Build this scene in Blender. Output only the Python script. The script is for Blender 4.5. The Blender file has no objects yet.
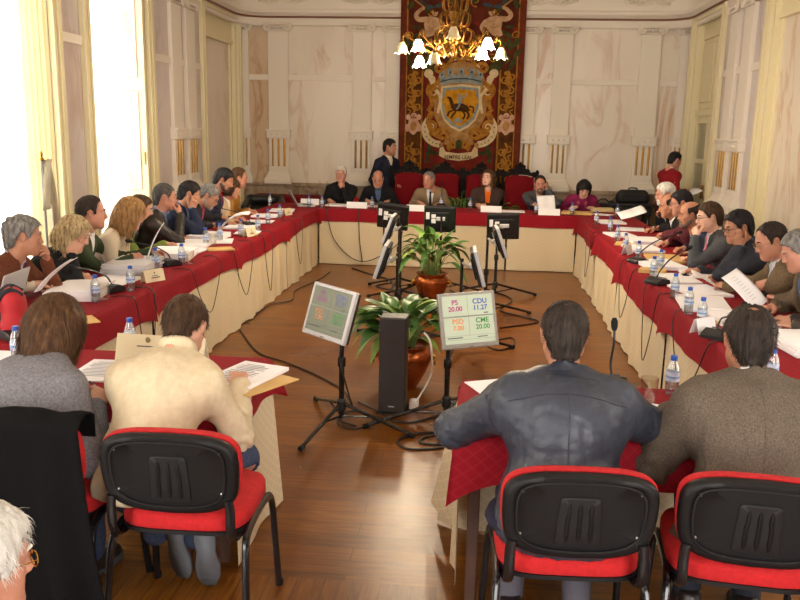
import bpy, math, random
import numpy as np
from mathutils import Vector, Matrix
random.seed(4); RNG = np.random.default_rng(7)
SC = bpy.context.scene
COL = SC.collection
PI = math.pi
def lin(c):
    o = []
    for v in c[:3]:
        v /= 255.0
        o.append(v / 12.92 if v <= .04045 else ((v + .055) / 1.055) ** 2.4)
    return tuple(o) + (1.0,)
# ------------------------------------------------------------------ materials
MATS = {}
def base(name):
    m = bpy.data.materials.new(name); m.use_nodes = True
    nt = m.node_tree; b = nt.nodes['Principled BSDF']
    return m, nt, b
def mat(name, c, rough=.6, metal=0, var=0, vscale=6, bump=0, bscale=60, stretch=None, c2=None, spec=.5, emit=None, sheen=0, coat=0):
    """plain surface: colour with optional noise variation between c and c2 and a fine bump"""
    if name in MATS: return MATS[name]
    m, nt, b = base(name); L = nt.links
    b.inputs['Base Color'].default_value = lin(c); b.inputs['Roughness'].default_value = rough
    b.inputs['Metallic'].default_value = metal; b.inputs['Specular IOR Level'].default_value = spec
    if sheen: b.inputs['Sheen Weight'].default_value = sheen
    if coat: b.inputs['Coat Weight'].default_value = coat
    tc = nt.nodes.new('ShaderNodeTexCoord'); mp = nt.nodes.new('ShaderNodeMapping')
    L.new(tc.outputs['Object'], mp.inputs['Vector'])
    if stretch: mp.inputs['Scale'].default_value = stretch
    if var or c2:
        n = nt.nodes.new('ShaderNodeTexNoise'); n.inputs['Scale'].default_value = vscale; n.inputs['Detail'].default_value = 4
        L.new(mp.outputs[0], n.inputs['Vector'])
        r = nt.nodes.new('ShaderNodeValToRGB')
        a = lin(c); d = lin(c2) if c2 else tuple(x * (1 - var) for x in a[:3]) + (1,)
        r.color_ramp.elements[0].position = .32; r.color_ramp.elements[1].position = .68
        r.color_ramp.elements[0].color = d; r.color_ramp.elements[1].color = a
        L.new(n.outputs['Fac'], r.inputs['Fac']); L.new(r.outputs['Color'], b.inputs['Base Color'])
    if bump:
        n2 = nt.nodes.new('ShaderNodeTexNoise'); n2.inputs['Scale'].default_value = bscale; n2.inputs['Detail'].default_value = 3
        L.new(mp.outputs[0], n2.inputs['Vector'])
        bp = nt.nodes.new('ShaderNodeBump'); bp.inputs['Strength'].default_value = bump; bp.inputs['Distance'].default_value = .01
        L.new(n2.outputs['Fac'], bp.inputs['Height']); L.new(bp.outputs['Normal'], b.inputs['Normal'])
    if emit:
        b.inputs['Emission Color'].default_value = lin(emit[0]); b.inputs['Emission Strength'].default_value = emit[1]
    MATS[name] = m
    return m
def node(nt, t, **kw):
    n = nt.nodes.new(t)
    for k, v in kw.items(): setattr(n, k, v)
    return n
def math_n(nt, op, a, b=None):
    n = nt.nodes.new('ShaderNodeMath'); n.operation = op
    for i, v in enumerate((a, b)):
        if v is None: continue
        if isinstance(v, (int, float)): n.inputs[i].default_value = v
        else: nt.links.new(v, n.inputs[i])
    return n.outputs[0]
def marble(name, c, vein, vein2, rough=.28, vs=1.0):
    m, nt, b = base(name); L = nt.links
    g = node(nt, 'ShaderNodeNewGeometry'); oi = node(nt, 'ShaderNodeObjectInfo')
    mp = node(nt, 'ShaderNodeMapping'); mp.inputs['Rotation'].default_value = (.5, .75, .4); mp.inputs['Scale'].default_value = (1.0, 1.0, .36)
    L.new(g.outputs['Position'], mp.inputs['Vector'])
    n1 = node(nt, 'ShaderNodeTexNoise'); n1.inputs['Scale'].default_value = 1.7 * vs; n1.inputs['Detail'].default_value = 6; n1.inputs['Distortion'].default_value = 1.4
    n2 = node(nt, 'ShaderNodeTexNoise'); n2.inputs['Scale'].default_value = 1.1 * vs; n2.inputs['Detail'].default_value = 5; n2.inputs['Distortion'].default_value = .7
    for n in (n1, n2): L.new(mp.outputs[0], n.inputs['Vector'])
    ridge = math_n(nt, 'ABSOLUTE', math_n(nt, 'SUBTRACT', n1.outputs['Fac'], .5))
    v1 = node(nt, 'ShaderNodeValToRGB'); v1.color_ramp.elements[0].position = .0; v1.color_ramp.elements[0].color = (1, 1, 1, 1)
    v1.color_ramp.elements[1].position = .05; v1.color_ramp.elements[1].color = (0, 0, 0, 1)
    L.new(ridge, v1.inputs['Fac'])
    r2 = node(nt, 'ShaderNodeValToRGB'); r2.color_ramp.elements[0].position = .38; r2.color_ramp.elements[1].position = .66
    L.new(n2.outputs['Fac'], r2.inputs['Fac'])
    mx = node(nt, 'ShaderNodeMix', data_type='RGBA'); mx.inputs['A'].default_value = lin(c); mx.inputs['B'].default_value = lin(vein2)
    L.new(math_n(nt, 'MULTIPLY', r2.outputs['Color'], .75), mx.inputs['Factor'])
    mx2 = node(nt, 'ShaderNodeMix', data_type='RGBA'); L.new(mx.outputs['Result'], mx2.inputs['A']); mx2.inputs['B'].default_value = lin(vein)
    f = math_n(nt, 'MULTIPLY', v1.outputs['Color'], math_n(nt, 'MULTIPLY', r2.outputs['Color'], .9))
    L.new(f, mx2.inputs['Factor']); L.new(mx2.outputs['Result'], b.inputs['Base Color'])
    b.inputs['Roughness'].default_value = rough
    MATS[name] = m; return m
def lattice_cloth(name, c, c2, scale=16, rough=.75, amount=.5):
    """damask cloth woven with a fine diamond lattice"""
    m, nt, b = base(name); L = nt.links
    tc = node(nt, 'ShaderNodeUVMap')
    sx = node(nt, 'ShaderNodeSeparateXYZ'); L.new(tc.outputs[0], sx.inputs[0])
    d1 = math_n(nt, 'MULTIPLY', math_n(nt, 'ADD', sx.outputs[0], sx.outputs[1]), scale)
    d2 = math_n(nt, 'MULTIPLY', math_n(nt, 'SUBTRACT', sx.outputs[0], sx.outputs[1]), scale)
    def line(d):
        return math_n(nt, 'LESS_THAN', math_n(nt, 'ABSOLUTE', math_n(nt, 'SUBTRACT', math_n(nt, 'FRACT', d), .5)), .085)
    l = math_n(nt, 'MAXIMUM', line(d1), line(d2))
    n = node(nt, 'ShaderNodeTexNoise'); n.inputs['Scale'].default_value = 3; L.new(tc.outputs[0], n.inputs['Vector'])
    mx = node(nt, 'ShaderNodeMix', data_type='RGBA'); mx.inputs['A'].default_value = lin(c); mx.inputs['B'].default_value = lin(c2)
    L.new(math_n(nt, 'MULTIPLY', l, amount), mx.inputs['Factor']); L.new(mx.outputs['Result'], b.inputs['Base Color'])
    bp = node(nt, 'ShaderNodeBump'); bp.inputs['Strength'].default_value = .15; bp.inputs['Distance'].default_value = .004
    L.new(l, bp.inputs['Height']); L.new(bp.outputs['Normal'], b.inputs['Normal'])
    b.inputs['Roughness'].default_value = rough; b.inputs['Specular IOR Level'].default_value = .2
    MATS[name] = m; return m
def parquet():
    m, nt, b = base('oak_parquet'); L = nt.links
    g = node(nt, 'ShaderNodeNewGeometry')
    sep = node(nt, 'ShaderNodeSeparateXYZ'); L.new(g.outputs['Position'], sep.inputs[0])
    near = math_n(nt, 'LESS_THAN', sep.outputs[1], 3.06)      # the nearer bay is laid lengthways
    sw = node(nt, 'ShaderNodeCombineXYZ'); L.new(sep.outputs[1], sw.inputs[0]); L.new(sep.outputs[0], sw.inputs[1])
    mxv = node(nt, 'ShaderNodeMix', data_type='VECTOR'); L.new(near, mxv.inputs['Factor']); L.new(g.outputs['Position'], mxv.inputs['A']); L.new(sw.outputs[0], mxv.inputs['B'])
    V = mxv.outputs['Result']
    br = node(nt, 'ShaderNodeTexBrick'); br.offset = .37; br.offset_frequency = 2
    br.inputs['Scale'].default_value = 1; br.inputs['Brick Width'].default_value = 1.35; br.inputs['Row Height'].default_value = .115
    br.inputs['Mortar Size'].default_value = .0022; br.inputs['Mortar Smooth'].default_value = .3; br.inputs['Bias'].default_value = 0
    br.inputs['Color1'].default_value = lin((152, 97, 22)); br.inputs['Color2'].default_value = lin((124, 74, 13)); br.inputs['Mortar'].default_value = lin((84, 46, 16))
    L.new(V, br.inputs['Vector'])
    mp = node(nt, 'ShaderNodeMapping'); mp.inputs['Scale'].default_value = (2.2, 26, 1); L.new(V, mp.inputs['Vector'])
    n = node(nt, 'ShaderNodeTexNoise'); n.inputs['Scale'].default_value = 2.2; n.inputs['Detail'].default_value = 7; n.inputs['Distortion'].default_value = .6
    L.new(mp.outputs[0], n.inputs['Vector'])
    r = node(nt, 'ShaderNodeValToRGB'); r.color_ramp.elements[0].position = .3; r.color_ramp.elements[0].color = lin((172, 128, 76)); r.color_ramp.elements[1].position = .7; r.color_ramp.elements[1].color = (1, 1, 1, 1)
    L.new(n.outputs['Fac'], r.inputs['Fac'])
    mx = node(nt, 'ShaderNodeMix', data_type='RGBA', blend_type='MULTIPLY'); mx.inputs['Factor'].default_value = .85
    L.new(br.outputs['Color'], mx.inputs['A']); L.new(r.outputs['Color'], mx.inputs['B'])
    n3 = node(nt, 'ShaderNodeTexNoise'); n3.inputs['Scale'].default_value = 1.1; n3.inputs['Detail'].default_value = 4; L.new(g.outputs['Position'], n3.inputs['Vector'])
    r3 = node(nt, 'ShaderNodeValToRGB'); r3.color_ramp.elements[0].position = .35; r3.color_ramp.elements[0].color = lin((196, 178, 160)); r3.color_ramp.elements[1].position = .62; r3.color_ramp.elements[1].color = (1, 1, 1, 1)
    L.new(n3.outputs['Fac'], r3.inputs['Fac'])
    mx2 = node(nt, 'ShaderNodeMix', data_type='RGBA', blend_type='MULTIPLY'); mx2.inputs['Factor'].default_value = .8
    L.new(mx.outputs['Result'], mx2.inputs['A']); L.new(r3.outputs['Color'], mx2.inputs['B'])
    L.new(mx2.outputs['Result'], b.inputs['Base Color'])
    rr = node(nt, 'ShaderNodeMapRange'); rr.inputs['To Min'].default_value = .2; rr.inputs['To Max'].default_value = .42
    L.new(n3.outputs['Fac'], rr.inputs['Value']); L.new(rr.outputs[0], b.inputs['Roughness'])
    bp = node(nt, 'ShaderNodeBump'); bp.inputs['Strength'].default_value = .12; bp.inputs['Distance'].default_value = .004
    L.new(n.outputs['Fac'], bp.inputs['Height']); L.new(bp.outputs['Normal'], b.inputs['Normal'])
    MATS['oak_parquet'] = m; return m
def thin_clear(name, tint=(255, 255, 255), gloss=.12, rough=.04):
    m, nt, b = base(name); L = nt.links; nt.nodes.remove(b)
    t = node(nt, 'ShaderNodeBsdfTransparent'); t.inputs[0].default_value = lin(tint)
    gl = node(nt, 'ShaderNodeBsdfGlossy'); gl.inputs['Roughness'].default_value = rough
    lw = node(nt, 'ShaderNodeLayerWeight'); lw.inputs['Blend'].default_value = .35
    mx = node(nt, 'ShaderNodeMixShader')
    f = math_n(nt, 'ADD', math_n(nt, 'MULTIPLY', lw.outputs['Facing'], .3), gloss)
    L.new(f, mx.inputs[0]); L.new(t.outputs[0], mx.inputs[1]); L.new(gl.outputs[0], mx.inputs[2])
    L.new(mx.outputs[0], nt.nodes['Material Output'].inputs['Surface'])
    MATS[name] = m; return m
def sheer(name, c, transp=.35):
    m, nt, b = base(name); L = nt.links; nt.nodes.remove(b)
    d = node(nt, 'ShaderNodeBsdfDiffuse'); d.inputs[0].default_value = lin(c)
    tl = node(nt, 'ShaderNodeBsdfTranslucent'); tl.inputs[0].default_value = lin(c)
    t = node(nt, 'ShaderNodeBsdfTransparent')
    a = node(nt, 'ShaderNodeMixShader'); a.inputs[0].default_value = .6
    L.new(d.outputs[0], a.inputs[1]); L.new(tl.outputs[0], a.inputs[2])
    z = node(nt, 'ShaderNodeMixShader'); z.inputs[0].default_value = transp
    L.new(a.outputs[0], z.inputs[1]); L.new(t.outputs[0], z.inputs[2])
    L.new(z.outputs[0], nt.nodes['Material Output'].inputs['Surface'])
    MATS[name] = m; return m
# ------------------------------------------------------------------ mesh builder
def rot(ax, ay, az): return np.array(Matrix.Rotation(az, 3, 'Z') @ Matrix.Rotation(ay, 3, 'Y') @ Matrix.Rotation(ax, 3, 'X'))
def rz(a): return rot(0, 0, a)
class MB:
    def __init__(s): s.v = []; s.f = []; s.m = []; s.uv = None; s.T = None
    def add(s, vs, fs, mi=0):
        o = len(s.v)
        if s.T is not None:
            R, t = s.T; vs = [tuple(R @ np.array(p, float) + t) for p in vs]
        s.v += [tuple(map(float, p)) for p in vs]; s.f += [tuple(i + o for i in f) for f in fs]
        s.m += [mi] * len(fs); return s
    def box(s, c, d, R=None, mi=0):
        x, y, z = d[0] / 2, d[1] / 2, d[2] / 2
        vs = [np.array(p, float) for p in ((-x, -y, -z), (x, -y, -z), (x, y, -z), (-x, y, -z), (-x, -y, z), (x, -y, z), (x, y, z), (-x, y, z))]
        if R is not None: vs = [R @ p for p in vs]
        return s.add([p + np.array(c, float) for p in vs], [(0, 3, 2, 1), (4, 5, 6, 7), (0, 1, 5, 4), (1, 2, 6, 5), (2, 3, 7, 6), (3, 0, 4, 7)], mi)
    def b2(s, lo, hi, mi=0):
        return s.box([(a + b) / 2 for a, b in zip(lo, hi)], [abs(b - a) for a, b in zip(lo, hi)], None, mi)
    def tube(s, pts, r, n=8, closed=False, mi=0, flat=None):
        pts = [np.array(p, float) for p in pts]; N = len(pts)
        rs = r if hasattr(r, '__len__') else [r] * N
        vs = []; up = None
        for i, p in enumerate(pts):
            if closed: t = pts[(i + 1) % N] - pts[i - 1]
            else: t = pts[min(i + 1, N - 1)] - pts[max(i - 1, 0)]
            t = t / (np.linalg.norm(t) + 1e-9)
            if up is None:
                up = np.array((0, 0, 1.)) if abs(t[2]) < .9 else np.array((0, 1., 0))
            a = np.cross(t, up); a /= np.linalg.norm(a) + 1e-9; up = np.cross(a, t)
            for k in range(n):
                q = 2 * PI * k / n
                vs.append(p + rs[i] * (math.cos(q) * a + math.sin(q) * up * (flat or 1)))
        fs = []
        for i in range(N if closed else N - 1):
            for k in range(n):
                a0 = i * n + k; a1 = i * n + (k + 1) % n; j = (i + 1) % N
                fs.append((a0, a1, j * n + (k + 1) % n, j * n + k))
        if not closed: fs += [tuple(range(n))[::-1], tuple(range((N - 1) * n, N * n))]
        return s.add(vs, fs, mi)
    def lathe(s, prof, n=24, c=(0, 0, 0), mi=0, R=None):
        vs = []; P = len(prof)
        for r, z in prof:
            for k in range(n):
                q = 2 * PI * k / n; p = np.array((r * math.cos(q), r * math.sin(q), z))
                if R is not None: p = R @ p
                vs.append(p + np.array(c, float))
        fs = [(i * n + k, i * n + (k + 1) % n, (i + 1) * n + (k + 1) % n, (i + 1) * n + k) for i in range(P - 1) for k in range(n)]
        if prof[0][0] > 1e-4: fs.append(tuple(range(n))[::-1])
        if prof[-1][0] > 1e-4: fs.append(tuple(range((P - 1) * n, P * n)))
        return s.add(vs, fs, mi)
    def sphere(s, c, r, n=12, mi=0, R=None):
        r = r if hasattr(r, '__len__') else (r, r, r)
        vs = []; m = n // 2 + 1
        for i in range(m + 1):
            a = -PI / 2 + PI * i / m
            for k in range(n):
                q = 2 * PI * k / n
                p = np.array((r[0] * math.cos(a) * math.cos(q), r[1] * math.cos(a) * math.sin(q), r[2] * math.sin(a)))
                if R is not None: p = R @ p
                vs.append(p + np.array(c, float))
        return s.add(vs, [(i * n + k, i * n + (k + 1) % n, (i + 1) * n + (k + 1) % n, (i + 1) * n + k) for i in range(m) for k in range(n)], mi)
    def grid(s, P, mi=0, flip=False):
        """P: 2-D list of points"""
        nu = len(P); nv = len(P[0])
        vs = [p for row in P for p in row]
        fs = []
        for i in range(nu - 1):
            for j in range(nv - 1):
                q = (i * nv + j, i * nv + j + 1, (i + 1) * nv + j + 1, (i + 1) * nv + j)
                fs.append(q[::-1] if flip else q)
        return s.add(vs, fs, mi)
    def prism(s, poly, d, fn=lambda a, b, c: (a, b, c), z0=0., mi=0):
        """2-D outline (a,b) extruded from z0 to z0+d; fn places (a,b,c) in space"""
        n = len(poly)
        vs = [fn(a, b, z0) for a, b in poly] + [fn(a, b, z0 + d) for a, b in poly]
        fs = [tuple(range(n))[::-1], tuple(range(n, 2 * n))] + [(i, (i + 1) % n, n + (i + 1) % n, n + i) for i in range(n)]
        return s.add(vs, fs, mi)
    def mesh(s, name, mats, smooth=True):
        me = bpy.data.meshes.new(name)
        me.from_pydata(s.v, [], s.f)
        for m in (mats if isinstance(mats, (list, tuple)) else [mats]): me.materials.append(m)
        me.polygons.foreach_set('material_index', s.m)
        if smooth: me.polygons.foreach_set('use_smooth', [True] * len(s.f))
        if s.uv: # per-vertex uv
            ul = me.uv_layers.new(name='UVMap'); li = np.zeros(len(me.loops), int); me.loops.foreach_get('vertex_index', li)
            ul.data.foreach_set('uv', np.array(s.uv, float)[li].ravel())
        me.update(); return me
    def build(s, name, mats, parent=None, smooth=True, bevel=0, auto=35, loc=None, rotz=0, solid=0):
        o = bpy.data.objects.new(name, s.mesh(name, mats, smooth)); COL.objects.link(o)
        if parent is not None: o.parent = parent
        if loc is not None: o.location = loc
        if rotz: o.rotation_euler[2] = rotz
        if solid:
            md = o.modifiers.new('thick', 'SOLIDIFY'); md.thickness = solid; md.offset = -1
        if bevel:
            md = o.modifiers.new('bev', 'BEVEL'); md.width = bevel; md.segments = 2; md.limit_method = 'ANGLE'; md.angle_limit = .6
        if smooth and auto: sharp(o.data, auto)
        return o
def sharp(me, deg):
    try: me.set_sharp_from_angle(angle=math.radians(deg))
    except Exception: pass
def tag(o, label, cat, group=None, kind=None):
    if label: o['label'] = label
    if cat: o['category'] = cat
    if group: o['group'] = group
    if kind: o['kind'] = kind
    return o
def thing(name, label, cat, loc=(0, 0, 0), rotz=0, group=None):
    o = bpy.data.objects.new(name, None); COL.objects.link(o); o.empty_display_size = .1
    o.location = loc; o.rotation_euler = (0, 0, rotz)
    return tag(o, label, cat, group)
def struct(o): o['kind'] = 'structure'; return o
def dup(root, loc, rotz, label, group=None, scale=None):
    r = root.copy(); COL.objects.link(r); r.location = loc; r.rotation_euler = (0, 0, rotz); r['label'] = label
    if group: r['group'] = group
    if scale: r.scale = scale
    for ch in list(root.children):
        c = ch.copy(); COL.objects.link(c); c.parent = r
        for g in list(ch.children):
            d = g.copy(); COL.objects.link(d); d.parent = c
    return r
def text_mesh(name, body, size, m, parent, loc, R=None, ext=.0006, align='CENTER'):
    cu = bpy.data.curves.new(name, 'FONT'); cu.body = body; cu.size = size; cu.align_x = align; cu.align_y = 'CENTER'; cu.extrude = ext; cu.offset = size * .022
    t = bpy.data.objects.new(name + '_tmp', cu); COL.objects.link(t)
    bpy.context.view_layer.update()
    me = bpy.data.meshes.new_from_object(t.evaluated_get(bpy.context.evaluated_depsgraph_get()))
    bpy.data.objects.remove(t); me.name = name; me.materials.clear(); me.materials.append(m)
    o = bpy.data.objects.new(name, me); COL.objects.link(o); o.parent = parent
    M = Matrix.Identity(4)
    if R is not None: M = Matrix([list(map(float, r)) for r in R]).to_4x4()
    M.translation = loc; o.matrix_local = M
    return o
def bez(p, n=12):
    """smooth (Catmull-Rom) curve through the points"""
    p = [np.array(q, float) for q in p]; p = [2 * p[0] - p[1]] + p + [2 * p[-1] - p[-2]]; out = []
    for i in range(1, len(p) - 2):
        for k in range(n):
            t = k / n
            out.append(.5 * (2 * p[i] + (p[i + 1] - p[i - 1]) * t + (2 * p[i - 1] - 5 * p[i] + 4 * p[i + 1] - p[i + 2]) * t * t + (3 * p[i] - p[i - 1] - 3 * p[i + 1] + p[i + 2]) * t ** 3))
    out.append(p[-2]); return out
# ------------------------------------------------------------------ implicit surfaces -> mesh
def nrm(v): v = np.array(v, float); return v / (np.linalg.norm(v) + 1e-9)
BIG = .1
class SDF:
    def __init__(s): s.ops = []
    def cap(s, a, b, ra, rb=None, k=.02, op='+', flat=None):
        s.ops.append(('c', np.array(a, float), np.array(b, float), ra, ra if rb is None else rb, k, op, flat)); return s
    def ell(s, c, r, R=None, k=.02, op='+'):
        r = np.array(r if hasattr(r, '__len__') else (r, r, r), float)
        s.ops.append(('e', np.array(c, float), r, R, None, k, op, None)); return s
    def fn(s, f, k=.0, op='cut'): s.ops.append(('f', f, None, None, None, k, op, None)); return s
    def bounds(s):
        lo = np.full(3, 9.); hi = np.full(3, -9.)
        for o in s.ops:
            if o[6] != '+' or o[0] == 'f': continue
            if o[0] == 'c': a = np.minimum(o[1] - o[3], o[2] - o[4]); b = np.maximum(o[1] + o[3], o[2] + o[4])
            else: m = o[2].max(); a = o[1] - m; b = o[1] + m
            lo = np.minimum(lo, a); hi = np.maximum(hi, b)
        return lo, hi
    def mesh(s, h):
        lo, hi = s.bounds(); lo = lo - 3 * h - .005; hi = hi + 3 * h + .005
        ax = [np.arange(lo[i], hi[i] + h, h, dtype=np.float32) for i in range(3)]
        F = np.full([len(a) for a in ax], BIG, np.float32)
        for o in s.ops:
            t, op, k = o[0], o[6], o[5]
            if t == 'f':
                X, Y, Z = np.meshgrid(*ax, indexing='ij', sparse=True)
                g = o[1](X, Y, Z)
                if op == 'cut': F = np.maximum(F, g)
                else: F = F + g
                F = F.astype(np.float32); continue
            mg = BIG if op == '+' else .06
            if t == 'c': a = np.minimum(o[1] - o[3], o[2] - o[4]) - mg; b = np.maximum(o[1] + o[3], o[2] + o[4]) + mg
            else: m = o[2].max(); a = o[1] - m - mg; b = o[1] + m + mg
            sl = []
            for i in range(3):
                i0 = int(np.searchsorted(ax[i], a[i])); i1 = int(np.searchsorted(ax[i], b[i])); sl.append(slice(i0, i1))
            if any(q.stop <= q.start for q in sl): continue
            X, Y, Z = np.meshgrid(*[ax[i][sl[i]] for i in range(3)], indexing='ij', sparse=True)
            if t == 'c':
                A, B = o[1], o[2]; d = B - A; L = float(d @ d) + 1e-12
                px, py, pz = X - A[0], Y - A[1], Z - A[2]
                q = np.clip((px * d[0] + py * d[1] + pz * d[2]) / L, 0, 1)
                D = np.sqrt((px - q * d[0]) ** 2 + (py - q * d[1]) ** 2 + (pz - q * d[2]) ** 2) - (o[3] + (o[4] - o[3]) * q)
            else:
                px, py, pz = X - o[1][0], Y - o[1][1], Z - o[1][2]
                if o[3] is not None:
                    R = o[3]
                    px, py, pz = R[0, 0] * px + R[1, 0] * py + R[2, 0] * pz, R[0, 1] * px + R[1, 1] * py + R[2, 1] * pz, R[0, 2] * px + R[1, 2] * py + R[2, 2] * pz
                r = o[2]
                k0 = np.sqrt((px / r[0]) ** 2 + (py / r[1]) ** 2 + (pz / r[2]) ** 2)
                k1 = np.sqrt((px / r[0] ** 2) ** 2 + (py / r[1] ** 2) ** 2 + (pz / r[2] ** 2) ** 2)
                D = k0 * (k0 - 1) / (k1 + 1e-9)
            D = np.minimum(D, BIG)
            S = F[sl[0], sl[1], sl[2]]
            if op == '+':
                hh = np.clip(.5 + .5 * (S - D) / k, 0, 1); N = S + (D - S) * hh - k * hh * (1 - hh)
            else:
                D = -D; hh = np.clip(.5 - .5 * (S - D) / k, 0, 1); N = S + (D - S) * hh + k * hh * (1 - hh)
            F[sl[0], sl[1], sl[2]] = N
        return nets(F, ax)
def nets(F, ax):
    I = F < 0
    c = np.zeros(tuple(n - 1 for n in F.shape), np.int8)
    off = [(i, j, k) for i in (0, 1) for j in (0, 1) for k in (0, 1)]
    S = F.shape
    for i, j, k in off: c += I[i:S[0] - 1 + i, j:S[1] - 1 + j, k:S[2] - 1 + k]
    act = np.argwhere((c > 0) & (c < 8))
    idx = np.full(c.shape, -1, np.int64); idx[act[:, 0], act[:, 1], act[:, 2]] = np.arange(len(act))
    P = np.zeros((len(act), 3)); W = np.zeros(len(act))
    for a in range(3):
        o1, o2 = [x for x in range(3) if x != a]
        for u in (0, 1):
            for v in (0, 1):
                d = np.zeros(3, int); d[o1] = u; d[o2] = v; e = d.copy(); e[a] = 1
                A = act + d; B = act + e
                fa = F[A[:, 0], A[:, 1], A[:, 2]]; fb = F[B[:, 0], B[:, 1], B[:, 2]]
                m = (fa < 0) != (fb < 0)
                t = np.where(m, fa / np.where(m, fa - fb, 1), 0)
                q = A.astype(float); q[:, a] += t
                P[m] += q[m]; W[m] += 1
    P /= W[:, None]
    V = np.stack([ax[i][0] + P[:, i] * (ax[i][1] - ax[i][0]) for i in range(3)], 1)
    Q = []
    for a in range(3):
        o1, o2 = (a + 1) % 3, (a + 2) % 3
        s0 = [slice(None)] * 3; s1 = [slice(None)] * 3; s0[a] = slice(0, -1); s1[a] = slice(1, None)
        m = I[tuple(s0)] != I[tuple(s1)]
        e = np.argwhere(m); 
        e = e[(e[:, o1] > 0) & (e[:, o2] > 0) & (e[:, o1] < S[o1] - 1) & (e[:, o2] < S[o2] - 1)]
        ins = I[e[:, 0], e[:, 1], e[:, 2]]
        def at(d1, d2):
            q = e.copy(); q[:, o1] -= d1; q[:, o2] -= d2; return idx[q[:, 0], q[:, 1], q[:, 2]]
        q = np.stack([at(1, 1), at(0, 1), at(0, 0), at(1, 0)], 1)
        q[~ins] = q[~ins][:, ::-1]; Q.append(q)
    Q = np.concatenate(Q); Q = Q[(Q >= 0).all(1)]
    return V, Q
def vnoise(P, f, seed=0):
    P = np.asarray(P) * f + seed * 17.3; i = np.floor(P).astype(np.int64); t = P - i; t = t * t * (3 - 2 * t)
    def hsh(a, b, c):
        n = (a * 374761393 + b * 668265263 + c * 2147483647 + seed * 144665) & 0xffffffff
        n = ((n ^ (n >> 13)) * 1274126177) & 0xffffffff
        return ((n ^ (n >> 16)) & 0xffff) / 65535.
    r = 0
    for a in (0, 1):
        for b in (0, 1):
            for c in (0, 1):
                w = (t[:, 0] if a else 1 - t[:, 0]) * (t[:, 1] if b else 1 - t[:, 1]) * (t[:, 2] if c else 1 - t[:, 2])
                r = r + w * hsh(i[:, 0] + a, i[:, 1] + b, i[:, 2] + c)
    return r
def vnormals(V, Q):
    n = np.cross(V[Q[:, 2]] - V[Q[:, 0]], V[Q[:, 3]] - V[Q[:, 1]]); N = np.zeros_like(V)
    for i in range(Q.shape[1]): np.add.at(N, Q[:, i], n)
    return N / (np.linalg.norm(N, axis=1)[:, None] + 1e-12)
def npmesh(name, V, Q, mats, mi=None):
    me = bpy.data.meshes.new(name); V = np.asarray(V, np.float32); Q = np.asarray(Q, np.int32); k = Q.shape[1]
    me.vertices.add(len(V)); me.vertices.foreach_set('co', V.ravel())
    me.loops.add(Q.size); me.loops.foreach_set('vertex_index', Q.ravel())
    me.polygons.add(len(Q)); me.polygons.foreach_set('loop_start', np.arange(0, Q.size, k, dtype=np.int32))
    try: me.polygons.foreach_set('loop_total', np.full(len(Q), k, np.int32))
    except Exception: pass
    for m in mats: me.materials.append(m)
    if mi is not None: me.polygons.foreach_set('material_index', np.asarray(mi, np.int32))
    me.polygons.foreach_set('use_smooth', np.ones(len(Q), bool))
    me.update(calc_edges=True); me.validate(); return me
def npobj(name, V, Q, mats, parent=None, mi=None):
    o = bpy.data.objects.new(name, npmesh(name, V, Q, mats if isinstance(mats, list) else [mats], mi)); COL.objects.link(o)
    if parent is not None: o.parent = parent
    return o
def uvsphere(c, r, n=10):
    b = MB(); b.sphere(c, r, n); return np.array(b.v), np.array(b.f)
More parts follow.
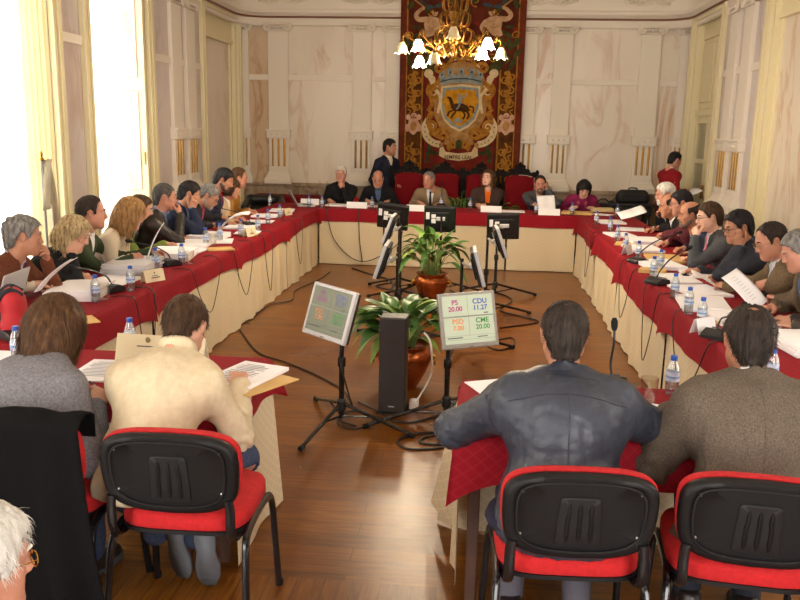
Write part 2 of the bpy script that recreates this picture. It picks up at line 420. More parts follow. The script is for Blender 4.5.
# ------------------------------------------------------------------ people
HEADS = {}
def head_mesh(h, sex, var):
    """head in its own frame: +y is forward, z up, origin between the ears"""
    key = (h, sex, var)
    if key in HEADS: return HEADS[key]
    r = np.random.default_rng(hash((sex == 'f', var)) % 1000 + 3)
    jw = {'m': 1.0, 'f': .9}[sex] + r.uniform(-.05, .06); nl = r.uniform(.9, 1.15) * (.9 if sex == 'f' else 1)
    fat = r.uniform(0, 1) * (.4 if sex == 'f' else 1)
    s = SDF()
    s.ell((0, -.012, .035), (.0755, .097, .088), k=.02)
    s.ell((0, .03, -.04), (.058 * jw + .003 * fat, .064, .078), k=.03)
    s.cap((-.014, .074, -.096), (.014, .074, -.096), .02 * jw, k=.025)
    for x in (-1, 1):
        s.cap((x * .052 * jw, .0, -.045), (x * .03 * jw, .06, -.088), .022, .018, k=.03)
        s.cap((x * .045, .058, -.018), (x * .05, .03, -.012), .017, k=.025)
        s.ell((x * .036, .058, -.055), (.018 + .006 * fat, .018, .022), k=.025)
        s.cap((x * .012, .089, .024), (x * .042, .074, .024), .0095, k=.014)
    s.cap((0, -.02, -.06), (0, -.045, -.17), .054 if sex == 'm' else .046, .058 if sex == 'm' else .05, k=.03)
    for x in (-1, 1):
        s.ell((x * .031, .098, .006), (.017, .016, .0125), k=.012, op='-')
        s.ell((x * .031, .076, .006), (.0145, .0135, .0135), k=.004)
    s.cap((0, .087, .016), (0, .102 + .004 * nl, -.026 * nl), .0078, .0108 * nl, k=.014)
    for x in (-1, 1): s.ell((x * .0105, .096, -.031 * nl), (.0085, .011, .0085), k=.008)
    s.cap((-.018, .083, -.0575), (.018, .083, -.0575), .0065, k=.006)
    s.cap((-.016, .082, -.0695), (.016, .082, -.0695), .0075, k=.006)
    s.cap((0, .089, -.0565), (0, .089, -.0565), .006, k=.006)
    for x in (-1, 1):
        R = rot(0, x * .12, -x * .38)
        s.ell((x * .079, -.008, .002), (.0085, .02, .032), R, k=.008)
        s.ell((x * .0885, -.002, .002), (.006, .0105, .02), R, k=.006, op='-')
    V, Q = s.mesh(h)
    c = V[Q].mean(1)
    mi = np.zeros(len(Q), int)
    lip = (np.abs(c[:, 0]) < .022) & (c[:, 1] > .079) & (c[:, 2] > -.077) & (c[:, 2] < -.052) & (((np.abs(c[:, 0]) / .023) ** 2 + ((c[:, 2] + .0645) / .012) ** 2) < 1)
    mi[lip] = 1
    for x in (-1, 1):
        d = c - np.array((x * .031, .076, .006)); ee = (np.abs(d[:, 0]) < .0125) & (np.abs(d[:, 2]) < .0062) & (d[:, 1] > .003)
        mi[ee] = 2
        mi[ee & (np.hypot(d[:, 0], d[:, 2]) < .0068)] = 3
    HEADS[key] = (V, Q, mi); return HEADS[key]
HANDS = {}
def hand_mesh(h, pose):
    """left hand: wrist at the origin, fingers along +y, palm facing -z, thumb on +x"""
    key = (h, pose)
    if key in HANDS: return HANDS[key]
    curl = {'flat': (8, 14, 10), 'rest': (22, 30, 20), 'hold': (52, 48, 25), 'fist': (68, 85, 50), 'pinch': (48, 40, 20), 'cup': (20, 32, 22)}[pose]
    s = SDF()
    s.cap((0, -.02, 0), (0, .01, 0), .025, .025, k=.02)
    s.ell((.002, .045, 0), (.04, .052, .0145), k=.015)
    s.cap((-.028, .075, .002), (.028, .08, .002), .0125, k=.012)
    s.ell((.024, .028, -.008), (.018, .03, .015), k=.015)
    for i, (x, L, r, sp) in enumerate([(.030, .072, .0092, .10), (.0105, .08, .0096, .02), (-.0095, .074, .0092, -.06), (-.0285, .058, .0082, -.16)]):
        p = np.array((x, .082 - (.006 if i == 3 else 0), .002)); ang = 0
        seg = [L * .46, L * .31, L * .24]; rr = [r, r * .95, r * .88, r * .74]
        if pose in ('flat', 'rest', 'cup'): k0 = 1 + .18 * (i - 1)
        else: k0 = 1 + .06 * (i - 1)
        if pose == 'pinch': k0 = (.85, 1.1, 1.35, 1.5)[i]
        if pose == 'fist' : sp *= .3
        for j in range(3):
            ang -= math.radians(curl[j] * k0)
            q = p + seg[j] * np.array((sp * math.cos(ang), math.cos(ang), math.sin(ang)))
            s.cap(p, q, rr[j], rr[j + 1], k=.0035); p = q
    # thumb leaves the side of the palm near its base
    t0 = np.array((.028, .02, -.006))
    if pose in ('flat', 'rest', 'cup'): t1 = t0 + np.array((.026, .026, -.008)); t2 = t1 + np.array((.013, .03, -.006)); t3 = t2 + np.array((.003, .024, -.004))
    else: t1 = t0 + np.array((.02, .026, -.022)); t2 = t1 + np.array((.0, .028, -.018)); t3 = t2 + np.array((-.008, .02, -.008))
    s.cap(t0, t1, .0145, .0118, k=.01); s.cap(t1, t2, .0112, .0104, k=.003); s.cap(t2, t3, .0102, .0084, k=.003)
    HANDS[key] = s.mesh(h); return HANDS[key]
def zf_interp(tab): 
    ys, zs = zip(*tab); return lambda y: np.interp(y, ys, zs)
LINES = {  # lowest height hair reaches, going from the back of the head (y<0) to the forehead
    'short': [(-.13, -.085), (-.055, -.08), (-.042, -.02), (-.03, .022), (.012, .022), (.02, -.005), (.034, .0), (.042, .03), (.058, .062), (.085, .08), (.13, .085)],
    'recede': [(-.13, -.085), (-.055, -.08), (-.042, -.02), (-.03, .022), (.012, .022), (.02, -.005), (.032, .0), (.036, .04), (.045, .085), (.06, .108), (.13, .125)],
    'ring': [(-.13, -.08), (-.05, -.075), (-.04, -.02), (-.03, .022), (.012, .022), (.02, .008), (.03, .03), (.036, .2), (.13, .2)],
    'long': [(-.16, -.4), (.018, -.4), (.03, -.06), (.045, .02), (.06, .062), (.085, .08), (.13, .084)],
    'fringe': [(-.16, -.4), (.022, -.4), (.036, -.06), (.05, .01), (.07, .035), (.13, .036)],
}
def hair_mesh(h, style, thick, vol, rough, seed, spot=0):
    s = SDF()
    line = {'short': 'short', 'curly': 'short', 'recede': 'recede', 'ring': 'ring', 'long': 'long', 'bob': 'long', 'fringe': 'fringe', 'bowl': 'fringe', 'back': 'long'}[style]
    T = thick
    s.ell((0, -.012, .035), (.0755 + T, .097 + T, .088 + T * .9), k=.02)
    s.cap((0, -.06, -.03), (0, -.06, -.06), .05 + T * .6, .045 + T * .5, k=.04)
    if style == 'curly':
        for i in range(46):
            q = nrm(RNG.normal(size=3)); q[2] = abs(q[2]) * .9 + .02 if q[1] > -.3 else q[2]
            s.ell(np.array((0, -.016, .036)) + q * np.array((.083, .1, .095)), .017, k=.008)
    if style == 'short' and vol: s.ell((0, .03, .1), (.055, .05, .03), k=.03)
    if style in ('long', 'bob', 'fringe', 'bowl', 'back'):
        low = {'long': -.17, 'bob': -.115, 'fringe': -.155, 'bowl': -.07, 'back': -.13}[style]
        for x in (-1, 1):
            s.cap((x * .072, .012, .03), (x * (.078 + vol), .012, low), .03 + T * .3, .02, k=.03)
            s.cap((x * .06, -.04, .02), (x * (.062 + vol), -.05, low), .045, .028, k=.04)
        s.ell((0, -.07, low * .45), (.078 + vol, .05 + T, abs(low) * .75), k=.04)
    f = zf_interp(LINES[line])
    bald = style == 'ring'
    def cut(X, Y, Z):
        z = f(Y).astype(np.float32)
        return (z + .004 * np.sin(X * 210 + seed) + .003 * np.sin(X * 460 + Y * 300) - Z) * .8 + 0 * X
    s.fn(cut)
    if bald: s.fn(lambda X, Y, Z: (Z - .075 - .25 * np.minimum(Y, 0.02) * -1) * .8 + 0 * X + 0 * Y)
    if line in ('long', 'fringe'):   # keep the face free
        s.ell((0, .1, -.075), (.064, .085, .13), k=.006, op='-')
    else: # ears free
        for x in (-1, 1): s.ell((x * .085, -.006, -.002), (.022, .024, .036), k=.004, op='-')
    if spot: s.ell((0, -.055, .135), (spot, spot * 1.1, .03), k=.006, op='-')
    V, Q = s.mesh(h)
    N = vnormals(V, Q)
    az = np.arctan2(V[:, 0], -(V[:, 1] + .02)); P = np.stack([az * (22 if rough < 1 else 14), V[:, 2] * 14, V[:, 1] * 12], 1)
    V = V + N * (((vnoise(P, 1.0, seed) - .5) * .009 * rough + (vnoise(P, 2.3, seed + 1) - .5) * .005 * rough))[:, None]
    return V, Q
def strands(V, Q, n, length, r, seed, down=.6, spread=.25, clip=None, top=None):
    """individual locks lying over the hair volume"""
    rg = np.random.default_rng(seed); N = vnormals(V, Q); b = MB()
    idx = rg.integers(0, len(V), n); vs = []; fs = []
    for i in idx:
        p = V[i].copy(); nr = N[i]
        if nr[2] < -.3 or (clip is not None and not clip(p)): continue
        whorl = np.array((0, -.045, .115)); away = p - whorl; away[2] *= .3
        d = nrm(away) + np.array((0, 0, -down)) + rg.normal(size=3) * spread
        d = d - nr * (d @ nr) * .9; d = nrm(d + nr * .12)
        L = length * rg.uniform(.5, 1.2); k = 4; side = nrm(np.cross(d, nr)); o = len(vs); q = p - nr * .003
        for j in range(k + 1):
            t = j / k; w = r * (1 - t * .85)
            vs += [q + side * w, q + nr * w * .8, q - side * w]
            d = nrm(d + np.array((0, 0, -.10)) - .22 * nr * (1 if j else 0) * (length * 10) + rg.normal(size=3) * spread * .2); q = q + d * L / k
        for j in range(k):
            a = o + j * 3; fs += [(a, a + 1, a + 4, a + 3), (a + 1, a + 2, a + 5, a + 4)]
    return np.array(vs), np.array(fs)
SHOE = {}
def shoe_mesh():
    if 's' not in SHOE:
        s = SDF(); s.cap((0, -.07, .045), (0, .06, .04), .042, .038, k=.03); s.cap((0, .06, .035), (0, .16, .028), .045, .032, k=.03)
        s.cap((0, -.05, .06), (0, -.04, .12), .042, .04, k=.03)
        s.fn(lambda X, Y, Z: np.maximum(.012 - Z, Z - .125) + 0 * X + 0 * Y)
        V, Q = s.mesh(.011)
        b = MB(); oc = [(.032, -.1), (.042, -.04), (.036, .02), (.049, .09), (.045, .15), (.024, .192), (-.024, .192), (-.045, .15), (-.049, .09), (-.036, .02), (-.042, -.04), (-.032, -.1)]
        b.prism(oc, .02, lambda a, c, z: (a, c, z))
        SHOE['s'] = npmesh('shoe', V, Q, [MATS['shoe_leather']]); SHOE['sole'] = b.mesh('sole', MATS['sole_rubber'])
    return SHOE['s'], SHOE['sole']
def ik(S, W, l1, l2, pole):
    d = W - S; L = np.linalg.norm(d); mx = (l1 + l2) * .995
    if L > mx: W = S + d / L * mx; d = W - S; L = mx
    u = d / L; a = (l1 * l1 - l2 * l2 + L * L) / (2 * L); h = math.sqrt(max(l1 * l1 - a * a, 0))
    p = np.array(pole, float); p = nrm(p - u * (p @ u))
    return S + u * a + p * h, W
DBG = []
def person(label, head, face, lean=16, twist=0, hy=0, hp=-12, hr=0, sex='m', g=1., sh=.178, hair=None, skin='skin', top=None, legs='trouser_dark',
           hands=None, glasses=None, beard=None, var=0, res='mid', stand=False, zpel=None, seat_back=0, group=None, sitz=.55, extra=None, scale=None, legpose=None, shd=.095, shoes=True):
    """head: world position of the middle of the head; face: world heading in degrees (0 = +y, 90 = -x)"""
    hh, hb, hn = {'near': (.004, .012, .0038), 'mid': (.0055, .014, .005), 'far': (.0075, .017, .0065)}[res]
    a = math.radians(lean); d1 = np.array((0, math.sin(.5 * a), math.cos(.5 * a))); d2 = np.array((0, math.sin(1.3 * a), math.cos(1.3 * a)))
    f2 = np.array((0, d2[2], -d2[1])); tw = rz(math.radians(twist)); rt = tw @ np.array((1., 0, 0)); f2 = tw @ f2
    nd = nrm(np.array((0, math.sin(a * .9 + .2), math.cos(a * .9 + .2))))
    HR = rz(math.radians(hy)) @ rot(math.radians(hp), math.radians(hr), 0)
    Pz = .93 if stand else sitz; rel = .2 * d1 + .31 * d2 + .07 * nd + HR @ np.array((0, .022, .085)); sc = scale or .97
    if not stand:
        for _ in range(14):    # bend further forward until the hips rest on the seat
            if head[2] / sc - rel[2] >= .565: break
            lean += 2; a = math.radians(lean); d1 = np.array((0, math.sin(.5 * a), math.cos(.5 * a))); d2 = np.array((0, math.sin(1.3 * a), math.cos(1.3 * a))); f2 = tw @ np.array((0, d2[2], -d2[1]))
            nd = nrm(np.array((0, math.sin(a * .9 + .2), math.cos(a * .9 + .2)))); rel = .2 * d1 + .31 * d2 + .07 * nd + HR @ np.array((0, .022, .085))
        Pz = min(.63, max(.56, head[2] / sc - rel[2]))
    if not scale: sc = min(1.08, max(.9, head[2] / (Pz + rel[2])))
    P = np.array((0, 0, Pz)); W = P + .2 * d1; C = W + .14 * d2; N = W + .31 * d2
    S = {'R': N - shd * d2 + rt * sh, 'L': N - shd * d2 - rt * sh}
    piv = N + .07 * nd; HC = piv + HR @ np.array((0, .022, .085))
    Rw = rz(math.radians(face)); root = np.array(head, float) - Rw @ (HC * sc); zoff = 0.
    loc = (root[0], root[1], 0)
    o = thing('person', label, 'person', loc, math.radians(face), group)
    def w2l(p): return (Rw.T @ (np.array(p, float) - np.array(loc))) / sc
    # hands
    hd = dict(L='desk', R='desk'); hd.update(hands or {})
    E = {}; H = {}; HF = {}; hpose = {}
    for k, sx in (('L', -1), ('R', 1)):
        q = hd[k]; q = q if isinstance(q, dict) else {'at': q}
        at = q['at']; pole = np.array((sx * .55, -.3, -1)); hdir = None; palm = None; pose = q.get('pose')
        if isinstance(at, str):
            if at == 'desk': t = np.array((sx * .14, .0, .785 / sc)); t[1] = max(S[k][1] + .12, .36); pose = pose or 'rest'
            elif at == 'chin': t = HC + HR @ np.array((sx * .012, .085, -.135)); hdir = HR @ np.array((-sx * .35, -.1, .9)); palm = HR @ np.array((-sx * .45, -.9, .1)); pose = pose or 'fist'; pole = np.array((sx * .25, .2, -1))
            elif at == 'mouth': t = HC + HR @ np.array((sx * .02, .135, -.085)); hdir = HR @ np.array((-sx * .55, -.12, .8)); palm = HR @ np.array((-sx * .4, -1., .0)); pose = pose or 'hold'; pole = np.array((sx * .3, .2, -1))
            elif at == 'cheek': t = HC + HR @ np.array((sx * .083, .062, -.055)); hdir = HR @ np.array((-sx * .12, .05, 1)); palm = HR @ np.array((-sx * 1, -.35, 0)); pose = pose or 'cup'; pole = np.array((sx * .3, .3, -1))
            elif at == 'temple': t = HC + HR @ np.array((sx * .095, .05, -.01)); hdir = HR @ np.array((-sx * .2, .1, 1)); palm = HR @ np.array((-sx * 1, -.2, 0)); pose = pose or 'hold'; pole = np.array((sx * .6, .2, -.8))
            elif at == 'side': t = S[k] + np.array((sx * .05, .06, -.56)); hdir = np.array((0, .1, -1)); palm = np.array((-sx, 0, 0)); pose = pose or 'rest'; pole = np.array((sx * .3, -1, 0))
        else: t = w2l(at)
        if q.get('dir') is not None: hdir = Rw.T @ np.array(q['dir'], float)
        if q.get('palm') is not None: palm = Rw.T @ np.array(q['palm'], float)
        if q.get('pole') is not None: pole = np.array(q['pole'], float)
        pose = pose or 'rest'
        if hdir is None:
            hdir = t - S[k]; hdir[2] = -.02 if t[2] < S[k][2] - .1 else .1; hdir = nrm(hdir) + np.array((-sx * .3, 0, 0))
        hdir = nrm(hdir)
        if palm is None: palm = np.array((0, 0, -1.)) if pose in ('flat', 'rest') else np.array((-sx * .6, .1, -.75))
        palm = nrm(palm - hdir * (palm @ hdir))
        Wr = t - hdir * .075
        E[k], Wn = ik(S[k], Wr, .29, .255, pole)
        H[k] = Wn; zz = -palm; xx = np.cross(hdir, zz); HF[k] = np.stack([xx, hdir, zz], 1); hpose[k] = pose
    # legs
    K, A = {}, {}
    for k, sx in (('L', -1), ('R', 1)):
        if stand: K[k] = np.array((sx * .1, .03, .5)); A[k] = np.array((sx * .1, -.01, .1))
        else: K[k] = np.array((sx * .12, .43, Pz - .04)); A[k] = np.array((sx * .11, .38, .1))
        if legpose and k in legpose: K[k], A[k] = [np.array(p, float) for p in legpose[k]]
    hipx = .09
    # ---- continuous body
    s = SDF(); t = -.016
    s.ell(P, (.145 * g, .11 * g, .12), k=.05); s.ell((P + W) / 2 + f2 * .01, (.13 * g, .1 * g, .15), k=.05)
    s.ell(C, (.15 * g, .1 * g, .19), rot(-1.3 * a, 0, 0), k=.05)
    s.cap(S['L'], S['R'], .045, k=.05); s.cap(N - .03 * d2, N + .09 * nd, .054 if sex == 'm' else .046, .05 if sex == 'm' else .042, k=.035)
    for k in 'LR':
        sx = -1 if k == 'L' else 1
        s.cap(S[k], E[k], .047, .037, k=.03); s.cap(E[k], H[k], .036, .026, k=.012)
        s.cap(P + np.array((sx * hipx, 0, -.02)), K[k], .072, .052, k=.03); s.cap(K[k], A[k], .05, .036, k=.015)
    BV, BQ = s.mesh(.018)
    hv, hq, hm = head_mesh(hh, sex, var)
    parts_v = [BV, hv @ HR.T + HC]; parts_q = [BQ, hq + len(BV)]; mi = [np.zeros(len(BQ), int), hm]
    off = len(BV) + len(hv)
    for k in 'LR':
        v, q = hand_mesh(hn, hpose[k])
        if k == 'R': v = v * np.array((-1, 1, 1)); q = q[:, ::-1]
        parts_v.append(v @ HF[k].T + H[k]); parts_q.append(q + off); mi.append(np.zeros(len(q), int)); off += len(v)
    SK = [MATS[skin], MATS['lip'], MATS['eye_white'], MATS['iris']]
    npobj('body', np.concatenate(parts_v) * sc, np.concatenate(parts_q), SK, o, np.concatenate(mi))
    # ---- upper garment
    T = dict(mat='suit_dark', kind='jacket', shirt='shirt_white', tie=None, collar=True, puff=0, len=0., wr=1.); T.update(top or {})
    j = T['kind'] in ('jacket', 'coat'); t = (.008 if j else .0) + T['puff']
    RC = tw @ rot(-1.3 * a, 0, 0)
    def torso(s, t, arms=True):
        s.ell(P + np.array((0, -.005, -.01)), (.17 * g + t, .125 * g + t, .13), k=.06)
        s.ell((P + W) / 2 + f2 * .015, (.155 * g + t, .125 * g + t, .17), k=.06)
        s.ell(C + f2 * .005, (.172 * (.5 + .5 * g) + t, .118 * g + t, .2), RC, k=.06)
        if sex == 'f':
            for x in (-1, 1): s.ell(C + rt * x * .075 + f2 * .085 - d2 * .02, .06, k=.05)
        s.cap(S['L'] - d2 * .01 + rt * .03, S['R'] - d2 * .01 - rt * .03, .058 + t, k=.05)
        for x in (-1, 1): s.cap(N - d2 * .01 + rt * x * .045 - f2 * .005, S['R' if x > 0 else 'L'] - rt * x * .02 + d2 * .012, .036 + t, .04 + t, k=.05)
        if arms:
            for k in 'LR':
                cu = H[k] + (E[k] - H[k]) * (.06 if T.get('sleeve') is None else T['sleeve'])
                s.cap(S[k], E[k], .054 + t, .048 + t, k=.065); s.cap(E[k], cu, .047 + t, .036 + t * 1.2, k=.015)
    s = SDF(); torso(s, t)
    if T['len']: s.ell(P + np.array((0, .03, -.06)), (.20 * g + t, .10 * g + t, .11), k=.05)
    neck_a = N + nd * .02 + f2 * .005
    s.cap(neck_a - nd * .0, N + .12 * nd, .058, .062, k=.012, op='-')
    if j:
        # open front showing the shirt, with lapels folded back beside it
        va = N + f2 * .085 - d2 * .0; vb = C + f2 * (.135 * g + t) - d2 * (.05 if not T.get('deep') else .14)
        s.cap(va, vb, .05, .012, k=.01, op='-'); s.cap(va + f2 * .06, vb + f2 * .06, .062, .03, k=.01, op='-')
        for x in (-1, 1):
            s.cap(N + rt * x * .058 - f2 * .01 + nd * .012, N + rt * x * .062 + f2 * .055 - d2 * .02, .013, .014, k=.006)
            s.cap(N + rt * x * .062 + f2 * .055 - d2 * .02, vb + rt * x * .022 - f2 * .004, .017, .012, k=.006)
        s.cap(N + rt * -.062 - f2 * .01 + nd * .022, N - f2 * .066 + nd * .034, .015, k=.01); s.cap(N + rt * .062 - f2 * .01 + nd * .022, N - f2 * .066 + nd * .034, .015, k=.01)
    elif T['kind'] == 'vneck':
        s.cap(N + f2 * .08, C + f2 * (.125 * g) + d2 * .03, .045, .01, k=.01, op='-')
    if T.get('rib'):
        for i in range(12):
            q0, q1 = 2 * PI * i / 12, 2 * PI * (i + 1) / 12
            s.cap(N + nd * (.02 + T.get('cz', 0) * .8) + (rt * math.cos(q0) + f2 * math.sin(q0)) * .062, N + nd * (.02 + T.get('cz', 0) * .8) + (rt * math.cos(q1) + f2 * math.sin(q1)) * .062, .02, k=.012)
    if not stand and not T['len']: s.fn(lambda X, Y, Z: (.507 / sc - Z) + 0 * X + 0 * Y)
    V, Q = s.mesh(hb); Nn = vnormals(V, Q)
    w = T['wr']
    fold = (vnoise(V * np.array((1, 1, .55)), 9, var) - .5) * .016 * w + (vnoise(V * np.array((1.2, 1.2, .7)), 21, var + 2) - .5) * .008 * w
    if T.get('crease'): fold -= (1 - np.abs(2 * vnoise(V * np.array((1, 1, .6)), 15, var + 9) - 1)) ** 7 * .008 * T['crease'] + (1 - np.abs(2 * vnoise(V * np.array((.7, .7, 1.3)), 27, var + 13) - 1)) ** 7 * .006 * T['crease']
    for k in 'LR':   # bunching at the elbows
        d = np.linalg.norm(V - E[k], axis=1); ax_ = nrm(H[k] - E[k]); fold += np.exp(-(d / .1) ** 2) * .006 * w * np.sin((V - E[k]) @ ax_ * 170 + vnoise(V, 14, 3) * 5)
    V = V + Nn * fold[:, None]
    gname = {'jacket': 'jacket', 'coat': 'coat', 'sweater': 'sweater', 'vneck': 'sweater', 'blouse': 'blouse'}[T['kind']]
    go = npobj(gname, V * sc, Q, [MATS[T['mat']]], o)
    if j or T['kind'] == 'vneck' or (T['collar'] and T['kind'] == 'sweater'):
        s = SDF(); torso(s, -.012, arms=False)
        if T['collar']:
            for i in range(14):
                q0, q1 = 2 * PI * i / 14, 2 * PI * (i + 1) / 14
                pt = lambda q: N + nd * (.024 + T.get('cz', 0) - .012 * math.sin(q)) + (rt * math.cos(q) + f2 * math.sin(q)) * np.array(.058)
                s.cap(pt(q0), pt(q1), .012, k=.006)
            for x in (-1, 1): s.cap(N + f2 * .062 + nd * .012 + rt * x * .008, N + f2 * .075 - d2 * .035 + rt * x * .035, .01, .007, k=.005)
        s.cap(N + nd * .05, N + .13 * nd, .052, .056, k=.008, op='-')
        for k in 'LR':
            if T.get('cuffs', j): s.cap(H[k] + (E[k] - H[k]) * .11, H[k] + (E[k] - H[k]) * .015, .036, .033, k=.005)
        v, q = s.mesh(hb * .8); npobj('shirt', v * sc, q, [MATS[T['shirt']]], o)
        if T['tie']:
            s = SDF(); p0 = N + f2 * .072 - d2 * .005; ft = .118 * g - .012
            s.cap(p0, p0 - d2 * .03 + f2 * .008, .017, .012, k=.004)
            pts = [p0 - d2 * .03 + f2 * .006, C + f2 * (ft + .012) + d2 * .06, C + f2 * (ft + .016) - d2 * .05, (P + W) / 2 + f2 * (.142 * g)]
            for i in range(3): s.cap(pts[i], pts[i + 1], .012 + .006 * i, .018 + .004 * i, k=.006)
            v, q = s.mesh(.006); npobj('tie', v * sc, q, [MATS[T['tie']]], o)
    # ---- trousers, shoes
    s = SDF()
    s.ell(P + np.array((0, -.01, -.02)), (.165 * g, .125 * g, .105), k=.05)
    for k in 'LR':
        sx = -1 if k == 'L' else 1
        s.cap(P + np.array((sx * hipx, 0, -.03)), K[k], .088 * (.6 + .4 * g), .066, k=.04); s.cap(K[k], A[k] + np.array((0, 0, .01)), .066, .055, k=.02)
    if not stand: s.fn(lambda X, Y, Z: np.where((Y < .36) & (Z > .40), .505 / sc - Z, -.2).astype(np.float32) + 0 * X)
    v, q = s.mesh(.016); n = vnormals(v, q); v = v + n * ((vnoise(v, 13, var + 5) - .5) * .012)[:, None]
    npobj('trousers', v * sc, q, [MATS[legs]], o)
    if shoes:
        sm, so_ = shoe_mesh()
        for k in 'LR':
            sx = -1 if k == 'L' else 1
            b = bpy.data.objects.new('shoe', sm); COL.objects.link(b); b.parent = o
            b.location = (A[k] * sc)[0], (A[k] * sc)[1], 0; b.rotation_euler = (0, 0, -sx * .12)
            b2 = bpy.data.objects.new('sole', so_); COL.objects.link(b2); b2.parent = b
    # ---- hair
    if hair:
        hs = dict(style='short', col='hair_dark', thick=.011, vol=0, rough=1., n=0, len=.035); hs.update(hair)
        v, q = hair_mesh(hh * 1.15, hs['style'], hs['thick'], hs['vol'], hs['rough'], var + 3, hs.get('spot', 0))
        vv, qq = [v], [q]; oo = len(v)
        if hs['n']:
            sv, sq = strands(v, q, hs['n'], hs['len'], hs.get('r', .0016), var + 11, hs.get('down', .6), hs.get('spread', .25), (lambda p: math.hypot(p[0], p[1] + .055) > hs['spot'] * 1.15 or p[2] < .09) if hs.get('spot') else None); vv.append(sv); qq.append(sq + oo); oo += len(sv)
        HT = lambda x: (x @ HR.T + HC) * sc
        npobj('hair', HT(np.concatenate(vv)), np.concatenate(qq), [MATS[hs['col']]], o)
        s = SDF()
        for x in (-1, 1): s.cap((x * .015, .0955, .0285), (x * .03, .0925, .0325), .0042, .0045, k=.004); s.cap((x * .03, .0925, .0325), (x * .046, .078, .028), .0045, .003, k=.004)
        v, q = s.mesh(max(.0034, hh * .7)); npobj('eyebrows', HT(v), q, [MATS[hs.get('brow', hs['col'])]], o)
        if beard:
            s = SDF(); T_ = .003
            s.ell((0, .03 + .004, -.05), (.058 + T_, .066 + T_, .07), k=.02); s.cap((-.014, .076, -.098), (.014, .076, -.098), .022, k=.02)
            for x in (-1, 1): s.cap((x * .054, .0, -.045), (x * .03, .062, -.088), .025, .022, k=.02); s.cap((x * .004, .099, -.047), (x * .03, .082, -.064), .008, .007, k=.006)
            s.fn(lambda X, Y, Z: np.where((Y > .08) & (Z > -.05) , 1, -1) * .0 + (Z - np.interp(Y, [-.02, .02, .05, .07, .085, .11], [-.02, -.03, -.052, -.056, -.046, -.042]).astype(np.float32)) + 0 * X)
            s.fn(lambda X, Y, Z: (-.015 - Y) + 0 * X + 0 * Z)
            s.ell((0, .1, -.066), (.023, .03, .0105), k=.004, op='-')
            v, q = s.mesh(hh); n = vnormals(v, q); v = v + n * ((vnoise(v, 160, 2) - .5) * .005)[:, None]
            npobj('beard', HT(v), q, [MATS[beard]], o)
    elif beard is None: pass
    if glasses:
        b = MB(); R0 = .021
        for x in (-1, 1):
            b.tube([(x * .032 + R0 * 1.12 * math.cos(q), .104 - abs(math.cos(q)) * .002, .002 + R0 * .78 * math.sin(q)) for q in np.linspace(0, 2 * PI, 15)[:-1]], .0016, 5, closed=True)
            b.tube([(x * .054, .1, .008), (x * .07, .07, .01), (x * .082, .0, .012), (x * .083, -.02, .0)], .0017, 5)
        b.tube([(-.011, .105, .006), (0, .108, .008), (.011, .105, .006)], .0016, 5)
        b.v = [tuple((HR @ np.array(p) + HC) * sc) for p in b.v]; b.build('glasses', MATS[glasses], o)
    info = dict(o=o, N=N, C=C, P=P, W=W, HC=HC, HR=HR, sc=sc, Rw=Rw, loc=np.array(loc), H=H, HF=HF, E=E, K=K, A=A, rt=rt, f2=f2, d2=d2, S=S, nd=nd)
    DBG.append((label[:30], round(lean), np.round(Pz, 2), np.round(sc, 2), np.round(loc, 2)))
    info['hand'] = {k: Rw @ ((H[k] + HF[k] @ np.array((0, .085, -.02))) * sc) + np.array(loc) for k in 'LR'}
    return info
mat('skin', (204, 152, 126), .5, var=.08, vscale=14); mat('skin_tan', (178, 124, 96), .5, var=.1, vscale=14); mat('skin_pale', (226, 176, 152), .5, var=.08, vscale=14); mat('skin_ruddy', (196, 138, 114), .5, var=.12, vscale=14)
mat('lip', (186, 118, 104), .5); mat('eye_white', (176, 158, 148), .3); mat('iris', (40, 26, 20), .2)
mat('shoe_leather', (34, 26, 24), .35, bump=.1); mat('sole_rubber', (60, 62, 66), .8)
HS = (1, 1, .25); mat('beard_grey', (158, 146, 138), .7, bump=.4, bscale=300); mat('beard_dark', (78, 60, 50), .7, bump=.4, bscale=300); mat('beard_pepper', (112, 94, 82), .7, bump=.4, bscale=300)
for n, c, c2 in [('hair_dark', (30, 24, 22), (52, 42, 36)), ('hair_brown', (46, 33, 24), (82, 58, 38)), ('hair_auburn', (60, 40, 26), (98, 68, 42)), ('hair_grey', (140, 136, 132), (82, 78, 76)),
                 ('hair_salt', (96, 92, 88), (44, 40, 38)), ('hair_white', (226, 224, 218), (176, 172, 164)), ('hair_blonde', (206, 184, 138), (112, 88, 60)), ('hair_lightbrown', (184, 144, 92), (118, 82, 48)), ('hair_peppery', (60, 50, 43), (30, 25, 22)), ('hair_black', (22, 20, 22), (40, 36, 38))]:
    mat(n, c, .55, c2=c2, vscale=60, bump=.25, bscale=150, stretch=HS, spec=.2)
def cloth(n, c, rough=.85, c2=None, vs=90, bump=.25, bs=220, **k): mat(n, c, rough, c2=c2, vscale=vs, bump=bump, bscale=bs, spec=.25, **k)
cloth('suit_dark', (34, 34, 40)); cloth('suit_black', (24, 24, 27)); cloth('suit_navy', (36, 42, 66)); cloth('suit_grey', (84, 86, 90), c2=(70, 72, 76)); cloth('suit_tan', (150, 128, 98), c2=(132, 110, 84))
cloth('suit_brown', (112, 62, 40), c2=(92, 48, 30)); cloth('jacket_olive', (116, 98, 74), c2=(98, 82, 62)); cloth('jacket_taupe', (104, 88, 70), c2=(88, 74, 58)); cloth('jacket_charcoal', (58, 60, 68), c2=(46, 48, 56))
cloth('tweed', (108, 96, 84), c2=(78, 69, 60), vs=170); cloth('knit_grey', (130, 128, 132), c2=(100, 98, 104), vs=120, bump=.5); cloth('knit_cream', (212, 196, 166), c2=(202, 184, 152), vs=40, bump=.3)
